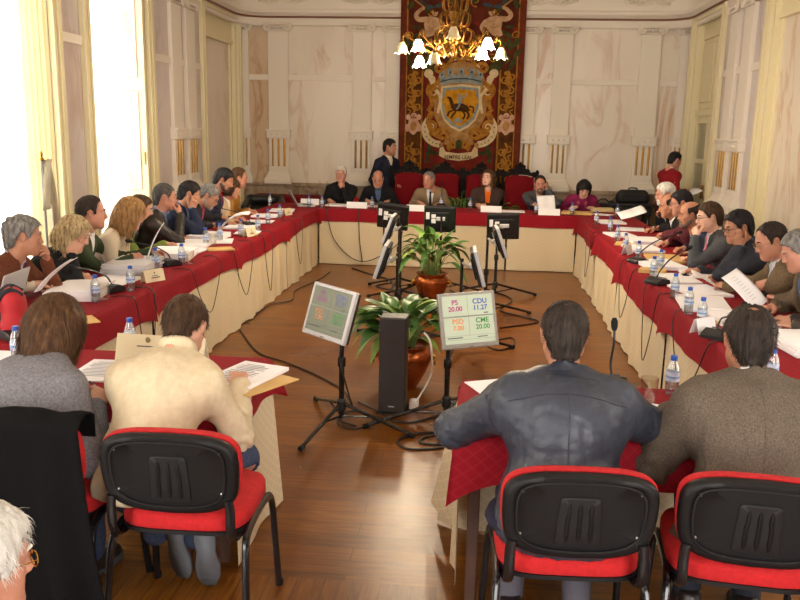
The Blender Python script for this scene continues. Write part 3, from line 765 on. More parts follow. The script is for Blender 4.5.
cloth('knit_green', (52, 64, 40)); cloth('knit_black', (28, 28, 32)); cloth('knit_red', (140, 24, 32)); cloth('knit_navy', (28, 32, 48)); cloth('coat_beige', (206, 192, 168)); cloth('jacket_green', (110, 128, 60)); cloth('blouse_beige', (190, 168, 138)); cloth('jacket_ochre', (158, 112, 48))
cloth('blouse_magenta', (134, 32, 78)); cloth('scarf_pink', (192, 84, 112), c2=(150, 60, 90)); cloth('jacket_brown', (64, 48, 44)); cloth('top_orange', (232, 110, 30)); cloth('knit_maroon', (86, 34, 44)); cloth('shirt_white', (226, 224, 226), bump=.1); cloth('shirt_blue', (120, 150, 190), bump=.1); cloth('shirt_pale', (190, 200, 214), bump=.1); cloth('shirt_denim', (84, 104, 136)); cloth('tie_dark', (50, 52, 50)); cloth('tie_pink', (206, 128, 144)); cloth('tie_wine', (96, 40, 60)); cloth('collar_navy', (40, 40, 58))
mat('leather_brown', (50, 42, 38), .42, bump=.25, bscale=70, var=.25, vscale=9, spec=.35); mat('leather_navy', (58, 63, 74), .42, bump=.22, bscale=60, c2=(46, 51, 62), vscale=5, spec=.4)
cloth('trouser_dark', (34, 36, 46)); cloth('trouser_grey', (84, 82, 92)); cloth('jeans', (62, 72, 96), c2=(48, 56, 80)); cloth('sock_grey', (150, 150, 152))
mat('leather_seam', (46, 50, 60), .5); mat('frame_dark', (34, 28, 26), .3); mat('frame_metal', (150, 130, 90), .3, metal=.8); mat('frame_gold', (206, 160, 70), .22, metal=1)
# ------------------------------------------------------------------ room
XL, XR, YW, ZC = -3.98, 3.10, 13.6, 4.75
YF = -1.2
marble('marble_pale', (226, 215, 200), (190, 150, 116), (210, 197, 181))
marble('marble_grey', (204, 194, 190), (176, 150, 138), (188, 178, 176))
marble('marble_ochre', (206, 186, 160), (164, 112, 68), (196, 168, 134))
marble('marble_dado', (176, 156, 132), (120, 90, 66), (150, 130, 108), vs=2)
mat('plaster_white', (226, 217, 203), .7, bump=.08, bscale=40); mat('plaster_relief', (222, 212, 196), .75, bump=.5, bscale=28)
mat('wood_cream', (224, 213, 174), .45, bump=.05); mat('gilt', (176, 132, 58), .35, metal=.7, var=.3, vscale=12); mat('line_brown', (120, 74, 48), .6)
parquet()
thin_clear('window_glass', gloss=.03); sheer('voile', (250, 248, 240), .3); sheer('curtain_cream', (244, 238, 214), .05)
b = MB(); b.b2((XL - 1.5, YF, -.12), (XR + 1.5, YW + .6, 0)); struct(b.build('floor', MATS['oak_parquet'], smooth=False))
b = MB(); b.b2((XL - .4, YF, ZC), (XR + .4, YW + .4, ZC + .15)); struct(b.build('ceiling', MATS['plaster_white'], smooth=False))
# openings (y0, y1, ztop, kind)
LEFT = [(-.3, 1.1, 3.55), (2.4, 3.8, 3.55), (6.02, 7.50, 3.55), (8.24, 9.72, 3.55), (11.76, 13.36, 3.46)]  # first two windows lie out of view, added only to let in light
RIGHT = [(2.5, 4.1, 3.46), (7.72, 9.76, 3.46), (11.70, 13.16, 3.46)]  # first opening is an unseen window, added to brighten the room
def wall_side(name, X, sgn, ops):
    """sgn: direction out of the room"""
    b = MB(); y = YF
    xs = (X, X + sgn * .55)
    for (a, c, zt) in ops:
        b.b2((xs[0], y, 0), (xs[1], a, ZC)); b.b2((xs[0], a, zt), (xs[1], c, ZC)); y = c
    b.b2((xs[0], y, 0), (xs[1], YW + .4, ZC)); return struct(b.build(name, MATS['marble_grey'], smooth=False))
wl = wall_side('wall_left', XL, -1, LEFT); wr = wall_side('wall_right', XR, 1, RIGHT)
b = MB(); b.b2((XL, YW, 0), (XR, YW + .4, ZC)); wb = struct(b.build('wall_back', MATS['marble_pale'], smooth=False))
b = MB(); b.b2((XL, YW - .004, .9), (-3.46, YW + .01, 3.4)); b.build('corner_panel', MATS['marble_ochre'], wb, smooth=False)
# wall behind the camera, with two tall openings added to let daylight in
b = MB(); x = XL
for a, c in ((-3.1, -1.7), (.7, 2.1)):
    b.b2((x, YF - .4, 0), (a, YF, ZC)); b.b2((a, YF - .4, 3.6), (c, YF, ZC)); x = c
b.b2((x, YF - .4, 0), (XR, YF, ZC)); struct(b.build('wall_front', MATS['marble_pale'], smooth=False))
# dado
b = MB(); b.b2((XL, YW - .05, 0), (XR, YW, .86)); b.b2((XL, YW - .09, .86), (XR, YW, .92)); b.b2((XL, YW - .08, 0), (XR, YW, .14))
struct(b.build('trim_1', MATS['marble_dado'], smooth=False, bevel=.008))
def dado_side(name, X, sgn, ops):
    b = MB(); y = YF
    for (a, c, zt) in ops + [(YW, YW, 0)]:
        y1 = a - .16
        if y1 > y:
            b.b2((X - sgn * .05, y, 0), (X, y1, .86)); b.b2((X - sgn * .09, y, .86), (X, y1, .92)); b.b2((X - sgn * .08, y, 0), (X, y1, .14))
        y = c + .16
    struct(b.build(name, MATS['marble_dado'], smooth=False, bevel=.008))
dado_side('trim_2', XL, -1, LEFT); dado_side('trim_3', XR, 1, RIGHT)
# cornice with a rounded corner, frieze, brown line
def cornice_path(off):
    r = .42; pts = [(XL + off, YF)]
    for k in range(9):
        q = PI - PI / 2 * k / 8; pts.append((XL + off + r + r * math.cos(q), YW - off - r + r * math.sin(q)))
    for k in range(9):
        q = PI / 2 - PI / 2 * k / 8; pts.append((XR - off - r + r * math.cos(q), YW - off - r + r * math.sin(q)))
    pts.append((XR - off, YF)); return pts
prof = [(.0, 3.40), (.03, 3.42), (.035, 3.52), (.06, 3.525), (.07, 3.56), (.12, 3.60), (.13, 3.645), (.07, 3.66), (.06, 3.70), (.06, 4.28), (.12, 4.33), (.2, 4.40), (.24, 4.48), (.34, 4.60), (.5, 4.70), (.6, 4.75)]
P = [[(x, y, z) for x, y in cornice_path(o)] for o, z in prof]
b = MB(); b.grid(P); struct(b.build('trim_4', MATS['plaster_white'], auto=30))
P = [[(x, y, z) for x, y in cornice_path(o)] for o, z in [(.064, 3.522), (.078, 3.527), (.078, 3.545), (.072, 3.552)]]
b = MB(); b.grid(P); struct(b.build('trim_5', MATS['line_brown']))
# plaster scrolls on the frieze
def scroll(b, c, ax, up, outv, r, turns=1.6, s=1, w=.016):
    pts = []
    for i in range(22):
        t = i / 21; q = t * turns * 2 * PI; rr = r * (1 - .8 * t)
        pts.append(np.array(c) + ax * (s * rr * math.cos(q)) + up * rr * math.sin(q) + outv * .012)
    b.tube(pts, [w * (1 - .5 * i / 21) for i in range(22)], 6)
def frieze_ornament(c, ax, outv):
    up = np.array((0, 0, 1.)); b = MB(); c = np.array(c)
    b.box(c, (.0, .0, .0)) if False else None
    for s in (-1, 1):
        scroll(b, c + ax * s * .12, ax, up, outv, .085, s=s); scroll(b, c + ax * s * .29 + up * .05, ax, up, outv, .07, s=-s); scroll(b, c + ax * s * .42 - up * .01, ax, up, outv, .05, s=s)
        for k in range(4): b.sphere(c + ax * s * (.2 + .07 * k) + up * (-.08 + .03 * (k % 2)) + outv * .01, (.035, .035, .02), 8)
        b.tube(bez([c + ax * s * .02 - up * .08, c + ax * s * .2 - up * .11, c + ax * s * .45 - up * .06], 5), .016, 6)
    b.sphere(c + up * .03 + outv * .01, (.06, .05, .08), 10)
    for k in range(5):
        q = PI * k / 4; b.sphere(c + ax * .09 * math.cos(q) + up * (.06 + .09 * math.sin(q)) + outv * .01, (.026, .026, .03), 8)
    return b
n = 0
for x in (-3.29, -1.86, .92, 2.52):
    n += 1; struct(frieze_ornament((x, YW - .075, 3.86), np.array((1., 0, 0)), np.array((0, -1., 0))).build('frieze_ornament', MATS['plaster_relief'], wb))
for y in (5.6, 7.9, 10.9): struct(frieze_ornament((XL + .075, y, 3.86), np.array((0, 1., 0)), np.array((1., 0, 0))).build('frieze_ornament', MATS['plaster_relief'], wl))
for y in (6.6, 10.75): struct(frieze_ornament((XR - .075, y, 3.86), np.array((0, 1., 0)), np.array((-1., 0, 0))).build('frieze_ornament', MATS['plaster_relief'], wr))
# pilasters ----------------------------------------------------------
def pilaster(c, ax, outv, w, parent):
    """c: foot on the wall plane, ax: along the wall, outv: into the room"""
    c = np.array(c, float); R = np.stack([ax, outv, np.array((0, 0, 1.))], 1)
    T = (R, c)
    h = w / 2
    def mb(): b = MB(); b.T = T; return b
    b = mb(); b.b2((-h, -.02, 1.78), (h, .05, 3.32)); b.b2((-h + .0, -.02, 1.16), (h, .045, 1.64))
    root = struct(b.build('pilaster', MATS['plaster_white'], parent, smooth=False, bevel=.006))
    b = mb(); b.b2((-h - .03, -.02, 1.64), (h + .03, .085, 1.78)); b.b2((-h - .04, -.02, 1.755), (h + .04, .1, 1.785)); b.build('plinth_block', MATS['plaster_white'], root, smooth=False, bevel=.006)
    b = mb()
    for k in (-1, 0, 1):
        for q in range(2): b.b2((k * w * .3 - .022 + .026 * q, .085, 1.705), (k * w * .3 - .004 + .026 * q, .094, 1.723)) if False else None
        b.lathe([(0, .012), (.016, .006), (.02, 0)], 8, (k * w * .3, .087, 1.70), R=rot(-PI / 2, 0, 0))
    b.build('rosette', MATS['plaster_relief'], root)
    b = mb()
    for k in (-1, 0, 1):
        b.tube([(k * w * .29, .043, 1.18), (k * w * .29, .043, 1.63)], w * .058, 8)
    b.build('gilt_flute', MATS['gilt'], root)
    b = mb(); b.b2((-h, -.02, 1.10), (h, .06, 1.17))
    lo = [(-h - .06, -.02, .93), (h + .06, -.02, .93), (h + .06, .14, .93), (-h - .06, .14, .93)]
    def ring(z, e, d): return [(-h - e, -.02, z), (h + e, -.02, z), (h + e, d, z), (-h - e, d, z)]
    rr = [ring(.9, .06, .14), ring(.98, .06, .14), ring(1.0, .045, .12), ring(1.05, .02, .08), ring(1.1, .005, .062)]
    b.add([p for r_ in rr for p in r_], [(i * 4 + k, i * 4 + (k + 1) % 4, i * 4 + 4 + (k + 1) % 4, i * 4 + 4 + k) for i in range(4) for k in range(4)])
    b.build('base', MATS['plaster_white'], root, smooth=False, bevel=.004)
    b = mb(); b.b2((-h - .02, -.02, 3.32), (h + .02, .08, 3.345)); b.b2((-h - .05, -.02, 3.42), (h + .05, .1, 3.46))
    for s in (-1, 1):
        pts = []
        for i in range(26):
            t = i / 25; q = PI / 2 + s * t * 4.2 * PI * -1; r = .062 * (1 - .82 * t)
            pts.append((s * (h - .01) + s * .012 + r * math.cos(q), .085, 3.375 + r * math.sin(q)))
        b.tube(pts, [.016 - .006 * i / 25 for i in range(26)], 6)
    b.tube([(-h, .085, 3.43), (h, .085, 3.43)], .02, 6)
    for k in range(5): b.sphere(((k - 2) * w * .16, .085, 3.385), (.02, .02, .024), 8)
    for s in (-1, 1): b.tube(bez([(0, .09, 3.37), (s * w * .2, .09, 3.40), (s * w * .34, .09, 3.36)], 4), .01, 6)
    b.build('capital', MATS['plaster_relief'], root); return root
AX, AY = np.array((1., 0, 0)), np.array((0, 1., 0))
for x0, x1 in [(-3.51, -3.18), (-2.13, -1.82), (-1.60, -1.28), (.5, .80), (1.05, 1.34), (2.37, 2.68)]: pilaster(((x0 + x1) / 2, YW, 0), AX, -AY, x1 - x0, wb)
pilaster((XL + .02, YW, 0), AX, -AY, .26, wb); pilaster((XR - .02, YW, 0), AX, -AY, .24, wb)
for y in (10.62, 11.14, 5.2, 4.6): pilaster((XL, y, 0), AY, AX, .34, wl)
for y in (10.50, 11.08, 6.5, 6.0): pilaster((XR, y, 0), AY, -AX, .34, wr)
# middle rails
b = MB(); b.b2((XL, YW - .025, 2.56), (XR, YW, 2.65)); b.b2((XL, YW - .02, 1.68), (-3.5, YW, 1.76)) if False else None
struct(b.build('trim_6', MATS['plaster_white'], smooth=False, bevel=.006))
def rail_side(name, X, sgn, ops):
    b = MB(); y = YF
    for (a, c, zt) in ops + [(YW, YW, 0)]:
        y1 = a - .14
        if y1 > y + .05: b.b2((X - sgn * .025, y, 2.57), (X, y1, 2.66))
        y = c + .14
    struct(b.build(name, MATS['plaster_white'], smooth=False, bevel=.006))
rail_side('trim_7', XL, -1, LEFT); rail_side('trim_8', XR, 1, RIGHT)
# frames around the openings
def casing(b, X, sgn, y0, y1, zt, w=.15, d=.06, dep=.5):
    for (o, ww, dd) in ((.005, w - .012, d * .6), (w * .55, w * .45, d), (0, w * .22, d * .92)):
        b.b2((X - sgn * dd, y0 - o - ww, 0), (X, y0 - o, zt + o + ww)); b.b2((X - sgn * dd, y1 + o, 0), (X, y1 + o + ww, zt + o + ww))
        b.b2((X - sgn * dd, y0 - o, zt + o), (X, y1 + o, zt + o + ww))
    # lining of the reveal
    b.b2((X + sgn * .001, y0 - .004, 0), (X + sgn * dep, y0 + .02, zt)); b.b2((X + sgn * .001, y1 - .02, 0), (X + sgn * dep, y1 + .004, zt)); b.b2((X + sgn * .002, y0, zt - .02), (X + sgn * dep, y1, zt + .004))
def window(idx, X, sgn, y0, y1, zt, shutter=True):
    root = bpy.data.objects.new('window_%d' % idx, None); COL.objects.link(root); struct(root)
    b = MB(); casing(b, X, sgn, y0, y1, zt); b.build('window_frame', MATS['wood_cream'], root, smooth=False, bevel=.006)
    xo = X + sgn * .34; ym = (y0 + y1) / 2
    for s, (a, c) in enumerate(((y0 + .03, ym), (ym, y1 - .03))):
        b = MB()
        for (p, q) in (((a, .02), (a + .055, zt - .03)), ((c - .055, .02), (c, zt - .03))): b.b2((xo - .025, p[0], p[1]), (xo + .025, q[0], q[1]))
        for z in (.02, .75, 1.45, 2.15, 2.85, zt - .09): b.b2((xo - .02, a, z), (xo + .02, c, z + .045))
        ca = b.build('casement', MATS['wood_cream'], root, smooth=False)
        b = MB(); b.b2((xo - .003, a + .05, .06), (xo + .003, c - .05, zt - .08)); b.build('pane', MATS['window_glass'], ca, smooth=False)
    # voile in front of the glass, gathered
    P = []
    for i in range(3):
        z = [.04, zt * .5, zt - .06][i]
        P.append([(X + sgn * (.24 + .018 * math.sin(t * 70 + i)), y0 + .06 + (y1 - y0 - .12) * t, z) for t in np.linspace(0, 1, 70)])
    b = MB(); b.grid(P); b.build('voile_curtain', MATS['voile'], root)
    if shutter:  # folded inner shutter against the far reveal
        b = MB(); b.b2((X - sgn * .02, y1 - .11, .03), (X + sgn * .46, y1 - .05, zt - .06)); f = b.build('shutter', MATS['wood_cream'], root, smooth=False, bevel=.005)
        b = MB()
        for z0, z1 in ((.15, .9), (1.05, 2.2), (2.35, zt - .2)): b.b2((X + sgn * .06, y1 - .125, z0), (X + sgn * .38, y1 - .1, z1))
        b.build('shutter_panel', MATS['marble_grey'], f, smooth=False, bevel=.006)
        b = MB(); b.tube([(X + sgn * .0, y1 - .14, 1.35), (X + sgn * .0, y1 - .14, 1.5)], .011, 8); b.build('bolt', MATS['gilt'], f)
    return root
def shut_door_niche(name, X, sgn, y0, y1, zt):
    root = bpy.data.objects.new(name, None); COL.objects.link(root); struct(root)
    b = MB(); casing(b, X, sgn, y0, y1, zt, dep=.1)
    b.b2((X + sgn * .06, y0, zt - .34), (X + sgn * .12, y1, zt)); b.b2((X + sgn * .04, y0, zt - .38), (X + sgn * .12, y1, zt - .32))
    b.b2((X + sgn * .07, y0, 0), (X + sgn * .12, y0 + .08, zt)); b.b2((X + sgn * .07, y1 - .08, 0), (X + sgn * .12, y1, zt))
    b.build('frame', MATS['wood_cream'], root, smooth=False, bevel=.006)
    b = MB(); b.b2((X + sgn * .1, y0 + .0, 0), (X + sgn * .2, y1 - .0, zt)); b.build('blind_panel', MATS['marble_pale'], root, smooth=False); return root
for i, (a, c, zt) in enumerate(LEFT[:4]): window(i + 1, XL, -1, a, c, zt, shutter=(i == 3))
shut_door_niche('door_1', XL, -1, *LEFT[4]); shut_door_niche('door_2', XR, 1, *RIGHT[1]); window(5, XR, 1, *RIGHT[0])
# long cream curtain at the near window's far edge
P_ = [[(XL + .10 + .035 * math.sin(t * 28 + .3 * i) , 7.36 + .26 * t - .05 * t * i, z) for t in np.linspace(0, 1, 40)] for i, z in enumerate((.03, 1.2, 2.4, 3.62))]
b = MB(); b.grid([[(XL - .22 + .03 * math.sin(t * 30 + .3 * i) + .20 * t, 7.36 + .11 * t - .01 * i * t, z) for t in np.linspace(0, 1, 40)] for i, z in enumerate((.03, 1.2, 2.4, 3.5))])
b.build('side_curtain', MATS['curtain_cream'], bpy.data.objects['window_3'])
# glazed door on the right, standing in its reveal
y0, y1, zt = RIGHT[2]
root = bpy.data.objects.new('door_3', None); COL.objects.link(root); struct(root)
b = MB(); casing(b, XR, 1, y0, y1, zt); b.b2((XR + .10, y0, zt - .26), (XR + .18, y1, zt)); b.b2((XR + .07, y0, 2.1), (XR + .2, y1, 2.2)); b.build('frame', MATS['wood_cream'], root, smooth=False, bevel=.006)
b = MB(); b.b2((XR + .12, y0 + .02, 2.2), (XR + .16, y1 - .02, zt - .26)); b.b2((XR + .09, y0 + .1, 2.3), (XR + .13, y0 + .68, zt - .34)); b.b2((XR + .09, y0 + .78, 2.3), (XR + .13, y1 - .1, zt - .34)); b.build('overpanel', MATS['wood_cream'], root, smooth=False, bevel=.01)
mat('door_dim', (196, 196, 176), .5, var=.2, vscale=3)
ym = (y0 + y1) / 2
for s, (a, c) in enumerate(((y0 + .03, ym - .005), (ym + .005, y1 - .03))):
    xo = XR + .12; b = MB()
    for (p, q) in ((a, a + .09), (c - .09, c)): b.b2((xo - .025, p, .02), (xo + .025, q, 2.1))
    for z, hh_ in ((.02, .5), (.96, .06), (1.42, .06), (2.0, .1)): b.b2((xo - .022, a, z), (xo + .022, c, z + hh_))
    lf = b.build('door_leaf', MATS['wood_cream'], root, smooth=False, bevel=.005)
    b = MB(); b.b2((xo - .004, a + .08, .5), (xo + .004, c - .08, 2.02)); b.build('pane', MATS['window_glass'], lf, smooth=False)
    b = MB(); hy_ = c - .045 if s == 0 else a + .045
    b.box((xo - .03, hy_, 1.02), (.012, .05, .2)); b.tube([(xo - .03, hy_, 1.05), (xo - .08, hy_, 1.05), (xo - .085, hy_ + .1, 1.05)], .01, 8); b.build('door_handle', MATS['gilt'], lf)
# slab added behind the glazing to shut out sky, standing for the corridor
b = MB(); b.b2((XR + .48, y0 - .1, 0), (XR + .53, y1 + .1, zt)); struct(b.build('corridor_slab', MATS['door_dim'], smooth=False))
# ------------------------------------------------------------------ tapestry on the back wall
def tap_mat(name, c, c2, vs=9, bump=.4):
    mat('tap_' + name, c, .95, c2=c2, vscale=vs, bump=bump, bscale=130, spec=.1)
for a in [('field', (100, 44, 28), (70, 32, 22), 5), ('red', (124, 42, 30), (100, 34, 26), 6), ('edge', (112, 52, 34), (90, 40, 26), 8), ('brown', (96, 58, 26), (70, 40, 20), 8), ('ochre', (176, 122, 46), (132, 86, 32), 16), ('tan', (178, 136, 82), (142, 100, 56), 12),
          ('cream', (212, 192, 152), (190, 164, 122), 10), ('flesh', (194, 158, 122), (160, 120, 88), 10), ('green', (74, 78, 42), (52, 52, 30), 12), ('blue', (64, 80, 84), (46, 58, 62), 12), ('grey', (150, 156, 150), (110, 118, 114), 14), ('gold', (196, 140, 36), (164, 108, 26), 14), ('horse', (84, 50, 26), (60, 34, 18), 14), ('pink', (206, 166, 140), (178, 132, 108), 12), ('letter', (86, 62, 44), (70, 50, 36), 9)]: tap_mat(*a)
YT = YW - .12
def TP(px, py): return (-1.355 + (px - 401) * .01595, 2.30 + (100 - py) * .01520 + (px - 462) * .00024)
tap = thing('tapestry', 'tall red and ochre tapestry with a crowned coat of arms hanging behind the thrones', 'tapestry', (-.37, YT, 2.5))
def tfn(lv):
    def f(a, b, c):
        x, z = TP(a, b); return (x + .37, -lv * .004 - c, z - 2.5)
    return f
def layer(name, m, polys, lv, parent=tap, d=.003):
    if type(polys) is Pair:   # left and right halves are pieces of their own
        h = len(polys) // 2; layer(name, m, polys[h:], lv, parent, d); return layer(name, m, polys[:h], lv, parent, d)
    b = MB()
    for pi_, p in enumerate(polys):
        # orient so that the front faces the room
        A = sum(p[i][0] * p[(i + 1) % len(p)][1] - p[(i + 1) % len(p)][0] * p[i][1] for i in range(len(p)))
        b.prism(p if A < 0 else p[::-1], d, tfn(lv + pi_ * .05))
    return b.build(name, MATS['tap_' + m], parent, smooth=False)
def stroke(pts, w, n=6):
    """ribbon outline following a smooth curve (image-plane units), tapering with w as number or (w0,w1)"""
    q = [np.array(p) for p in bez([(p[0], p[1], 0) for p in pts], n)]; N = len(q); L, R_ = [], []
    for i, p in enumerate(q):
        t = q[min(i + 1, N - 1)] - q[max(i - 1, 0)]; t /= np.linalg.norm(t) + 1e-9; nn = np.array((-t[1], t[0], 0))
        ww = (w if not isinstance(w, tuple) else w[0] + (w[1] - w[0]) * i / (N - 1)) / 2
        L.append(tuple((p + nn * ww)[:2])); R_.append(tuple((p - nn * ww)[:2]))
    return [[L[i], L[i + 1], R_[i + 1], R_[i]] for i in range(N - 1)]
def blob(cx, cy, rx, ry, n=16, rotq=0, wob=0):
    return [(cx + rx * (1 + wob * math.sin(3 * q + cx)) * math.cos(q) * math.cos(rotq) - ry * math.sin(q) * math.sin(rotq), cy + rx * math.cos(q) * math.sin(rotq) + ry * (1 + wob * math.sin(5 * q)) * math.sin(q) * math.cos(rotq)) for q in np.linspace(0, 2 * PI, n, endpoint=False)]
def mir(polys): return [[(924 - x, y) for x, y in p] for p in polys]
class Pair(list): pass
def both(polys): return Pair(polys + mir(polys))
def spiral(cx, cy, r, turns, q0, w, s=1, n=26):
    pts = []
    for i in range(n):
        t = i / (n - 1); q = q0 + s * t * turns * 2 * PI; rr = r * (1 - .85 * t); pts.append((cx + rr * math.cos(q), cy + rr * math.sin(q)))
    return stroke(pts, (w, w * .5), 1)
TOP = -52
layer('field', 'field', [[(401, TOP), (523, TOP), (523, 194), (401, 194)]], 0, d=.02)
layer('edge_band', 'edge', both([[(401, TOP), (407, TOP), (407, 194), (401, 194)]]), 5.6)
layer('side_column', 'brown', both([[(409, 70), (423, 70), (423, 194), (409, 194)]]), 5.6)
layer('side_column_line', 'ochre', both([[(407.2, TOP), (408.4, TOP), (408.4, 194), (407.2, 194)], [(423, 70), (424.6, 70), (424.6, 194), (423, 194)]]), 6)
layer('red_panel', 'red', [[(427, 66), (497, 66), (497, 194), (427, 194)]], 5.4)
# arabesques in the side columns
pl = []
for y in (77, 90, 104, 150, 164, 178):
    pl += spiral(412.6, y, 4.2, 1.3, 0, 2.0) + spiral(419.4, y + 3, 4.2, 1.3, PI, 2.0, -1) + stroke([(416, y - 6), (414, y), (418, y + 5), (416, y + 9)], 1.8) + [blob(416, y + 4, 1.8, 3)] + stroke([(410, y + 6), (413, y + 8), (411, y + 11)], 1.5)
for y in (80, 100, 168): pl += [blob(415, y, 3.2, 5.5, 10, .3, .2), blob(418, y - 6, 2.2, 2.2)]
layer('arabesque', 'ochre', both(pl), 7)
pl = [blob(416, 127, 6.3, 8.5, 18, 0, .12), blob(410.6, 118, 2.4, 3), blob(421, 118, 2.4, 3), blob(416, 116, 3, 2.6), blob(409.6, 129, 2, 4), blob(422, 129, 2, 4)]
layer('column_cartouche', 'pink', both(pl), 8); layer('column_cartouche_mark', 'tan', both([blob(416, 127, 3.4, 5), blob(416, 117, 1.4, 1.2)]), 9)
# foliage
pl = []
rg = random.Random(5)
for i in range(26):
    x, y = rg.uniform(409, 460), rg.uniform(TOP + 4, 62); q = rg.uniform(0, 6.3); pl.append(blob(x, y, rg.uniform(4, 9), rg.uniform(1.6, 3), 10, q))
for i in range(14):
    x, y = rg.uniform(404, 430), rg.uniform(34, 70); pl.append(blob(x + 4, y, rg.uniform(4, 8), rg.uniform(1.8, 3), 10, rg.uniform(.4, 1.4)))
for i in range(9): pl.append(blob(428 + rg.uniform(0, 12), 148 + rg.uniform(0, 17), rg.uniform(3, 6), 1.7, 10, rg.uniform(-1.4, .4)))
pl += stroke([(452, 176), (440, 168), (434, 176), (428, 184)], 3)
layer('foliage', 'green', both(pl), 7)
pl = [blob(rg.uniform(409, 458), rg.uniform(TOP + 6, 58), rg.uniform(3, 6), 1.5, 10, rg.uniform(0, 6)) for i in range(9)] + [blob(438, 7, 6, 2, 12, -.4), blob(429, 8, 4, 2)]
layer('drapery', 'blue', both(pl), 7.4)
pl = []
for i in range(10): pl += spiral(rg.uniform(410, 455), rg.uniform(TOP + 6, 60), rg.uniform(3, 6), 1.2, rg.uniform(0, 6), 1.4, rg.choice((-1, 1)))
layer('vine', 'ochre', both(pl), 7.8); layer('flower', 'red', both([blob(rg.uniform(410, 458), rg.uniform(TOP + 6, 60), 2.6, 2.3, 8, 0, .2) for i in range(12)]), 8)
# two half-length trumpeters
pl = [[(425, 19), (429, 17), (436, 18), (441, 21), (442, 27), (438, 31), (433, 36), (427, 38), (423, 36), (425, 30), (424, 25)], blob(434.5, 13.2, 3.1, 3.9)]
pl += stroke([(427, 20), (419, 20), (416, 16), (420, 11), (424, 9)], (5.4, 3)) + stroke([(440, 22), (444, 28), (441, 34)], (4, 2.6))
layer('trumpeter', 'flesh', both(pl), 9)
layer('trumpeter_hair', 'brown', both([blob(435.6, 10.6, 3.4, 2.4)]), 9.8)
layer('trumpet', 'tan', both(stroke([(425, 9), (417, 3), (411, -2)], (1.4, 1.8)) + stroke([(411, -2), (408, -5)], (3, 6))), 9.9)
layer('muscle_line', 'tan', both(stroke([(428, 27), (433, 29), (437, 26)], .8) + stroke([(433, 21), (433, 33)], .7)), 10)
# cartouche: scrolled strapwork
pl = [[(441, 74), (447, 66), (456, 62), (462, 60), (468, 62), (477, 66), (483, 74), (487, 84), (489, 100), (487, 118), (480, 132), (470, 142), (462, 147), (454, 142), (444, 132), (437, 118), (435, 100), (437, 84)]]
layer('cartouche', 'tan', pl, 8)
pl = []
for (x, y, r, q, s, w) in [(437, 92, 9, -1.2, -1, 5), (434, 128, 8, 1.5, 1, 5), (446, 136, 7, 3.4, 1, 4.4), (441, 69, 6, 0, -1, 4), (456, 147, 5, 2, 1, 4)]: pl += spiral(x, y, r, 1.3, q, w, s)
pl += stroke([(437, 84), (432, 92), (434, 104), (430, 112)], (5, 3.6)) + stroke([(435, 112), (431, 122), (436, 134), (446, 140)], (6, 4)) + stroke([(448, 66), (455, 58), (462, 62)], (4, 3))
layer('strapwork', 'ochre', both(pl), 9)
pl = stroke([(431, 78), (436, 88), (442, 98), (440, 114)], (3.4, 2.4)) + stroke([(444, 68), (452, 61), (462, 59)], 1.6) + spiral(436, 92, 6, 1.1, -1, 1.8, -1) + spiral(434, 128, 5, 1.1, 1.5, 1.8)
layer('strapwork_edge', 'cream', both(pl) + both([blob(430, 74, 4.5, 4.5), blob(434, 80, 3, 4)]), 9.6)
# shield
sh_o = [(444, 88), (462, 86), (480, 88), (481, 108), (477, 120), (470, 127), (462, 131), (454, 127), (447, 120), (443, 108)]
sh = lambda k: [(462 + (x - 462) * k, 107 + (y - 107) * k) for x, y in sh_o]
S0 = layer('shield', 'cream', [sh(1.07)], 11); layer('shield_border', 'grey', [sh(.97)], 11.8, S0)
sc = []
for i in range(11):
    q = PI + PI * i / 10; sc.append(blob(462 + 12.4 * math.cos(q), 103 + 8 * math.sin(q), 3.4, 3.2))
layer('shield_field', 'gold', [sh(.84)] + [[(462 + (x - 462) * 1.14, 107 + (y - 107) * 1.1) for x, y in q] for q in sc], 12.6, S0)
hz = [[(453, 108), (457, 104), (465, 104), (470, 107), (472, 111), (469, 113), (462, 112), (456, 112)]]
hz += stroke([(455, 107), (453, 102), (452, 99)], (4, 3)) + [blob(451.2, 98.6, 2.6, 1.5, 10, .5)] + stroke([(455, 111), (451, 113), (450, 117)], 1.7) + stroke([(458, 112), (455, 116), (453, 119)], 1.7) + stroke([(469, 112), (471, 116), (469, 120)], 1.9) + stroke([(465, 112), (467, 116), (465, 120)], 1.9) + stroke([(471, 107), (475, 108), (475, 114)], (2.2, 1))
layer('horse', 'horse', hz, 13.8, S0)
rd = [[(459, 98), (463, 97.5), (464, 104), (460, 105)], blob(461.6, 95.8, 1.6, 1.9)] + stroke([(462, 104), (460, 108), (458.5, 110)], 1.8) + stroke([(463, 99), (466, 97), (469, 94)], 1.4) + [blob(458, 121.5, 1.9, 2), blob(463, 122.3, 1.9, 1.8), blob(460.5, 120, 1.6, 1.6)]
layer('rider', 'grey', rd, 16.2, S0)
# mural crown
cr = [[(441, 78), (452, 75.5), (462, 75), (472, 75.5), (483, 78), (481.5, 86), (472, 83.5), (462, 83), (452, 83.5), (442.5, 86)]]
for x, y in [(443, 76), (451.5, 73.6), (462, 73), (472.5, 73.6), (481, 76)]: cr += [[(x - 2.6, y + 2), (x - 2.6, y - 3), (x - 3.4, y - 3), (x - 3.4, y - 5.4), (x - 1.6, y - 5.4), (x - 1.6, y - 4.2), (x + 1.6, y - 4.2), (x + 1.6, y - 5.4), (x + 3.4, y - 5.4), (x + 3.4, y - 3), (x + 2.6, y - 3), (x + 2.6, y + 2)]]
K0 = layer('mural_crown', 'grey', cr, 13); layer('crown_band', 'blue', stroke([(442, 82), (452, 79.6), (462, 79), (472, 79.6), (482, 82)], 1.2) + [blob(x, y, .9, 1.4) for x, y in [(443, 75), (451.5, 72.6), (462, 72), (472.5, 72.6), (481, 75)]], 13.9, K0)
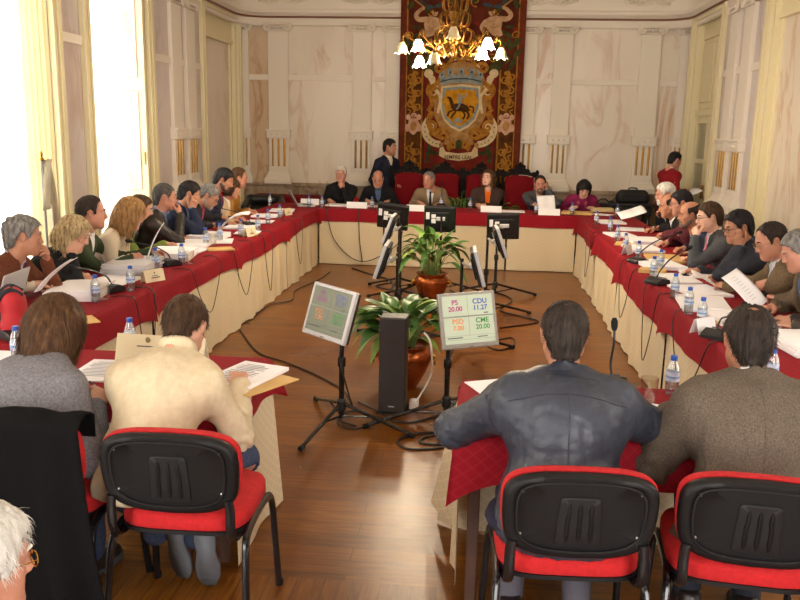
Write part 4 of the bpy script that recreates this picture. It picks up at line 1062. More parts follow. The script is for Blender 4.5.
# ribbons
pl = both(stroke([(431, 120), (427.5, 128), (429.5, 138), (436, 144), (443, 146)], (6.4, 7))) + [[(443, 150.5), (449, 153.5), (462, 155.2), (475, 153.5), (481, 150.5), (481.5, 157.5), (475, 161), (462, 163), (449, 161), (442.5, 157.5)]] + both([[(443, 150), (446.5, 148), (449, 153.5), (445, 154)]])
B0 = layer('motto_ribbon', 'cream', pl, 14); layer('ribbon_fold', 'tan', both([blob(444.5, 146.5, 2, 3, 10, .5), blob(450, 143, 2.4, 3.6, 12, .6)]), 17.4, B0)
x, z = TP(462, 159.2); text_mesh('motto_lettering', 'SEMPRE LEAL', .078, MATS['tap_letter'], B0, (x + .37, -.0745, z - 2.5), rot(PI / 2, 0, 0))
pl = []
for i in range(9):
    t = i / 8; q = bez([(431, 120, 0), (427.5, 128, 0), (429.5, 138, 0), (436, 144, 0), (443, 146, 0)], 2)[i]; pl.append(blob(q[0], q[1], .55, 1.1, 6, .8 * t + i))
layer('ribbon_mark', 'letter', both(pl), 17.4, B0)
layer('pendant_leaf', 'green', [blob(462, 146, 3.4, 5.2)], 15)
# rod
# ------------------------------------------------------------------ chandelier
mat('brass_gilt', (122, 84, 34), .42, metal=1, bump=.2, bscale=40); mat('lamp_glass_lit', (255, 244, 220), .4, emit=((255, 238, 205), 4.)); mat('lamp_glass', (196, 176, 136), .35)
CX, CY, CZ = -.31, 8.2, 2.62
ch = thing('chandelier', 'gilt brass chandelier with tulip glass lamps hanging in front of the tapestry', 'chandelier', (CX, CY, CZ))
b = MB(); b.lathe([(.0, -.12), (.02, -.11), (.045, -.07), (.03, -.03), (.06, .02), (.075, .07), (.03, .12), (.025, .2), (.05, .24), (.062, .3), (.03, .36), (.022, .46), (.045, .52), (.03, .6), (.012, .7), (.008, .8)], 16)
b.tube([(0, 0, .8), (0, 0, ZC - CZ)], .008, 6); b.lathe([(.0, ZC - CZ - .1), (.05, ZC - CZ - .07), (.09, ZC - CZ)], 16)
b.build('stem', MATS['brass_gilt'], ch)
def arm(q, R, z, lit, dz=0, mid=.12):
    c, s = math.cos(q), math.sin(q); d = np.array((c, s, 0))
    pts = bez([d * .04 + (0, 0, .05), d * R * .35 + (0, 0, -.08 + dz), d * R * .72 + (0, 0, .02 + dz), d * R * .95 + (0, 0, .10 + z), d * R + (0, 0, .03 + z)], 6)
    b = MB(); b.tube(pts, .0095, 7)
    for t in (6, 11, 16): 
        p = pts[t]; b.tube([p + (0, 0, -.01) + d * .0] + [p + d * (.035 * math.cos(w) * (1 - w / 9)) + np.array((0, 0, .045 * math.sin(w) * (1 - w / 9))) for w in np.linspace(0, 6.5, 12)], .0055, 5)
        side = np.array((-s, c, 0))
        for sg in (-1, 1): b.sphere(p + side * .018 * sg + (0, 0, .02), (.014, .014, .03), 6)
    b.lathe([(.016, .02), (.028, .0), (.02, -.012)], 10, d * R + (0, 0, .035 + z)); a_ = b.build('arm', MATS['brass_gilt'], ch)
    b = MB(); n = 18; rr = [(.022, .02), (.03, .0), (.045, -.025), (.048, -.05), (.052, -.07), (.066, -.088)]; vs = []
    for r, zz in rr:
        for k in range(n):
            w = 1 + (.12 * math.cos(k * 2 * PI / n * 6) if zz < -.06 else 0); vs.append((r * w * math.cos(2 * PI * k / n), r * w * math.sin(2 * PI * k / n), zz + (-.012 * math.cos(k * 2 * PI / n * 6) if zz < -.08 else 0)))
    b.T = (np.eye(3), d * R + np.array((0, 0, .02 + z)))
    b.add(vs, [(i * n + k, i * n + (k + 1) % n, (i + 1) * n + (k + 1) % n, (i + 1) * n + k) for i in range(len(rr) - 1) for k in range(n)])
    sh_ = b.build('lamp_shade', MATS['lamp_glass_lit' if lit else 'lamp_glass'], a_)
    if lit:
        l = bpy.data.lights.new('lamp_light', 'POINT'); l.energy = 26; l.color = (1, .82, .58); l.shadow_soft_size = .05; lo = bpy.data.objects.new('lamp_light', l); COL.objects.link(lo); lo.parent = ch; lo.location = d * R + np.array((0, 0, z - .1))
for q, R, z, lit in [(3.12, .50, -.01, 0), (3.55, .36, 0, 1), (2.6, .40, -.12, 1), (4.72, .3, .1, 0), (5.75, .37, .02, 1), (6.02, .28, -.06, 1), (.05, .45, -.05, 0), (4.2, .34, -.13, 0), (1.0, .46, .0, 0), (1.9, .46, .0, 0)]: arm(q, R, z, lit)
# acanthus ornaments of the upper body
b = MB()
for k in range(12):
    q = 2 * PI * k / 12; d = np.array((math.cos(q), math.sin(q), 0))
    for z0, R0 in ((.05, .15), (.2, .12), (.34, .1), (.5, .07)):
        b.tube(bez([d * .03 + (0, 0, z0), d * R0 + (0, 0, z0 - .03), d * R0 * 1.25 + (0, 0, z0 + .06), d * R0 * .9 + (0, 0, z0 + .10), d * R0 * .8 + (0, 0, z0 + .06)], 4), [.008 - .0003 * i for i in range(17)], 6)
b.build('acanthus_crown', MATS['brass_gilt'], ch)
# ------------------------------------------------------------------ tables and cloths
lattice_cloth('cloth_red', (134, 11, 27), (156, 34, 46), 20, .8, .35); lattice_cloth('cloth_beige', (206, 190, 158), (222, 208, 180), 20, .75, .6)
mat('wood_dark', (84, 58, 46), .5, c2=(66, 44, 34), vscale=8); mat('board', (150, 120, 90), .6)
def table(x0, x1, y0, y1, label, group='cloth-covered meeting tables'):
    t = thing('conference_table', label, 'table', ((x0 + x1) / 2, (y0 + y1) / 2, 0), 0, group)
    w, l = x1 - x0, y1 - y0
    b = MB(); b.box((0, 0, .733), (w, l, .025)); b.build('tabletop', MATS['board'], t, smooth=False)
    for sx in (-1, 1):
        for sy in (-1, 1):
            b = MB(); b.box((sx * (w / 2 - .05), sy * (l / 2 - .06), .36), (.045, .045, .72)); b.build('leg', MATS['wood_dark'], t, smooth=False, bevel=.004)
    return t
def drape(name, m, label, cat, x0, x1, y0, y1, ov, off=.014, wave=.012, ztop=.7525, top=True, seed=0, group=None, freq=9., corner=.07, flare=.05, zbot=None, joint=0.):
    """cloth over a table: ov = overhang on the (x0, x1, y0, y1) sides"""
    r = np.random.default_rng(seed); b = MB(); uv = []
    def addg(P, UV):
        b.grid(P); uv.extend([q for row in UV for q in row])
    if top:
        xs = np.linspace(x0, x1, 6); ys = np.linspace(y0, y1, 10)
        addg([[(x, y, ztop) for y in ys] for x in xs], [[(x, y) for y in ys] for x in xs])
    sides = [((x0, y1), (x0, y0), (-1, 0), ov[0]), ((x1, y0), (x1, y1), (1, 0), ov[1]), ((x0, y0), (x1, y0), (0, -1), ov[2]), ((x1, y1), (x0, y1), (0, 1), ov[3])]
    order = [0, 2, 1, 3]
    hasL = {0: (3, 2), 2: (0, 1), 1: (2, 3), 3: (1, 0)}
    u0 = 0
    for si in order:
        a, c, n, d = sides[si]
        if d <= 0: continue
        a = np.array(a); c = np.array(c); n = np.array(n, float); L = np.linalg.norm(c - a); t = (c - a) / L
        N = max(12, int(L / .035)); rows = 7; P = [[] for _ in range(rows)]; UV = [[] for _ in range(rows)]
        ph = r.uniform(0, 6, 4); cl, cr = [sides[k][3] > 0 for k in hasL[si]]
        for i in range(N + 1):
            s = L * i / N; e = 0
            el = math.exp(-s / .09) * (1 if cl else joint); er = math.exp(-(L - s) / .09) * (1 if cr else joint)
            wv = math.sin(s * freq + ph[0]) * .6 + math.sin(s * freq * 2.3 + ph[1]) * .3 + math.sin(s * freq * .45 + ph[2]) * .5
            dd = d + corner * (el + er) + .012 * math.sin(s * 3 + ph[3]) * (zbot is None)
            for j in range(rows):
                f = j / (rows - 1); oo = off + wave * wv * f ** .8 + flare * (el + er) * f + .012 * f
                oo = max(oo, off * .6)
                p = a + t * s + n * oo + (-t * el * cl + t * er * cr) * (off + (flare + .012) * f) * 1.0
                z = ztop - dd * f
                if j == 0: p = a + t * s + n * off * .5; z = ztop - .002
                if zbot is not None: z = max(z, zbot)
                P[j].append((p[0], p[1], z)); UV[j].append((u0 + s, -dd * f))
        P.insert(0, [tuple(a + t * L * i / N) + (ztop,) for i in range(N + 1)]); UV.insert(0, [(u0 + L * i / N, .01) for i in range(N + 1)])
        addg(P, UV); u0 += L
    b.uv = uv; o = b.build(name, MATS[m], None, auto=60)
    return tag(o, label, cat, group)
GT = 'red tablecloths on the meeting tables'; GS = 'beige table skirts under the red cloths'
XI, XO = -2.19, -2.91; RI, RO = 1.29, 2.01; YB0, YB1 = 11.0, 11.72
lt = [(3.72, 5.25), (5.25, 7.22), (7.22, 9.12), (9.12, 11.0)]; rt_ = [(3.66, 5.55), (5.55, 7.6), (7.6, 9.2), (9.2, 11.0)]
lw = ['nearest the camera', 'before the man in green', 'before the bearded man', 'meeting the back table']
rw = ['nearest the camera', 'before the pink tie', 'before the man in maroon', 'meeting the back table']
for i, (a, c) in enumerate(lt):
    e = .012
    table(XO, XI, a + e, c - e, 'long table on the left side, ' + lw[i])
    drape('table_skirt', 'cloth_beige', 'beige lattice skirt on the left row, ' + lw[i], 'table skirt', XO + .02, XI - .0, a + e, c - e, (0, .74, .70 if i == 0 else 0, 0), off=.010, wave=.022, ztop=.7490, top=False, seed=i, group=GS, freq=16, corner=0, flare=.05, zbot=.008)
    drape('tablecloth', 'cloth_red', 'red cloth on the left row of tables, ' + lw[i], 'tablecloth', XO, XI, a + .002, c - .002, (.14, (.2, .165, .18, .165)[i], .17 if i == 0 else 0, 0), off=.02, wave=.008, seed=20 + i, group=GT, joint=.55)
for i, (a, c) in enumerate(rt_):
    table(RI, RO, a + .012, c - .012, 'long table on the right side, ' + rw[i])
    drape('table_skirt', 'cloth_beige', 'beige lattice skirt on the right row, ' + rw[i], 'table skirt', RI, RO - .02, a + .012, c - .012, (.74, 0, .70 if i == 0 else 0, 0), off=.010, wave=.022, ztop=.7490, top=False, seed=40 + i, group=GS, freq=15, corner=0, flare=.05, zbot=.008)
    drape('tablecloth', 'cloth_red', 'red cloth on the right row of tables, ' + rw[i], 'tablecloth', RI, RO, a + .002, c - .002, ((.19, .24, .2, .2)[i], .14, .17 if i == 0 else 0, 0), off=.02, wave=.01, seed=60 + i, group=GT, joint=.8)
bx = [(-2.91, -1.28), (-1.28, .36), (.36, 2.01)]; bw = ['before the white-haired man', 'before the man in the tan suit', 'before the woman in magenta']
for i, (a, c) in enumerate(bx):
    table(a + .012, c - .012, YB0 + .01, YB1, 'long table along the back, ' + bw[i])
    s0, s1 = (XI + .03 if i == 0 else a + .012), (RI - .03 if i == 2 else c - .012)
    drape('table_skirt', 'cloth_beige', 'beige lattice skirt of the back table, ' + bw[i], 'table skirt', s0, s1, YB0 + .0, YB1, (0, 0, .74, 0), off=.010, wave=.014, ztop=.7490, top=False, seed=80 + i, group=GS, freq=9, corner=0, zbot=.008)
    f = drape('tablecloth', 'cloth_red', 'red cloth on the back table, ' + bw[i], 'tablecloth', a, c, YB0 + .002, YB1, (0, 0, 0, .14), off=.02, wave=.006, seed=90 + i, group=GT)
    # front fall only between the side rows
    b = MB(); P = []; UV = []
    for j in range(5):
        q = j / 4; P.append([(x, YB0 - .022 - .006 * q * math.sin(x * 9) - .008 * q, .7525 - .165 * q) for x in np.linspace(s0 - .01, s1 + .01, 50)]); UV.append([(x, -q * .165) for x in np.linspace(s0 - .01, s1 + .01, 50)])
    P.insert(0, [(x, YB0 + .002, .7525) for x in np.linspace(s0 - .01, s1 + .01, 50)]); UV.insert(0, [(x, .01) for x in np.linspace(s0 - .01, s1 + .01, 50)])
    b.grid(P); b.uv = [q for r in UV for q in r]; b.build('front_fall', MATS['cloth_red'], f, auto=60)
# near tables
NL = (-2.45, -.98, 3.10, 3.69); NR = (-.03, 1.72, 2.86, 3.50)
table(NL[0], NL[1], NL[2], NL[3], 'near left table under the papers of the man in the cream cardigan'); table(NR[0], NR[1], NR[2], NR[3], 'near right table where the man in the leather jacket sits')
drape('table_skirt', 'cloth_beige', 'beige lattice skirt reaching the floor on the near left table', 'table skirt', *NL, (0, .74, 0, .74), off=.012, wave=.012, ztop=.749, top=False, seed=3, group=GS, freq=11, corner=0, flare=.03, zbot=.008)
drape('tablecloth', 'cloth_red', 'red cloth on the near left table with its corner hanging down', 'tablecloth', *NL, (0, .13, .13, .15), off=.022, wave=.012, seed=5, group=GT, corner=.05)
drape('table_skirt', 'cloth_beige', 'beige skirt bunched at the left end of the near right table', 'table skirt', *NR, (.64, 0, 0, .74), off=.014, wave=.034, ztop=.749, top=False, seed=8, group=GS, freq=15, corner=0, flare=.09, zbot=.008)
drape('tablecloth', 'cloth_red', 'red cloth on the near right table falling low on its left end', 'tablecloth', *NR, (.2, 0, .16, .15), off=.03, wave=.012, seed=9, group=GT, corner=.13, flare=.012)
# little folds of red cloth sticking out where two cloths meet are part of the cloths above
# ------------------------------------------------------------------ chairs
mat('chair_black', (24, 23, 24), .45, bump=.12, bscale=260, spec=.25); mat('chair_red', (196, 26, 30), .9, bump=.3, bscale=320, c2=(176, 20, 26), vscale=60); mat('metal_black', (22, 22, 24), .25, coat=.3); mat('screw', (210, 206, 200), .3, metal=.8); mat('chair_black2', (34, 33, 34), .45, spec=.25)
def loft(b, outline, rings, fn):
    n = len(outline); vs = []
    for sc, d in rings:
        for x, z in outline: vs.append(fn(x * sc, z * sc, d))
    fs = [(i * n + k, i * n + (k + 1) % n, (i + 1) * n + (k + 1) % n, (i + 1) * n + k) for i in range(len(rings) - 1) for k in range(n)]
    vs.append(fn(0, 0, rings[-1][1])); c = len(vs) - 1; o = (len(rings) - 1) * n
    fs += [(o + k, o + (k + 1) % n, c) for k in range(n)]
    vs.append(fn(0, 0, rings[0][1])); c = len(vs) - 1
    fs += [((k + 1) % n, k, c) for k in range(n)]
    b.add(vs, fs)
def superell(a, c, p=4.5, n=56, fn=lambda x, z: (x, z)):
    out = []
    for k in range(n):
        q = 2 * PI * k / n; x = a * math.copysign(abs(math.cos(q)) ** (2 / p), math.cos(q)); z = c * math.copysign(abs(math.sin(q)) ** (2 / p), math.sin(q)); out.append(fn(x, z))
    return out
def make_chair(label, loc, rotz):
    t = thing('conference_chair', label, 'chair', loc, rotz, 'red and black conference chairs')
    seat_o = superell(.232, .215, 4.5)
    b = MB(); loft(b, seat_o, [(.97, .444), (1, .452), (1, .484), (.97, .5), (.88, .51), (.5, .51)], lambda x, y, d: (x, y + .01, d - .02 * (x / .23) ** 2 * 0 - (.012 if y > .19 else 0))); b.build('seat', MATS['chair_red'], t, auto=50)
    b = MB(); loft(b, seat_o, [(.9, .424), (1.0, .43), (1.0, .444), (.9, .446)], lambda x, y, d: (x, y + .01, d)); b.build('seat_pan', MATS['chair_black'], t, auto=50)
    # back: black rear shell, red cushion in front
    zc, tl = .69, math.radians(9)
    def place(x, z, d):  # d>0 towards the rear
        y = -.235 - d - .35 * (.053 - x * x) * .45 * -1 - .012; return (x, y - z * math.sin(tl), zc + z * math.cos(tl))
    def shp(x, z):
        w = 1 - .05 * max(0, -z / .14); dz = -.03 * (1 - (x / .236) ** 2) if z < 0 else .006 * (1 - (x / .236) ** 2)
        return (x * w, z + dz * (abs(z) / .134))
    bo = superell(.236, .134, 4.6, 64, shp)
    b = MB(); loft(b, bo, [(.97, .0), (1.0, .006), (1.0, .02), (.975, .034), (.93, .041), (.86, .041), (.83, .033), (.5, .033)], place); sh_ = b.build('back_shell', MATS['chair_black'], t, auto=50)
    b = MB()
    pl = [(-.07, -.112), (.07, -.112), (.062, .062), (-.062, .062)]
    pl2 = []
    for i in range(4):
        p0, p1, p2 = np.array(pl[i - 1]), np.array(pl[i]), np.array(pl[(i + 1) % 4])
        for s in np.linspace(0, 1, 4): 
            q = p1 + (p0 - p1) / np.linalg.norm(p0 - p1) * .016 * (1 - s) ** 2 + (p2 - p1) / np.linalg.norm(p2 - p1) * .016 * s ** 2; pl2.append(tuple(q))
    loft(b, pl2, [(1.0, .028), (1.0, .037), (.93, .041), (.5, .041)], place); b.build('rib_plate', MATS['chair_black2'], sh_, auto=40)
    b = MB()
    for k in (-1, 0, 1): b.tube([place(k * .033 * (1 + .1 * (z < 0)), z, .041) for z in np.linspace(-.095, .042, 8)], [.003] + [.0075] * 6 + [.003], 8)
    b.build('rib', MATS['chair_black'], sh_)
    b = MB(); b.tube([place(x * .82, z * .82, .0415) for x, z in bo], .004, 6, closed=True); b.build('panel_bead', MATS['chair_black2'], sh_)
    for sx, sz in ((-1, .082), (1, .082), (-1, -.07), (1, -.07)):
        b = MB(); b.sphere(place(sx * .178, sz, .036), .0048, 8); b.build('screw', MATS['screw'], sh_)
    b = MB(); loft(b, bo, [(1.0, -.0), (1.015, -.012), (1.01, -.03), (.95, -.046), (.8, -.052), (.5, -.052)], lambda x, z, d: place(x, z + .003, d)); b.build('backrest', MATS['chair_red'], t, auto=50)
    for sx in (-1, 1):
        x = sx * .24
        b = MB(); b.tube(bez([(x * 1.06, .23, 0), (x * 1.03, .205, .2), (x, .185, .37), (x * .97, .14, .425), (x * .95, .0, .432), (x * .97, -.16, .425), (x, -.215, .37), (x * 1.03, -.245, .2), (x * 1.06, -.275, 0)], 6), .0135, 10, flat=1.35); b.build('leg_frame', MATS['metal_black'], t)
        b = MB(); b.tube(bez([(sx * .2, -.08, .425), (sx * .205, -.2, .43), (sx * .205, -.262, .47), (sx * .205, -.272, .56), (sx * .2, -.275, .6)], 6), .017, 8, flat=.6); b.build('back_bar', MATS['metal_black'], t)
        for yy in (.232, -.277):
            b = MB(); b.lathe([(.017, 0), (.018, .02), (.015, .025)], 10, (x * 1.06, yy, 0)); b.build('foot_cap', MATS['chair_black'], t)
    return t
# ------------------------------------------------------------------ thrones
mat('carved_wood', (24, 15, 12), .6, bump=.3, bscale=30, spec=.15); mat('velvet_red', (112, 8, 18), .9, spec=.2, bump=.2, bscale=120)
def make_throne(label, loc):
    t = thing('carved_throne', label, 'armchair', loc, PI, 'carved armchairs behind the back table')
    W = .255
    b = MB(); b.b2((-.21, -.235, .62), (.21, -.2, 1.16)); loft(b, superell(.215, .3, 4, 40), [(1, 0), (1, .03), (.9, .045), (.5, .05)], lambda x, z, d: (x, -.205 + d, .88 + z)); b.build('back_cushion', MATS['velvet_red'], t, auto=50)
    b = MB()
    for s in (-1, 1):
        b.tube([(s * W, -.23, z) for z in np.linspace(.0, 1.18, 30)], [.026 + .006 * math.sin(z * 38) for z in np.linspace(0, 1.18, 30)], 8)
        b.sphere((s * W, -.23, 1.22), (.03, .03, .045), 8)
    b.build('stile', MATS['carved_wood'], t)
    b = MB()
    out = [(-.27, 1.12), (-.28, 1.2), (-.22, 1.235), (-.16, 1.22), (-.13, 1.27), (-.08, 1.28), (-.075, 1.33), (-.03, 1.345), (0, 1.385), (.03, 1.345), (.075, 1.33), (.08, 1.28), (.13, 1.27), (.16, 1.22), (.22, 1.235), (.28, 1.2), (.27, 1.12), (.2, 1.16), (.1, 1.185), (0, 1.19), (-.1, 1.185), (-.2, 1.16)]
    b.prism(out[::-1], .045, lambda x, z, d: (x, -.25 + d, z))
    for s in (-1, 1):
        for (x, z, r) in ((.2, 1.2, .03), (.11, 1.24, .03), (.05, 1.3, .026), (.25, 1.16, .022)):
            pts = [(s * x + s * r * (1 - .8 * i / 14) * math.cos(i * .75), -.2, z + r * (1 - .8 * i / 14) * math.sin(i * .75)) for i in range(15)]; b.tube(pts, .009, 6)
    b.sphere((0, -.21, 1.33), (.026, .03, .035), 8); b.sphere((0, -.21, 1.25), (.045, .02, .035), 10)
    b.build('crest', MATS['carved_wood'], t, auto=30, bevel=.006)
    b = MB(); b.b2((-W, -.245, .56), (W, -.21, .64)); b.b2((-W, -.24, .38), (W, .26, .43)); b.build('rail', MATS['carved_wood'], t, smooth=False, bevel=.008)
    b = MB(); loft(b, superell(.235, .23, 5, 40), [(1, .43), (1.02, .46), (.98, .49), (.5, .505)], lambda x, y, d: (x, y + .02, d)); b.build('seat', MATS['velvet_red'], t, auto=50)
    for s in (-1, 1):
        b = MB(); b.tube(bez([(s * W, -.22, .7), (s * W, -.05, .72), (s * W, .12, .69), (s * W, .2, .66), (s * W, .23, .62)], 5), .022, 8); b.tube([(s * W, .2, .66), (s * W, .22, .43)], .022, 8); b.build('armrest', MATS['carved_wood'], t)
        b = MB(); zs = np.linspace(0, .4, 16); b.tube([(s * W * .95, .23, z) for z in zs], [.024 + .009 * math.sin(z * 45) for z in zs], 8); b.build('leg', MATS['carved_wood'], t)
    return t
# ------------------------------------------------------------------ table things
thin_clear('bottle_plastic', (240, 245, 248), .2, .1); mat('water_blue', (178, 196, 206), .1, spec=.6); mat('cap_blue', (44, 86, 178), .4); mat('label_white', (226, 228, 234), .5, c2=(120, 150, 200), vscale=40); mat('label_band', (120, 150, 196), .5)
thin_clear('glass_clear', (250, 249, 246), .04, .03)
mat('paper', (240, 239, 243), .8); mat('paper_grey', (200, 198, 200), .8); mat('card_cream', (226, 212, 178), .8); mat('manila', (214, 178, 112), .7, c2=(200, 160, 96), vscale=6); mat('ink', (70, 70, 80), .8); mat('crest_ink', (140, 130, 84), .8)
mat('plastic_black', (26, 26, 28), .45); mat('plastic_grey', (70, 72, 76), .5); mat('foam_black', (18, 18, 18), .95, bump=.4, bscale=300)
ZT = .7545
def make_bottle(label, loc):
    t = thing('water_bottle', label, 'bottle', loc, random.uniform(0, 6), 'water bottles on the tables')
    b = MB(); b.lathe([(.0, .001), (.024, .001), (.027, .006), (.0275, .03), (.026, .036), (.0275, .042), (.0275, .11), (.024, .125), (.014, .145), (.0125, .152)], 18); b.build('body', MATS['bottle_plastic'], t)
    b = MB(); b.lathe([(0, .003), (.0255, .006), (.0258, .1), (0, .1)], 14); b.build('water', MATS['bottle_plastic'], t)
    b = MB(); b.lathe([(.0282, .06), (.0282, .1)], 18); lb = b.build('paper_label', MATS['label_white'], t)
    b = MB(); b.lathe([(.0284, .074), (.0284, .084)], 18); b.build('label_stripe', MATS['label_band'], lb)
    b = MB(); b.lathe([(.0145, .148), (.0148, .166), (.012, .169), (0, .169)], 14); b.build('cap', MATS['cap_blue'], t)
    return t
BOT = [None]
def bottle(label, x, y, z=None):
    loc = (x, y, ZT if z is None else z)
    if BOT[0] is None: BOT[0] = make_bottle(label, loc); return BOT[0]
    return dup(BOT[0], loc, random.uniform(0, 6), label)
GLS = [None]
def glass(label, x, y, z=None, up=True):
    loc = (x, y, ZT if z is None else z)
    o = GLS[0]
    if o is None:
        b = MB(); b.lathe([(.0, .004), (.029, .004), (.031, .0), (.036, .105), (.0345, .105), (.0295, .008), (0, .008)], 20); o = b.build('drinking_glass', MATS['glass_clear']); GLS[0] = o
    else: o = o.copy(); COL.objects.link(o)
    o.location = loc; return tag(o, label, 'glass', 'drinking glasses on the tables')
def paper(label, x, y, q=0., w=.21, l=.297, th=.003, m='paper', cat='papers', name='paper_stack', z=None, group='papers on the tables', lines=False, n=1):
    b = MB(); z0 = 0; k = max(1, int(th / .012)) if n == 1 else n; r = np.random.default_rng(int(abs(x * 977 + y * 131)) + 1)
    for i in range(k):
        b.box((r.normal() * .004 * (i > 0), r.normal() * .004 * (i > 0), z0 + th / k / 2), (w, l, th / k * .96), rz(r.normal() * .03 * (i > 0))); z0 += th / k
    o = b.build(name, MATS[m], smooth=False); o.location = (x, y, ZT if z is None else z); o.rotation_euler = (0, 0, math.radians(q)); tag(o, label, cat, group)
    if lines:
        b = MB()
        for i in range(11): b.box((-w * .08 + (0 if i % 4 else -.01), l * (.36 - .065 * i), th + .0008), (w * (.62 if i % 4 else .4), .0035, .0006))
        b.build('print', MATS['ink'], o, smooth=False)
    return o
def sheet(label, c, R, w=.21, l=.297, curl=.03, m='paper', group='loose sheets held in the hands', lines=True):
    """a held sheet: R columns = across, along, normal"""
    b = MB(); P = []
    for i in range(9):
        u = (i / 8 - .5); P.append([(u * w, v * l, curl * (1 - (2 * v) ** 2) + curl * .4 * (2 * u) ** 2) for v in np.linspace(-.5, .5, 9)])
    b.grid(P); o = b.build('sheet_of_paper', MATS[m], solid=.0012)
    M = Matrix([list(map(float, r)) for r in R]).to_4x4(); M.translation = Vector([float(q) for q in c]); o.matrix_world = M
    if lines:
        b = MB()
        for i in range(9):
            v = .36 - .08 * i; b.box((0, v * l, curl * (1 - (2 * v) ** 2) + .0012), (w * .66, .004, .0006))
        b.build('print', MATS['paper_grey'], o, smooth=False)
    return tag(o, label, 'sheet of paper', group)
def fr(across, normal):
    n = nrm(normal); a = np.array(across, float); a = nrm(a - n * (a @ n)); return np.stack([a, np.cross(n, a), n], 1)
def name_card(label, x, y, q, w=.2, h=.085, z=None, m='card_cream'):
    """folded tent card; q = heading (degrees) its front looks to"""
    b = MB(); d = h * .45
    b.box((0, -d / 2, h / 2), (w, .0016, h * 1.07), rot(-math.atan2(d / 2, h) * 1.2, 0, 0)); b.box((0, d / 2, h / 2), (w, .0016, h * 1.07), rot(math.atan2(d / 2, h) * 1.2, 0, 0))
    o = b.build('name_card', MATS[m], smooth=False); o.location = (x, y, ZT if z is None else z); o.rotation_euler = (0, 0, math.radians(q + 180)); tag(o, label, 'name card', 'folded name cards')
    b = MB(); R = rot(-math.atan2(d / 2, h) * 1.2, 0, 0); R = rot(-.26, 0, 0)
    b.box((0, -d * .82, h * .36), (w * .42, .0016, .007), R); b.box((0, -d * .7, h * .52), (w * .3, .0016, .004), R); b.build('name_line', MATS['ink'], o, smooth=False)
    b = MB(); b.sphere((0, -d * .5, h * .76), (.006, .0025, .008), 8); b.build('crest', MATS['crest_ink'], o)
    return o
def mic(label, x, y, q, reach=.36, height=.2):
    """conference microphone on a flat base; q = heading of the stalk"""
    t = thing('table_microphone', label, 'microphone', (x, y, ZT), math.radians(q), 'gooseneck microphones on the tables')
    b = MB(); b.prism([(-.06, .0), (-.06, .028), (.0, .05), (.075, .034), (.085, .0)], .13, lambda a, z, d: (d - .065, a, z)); b.build('base', MATS['plastic_black'], t, smooth=False, bevel=.006)
    b = MB(); b.box((0, .045, .046), (.08, .04, .006), rot(-.2, 0, 0)); b.build('button_panel', MATS['plastic_grey'], t, smooth=False)
    pts = bez([(0, .0, .045), (0, .04, .1), (0, reach * .45, height * .75), (0, reach, height)], 8)
    b = MB(); b.tube(pts, .0052, 6); b.build('gooseneck', MATS['plastic_black'], t)
    b = MB(); p, d = pts[-1], nrm(pts[-1] - pts[-3]); b.tube([p - d * .01, p + d * .005, p + d * .03, p + d * .045], [.009, .014, .015, .008], 10); b.build('mic_head', MATS['foam_black'], t)
    return t
def cable(label, pts, r=.0036, m='plastic_black', group='cables around the tables', n=10, name='cable', cat='cable'):
    b = MB(); b.tube(bez(pts, n), r, 6); o = b.build(name, MATS[m]); return tag(o, label, cat, group)
# ------------------------------------------------------------------ camera geometry (used to measure positions in the room)
CF, CPIT, CYAW, CROLL, CH = 824.6, .2048, .0945, .0209, 1.83
_fw = np.array([-math.sin(CYAW) * math.cos(CPIT), math.cos(CYAW) * math.cos(CPIT), -math.sin(CPIT)]); _r0 = np.array([math.cos(CYAW), math.sin(CYAW), 0]); _u0 = np.cross(_r0, _fw)
_r = math.cos(CROLL) * _r0 + math.sin(CROLL) * _u0; _u = -math.sin(CROLL) * _r0 + math.cos(CROLL) * _u0
def ray(x, y): return _fw + _r * (x - 400) / CF - _u * (y - 300) / CF
C0 = np.array([0, 0, CH])
def atY(x, y, Y): d = ray(x, y); return C0 + d * (Y / d[1])
def atX(x, y, X): d = ray(x, y); return C0 + d * (X / d[0])
def atZ(x, y, Z): d = ray(x, y); return C0 + d * ((Z - CH) / d[2])
# ------------------------------------------------------------------ people round the tables
GL, GB, GR, GN = 'people along the left tables', 'people along the back table', 'people along the right tables', 'people at the near tables seen from behind'
PP = {}
def hpos(x, y, X): return tuple(atX(x, y, X))
seated = []
def P_(key, desc, label, *a, chair=True, **k):
    i = person(label, *a, **k); PP[key] = i; i['desc'] = desc
    if chair: seated.append((key, desc))
    return i
# left row (facing +x)
P_('L0', 'the person at the left edge', 'person in a cream jacket at the left edge, only a forearm in view', (-2.83, 4.2, 1.15), -78, hair=dict(col='hair_grey'), top=dict(mat='coat_beige'), hands=dict(R={'at': atZ(34, 292, .80), 'pose': 'pinch'}, L={'at': atZ(62, 285, .80), 'pose': 'pinch'}), group=GL, var=1, lean=24)
P_('L1', 'the grey-haired man in brown', 'man with wavy grey hair in a brown blazer, hand raised to his nose', hpos(24, 236, -2.75), -84, lean=20, hy=24, hp=-8, hair=dict(style='curly', col='hair_grey', thick=.012, n=700, len=.04, spread=.6, r=.002), skin='skin_tan', top=dict(mat='suit_brown', shirt='shirt_pale', tie='tie_wine', cuffs=True, deep=1, crease=.5), hands=dict(L='mouth', R={'at': atZ(70, 277, .80), 'pose': 'pinch'}), group=GL, var=2)
P_('L2', 'the blonde woman', 'woman with streaked blonde bob in black, resting her cheek on one hand', hpos(74, 234, -2.72), -82, sex='f', lean=26, hy=6, hp=-24, hr=-8, hair=dict(style='bob', col='hair_blonde', thick=.014, vol=.006, n=900, len=.1, down=1.4, r=.002), top=dict(mat='knit_black', kind='sweater', collar=False), hands=dict(R='cheek'), group=GL, var=3)
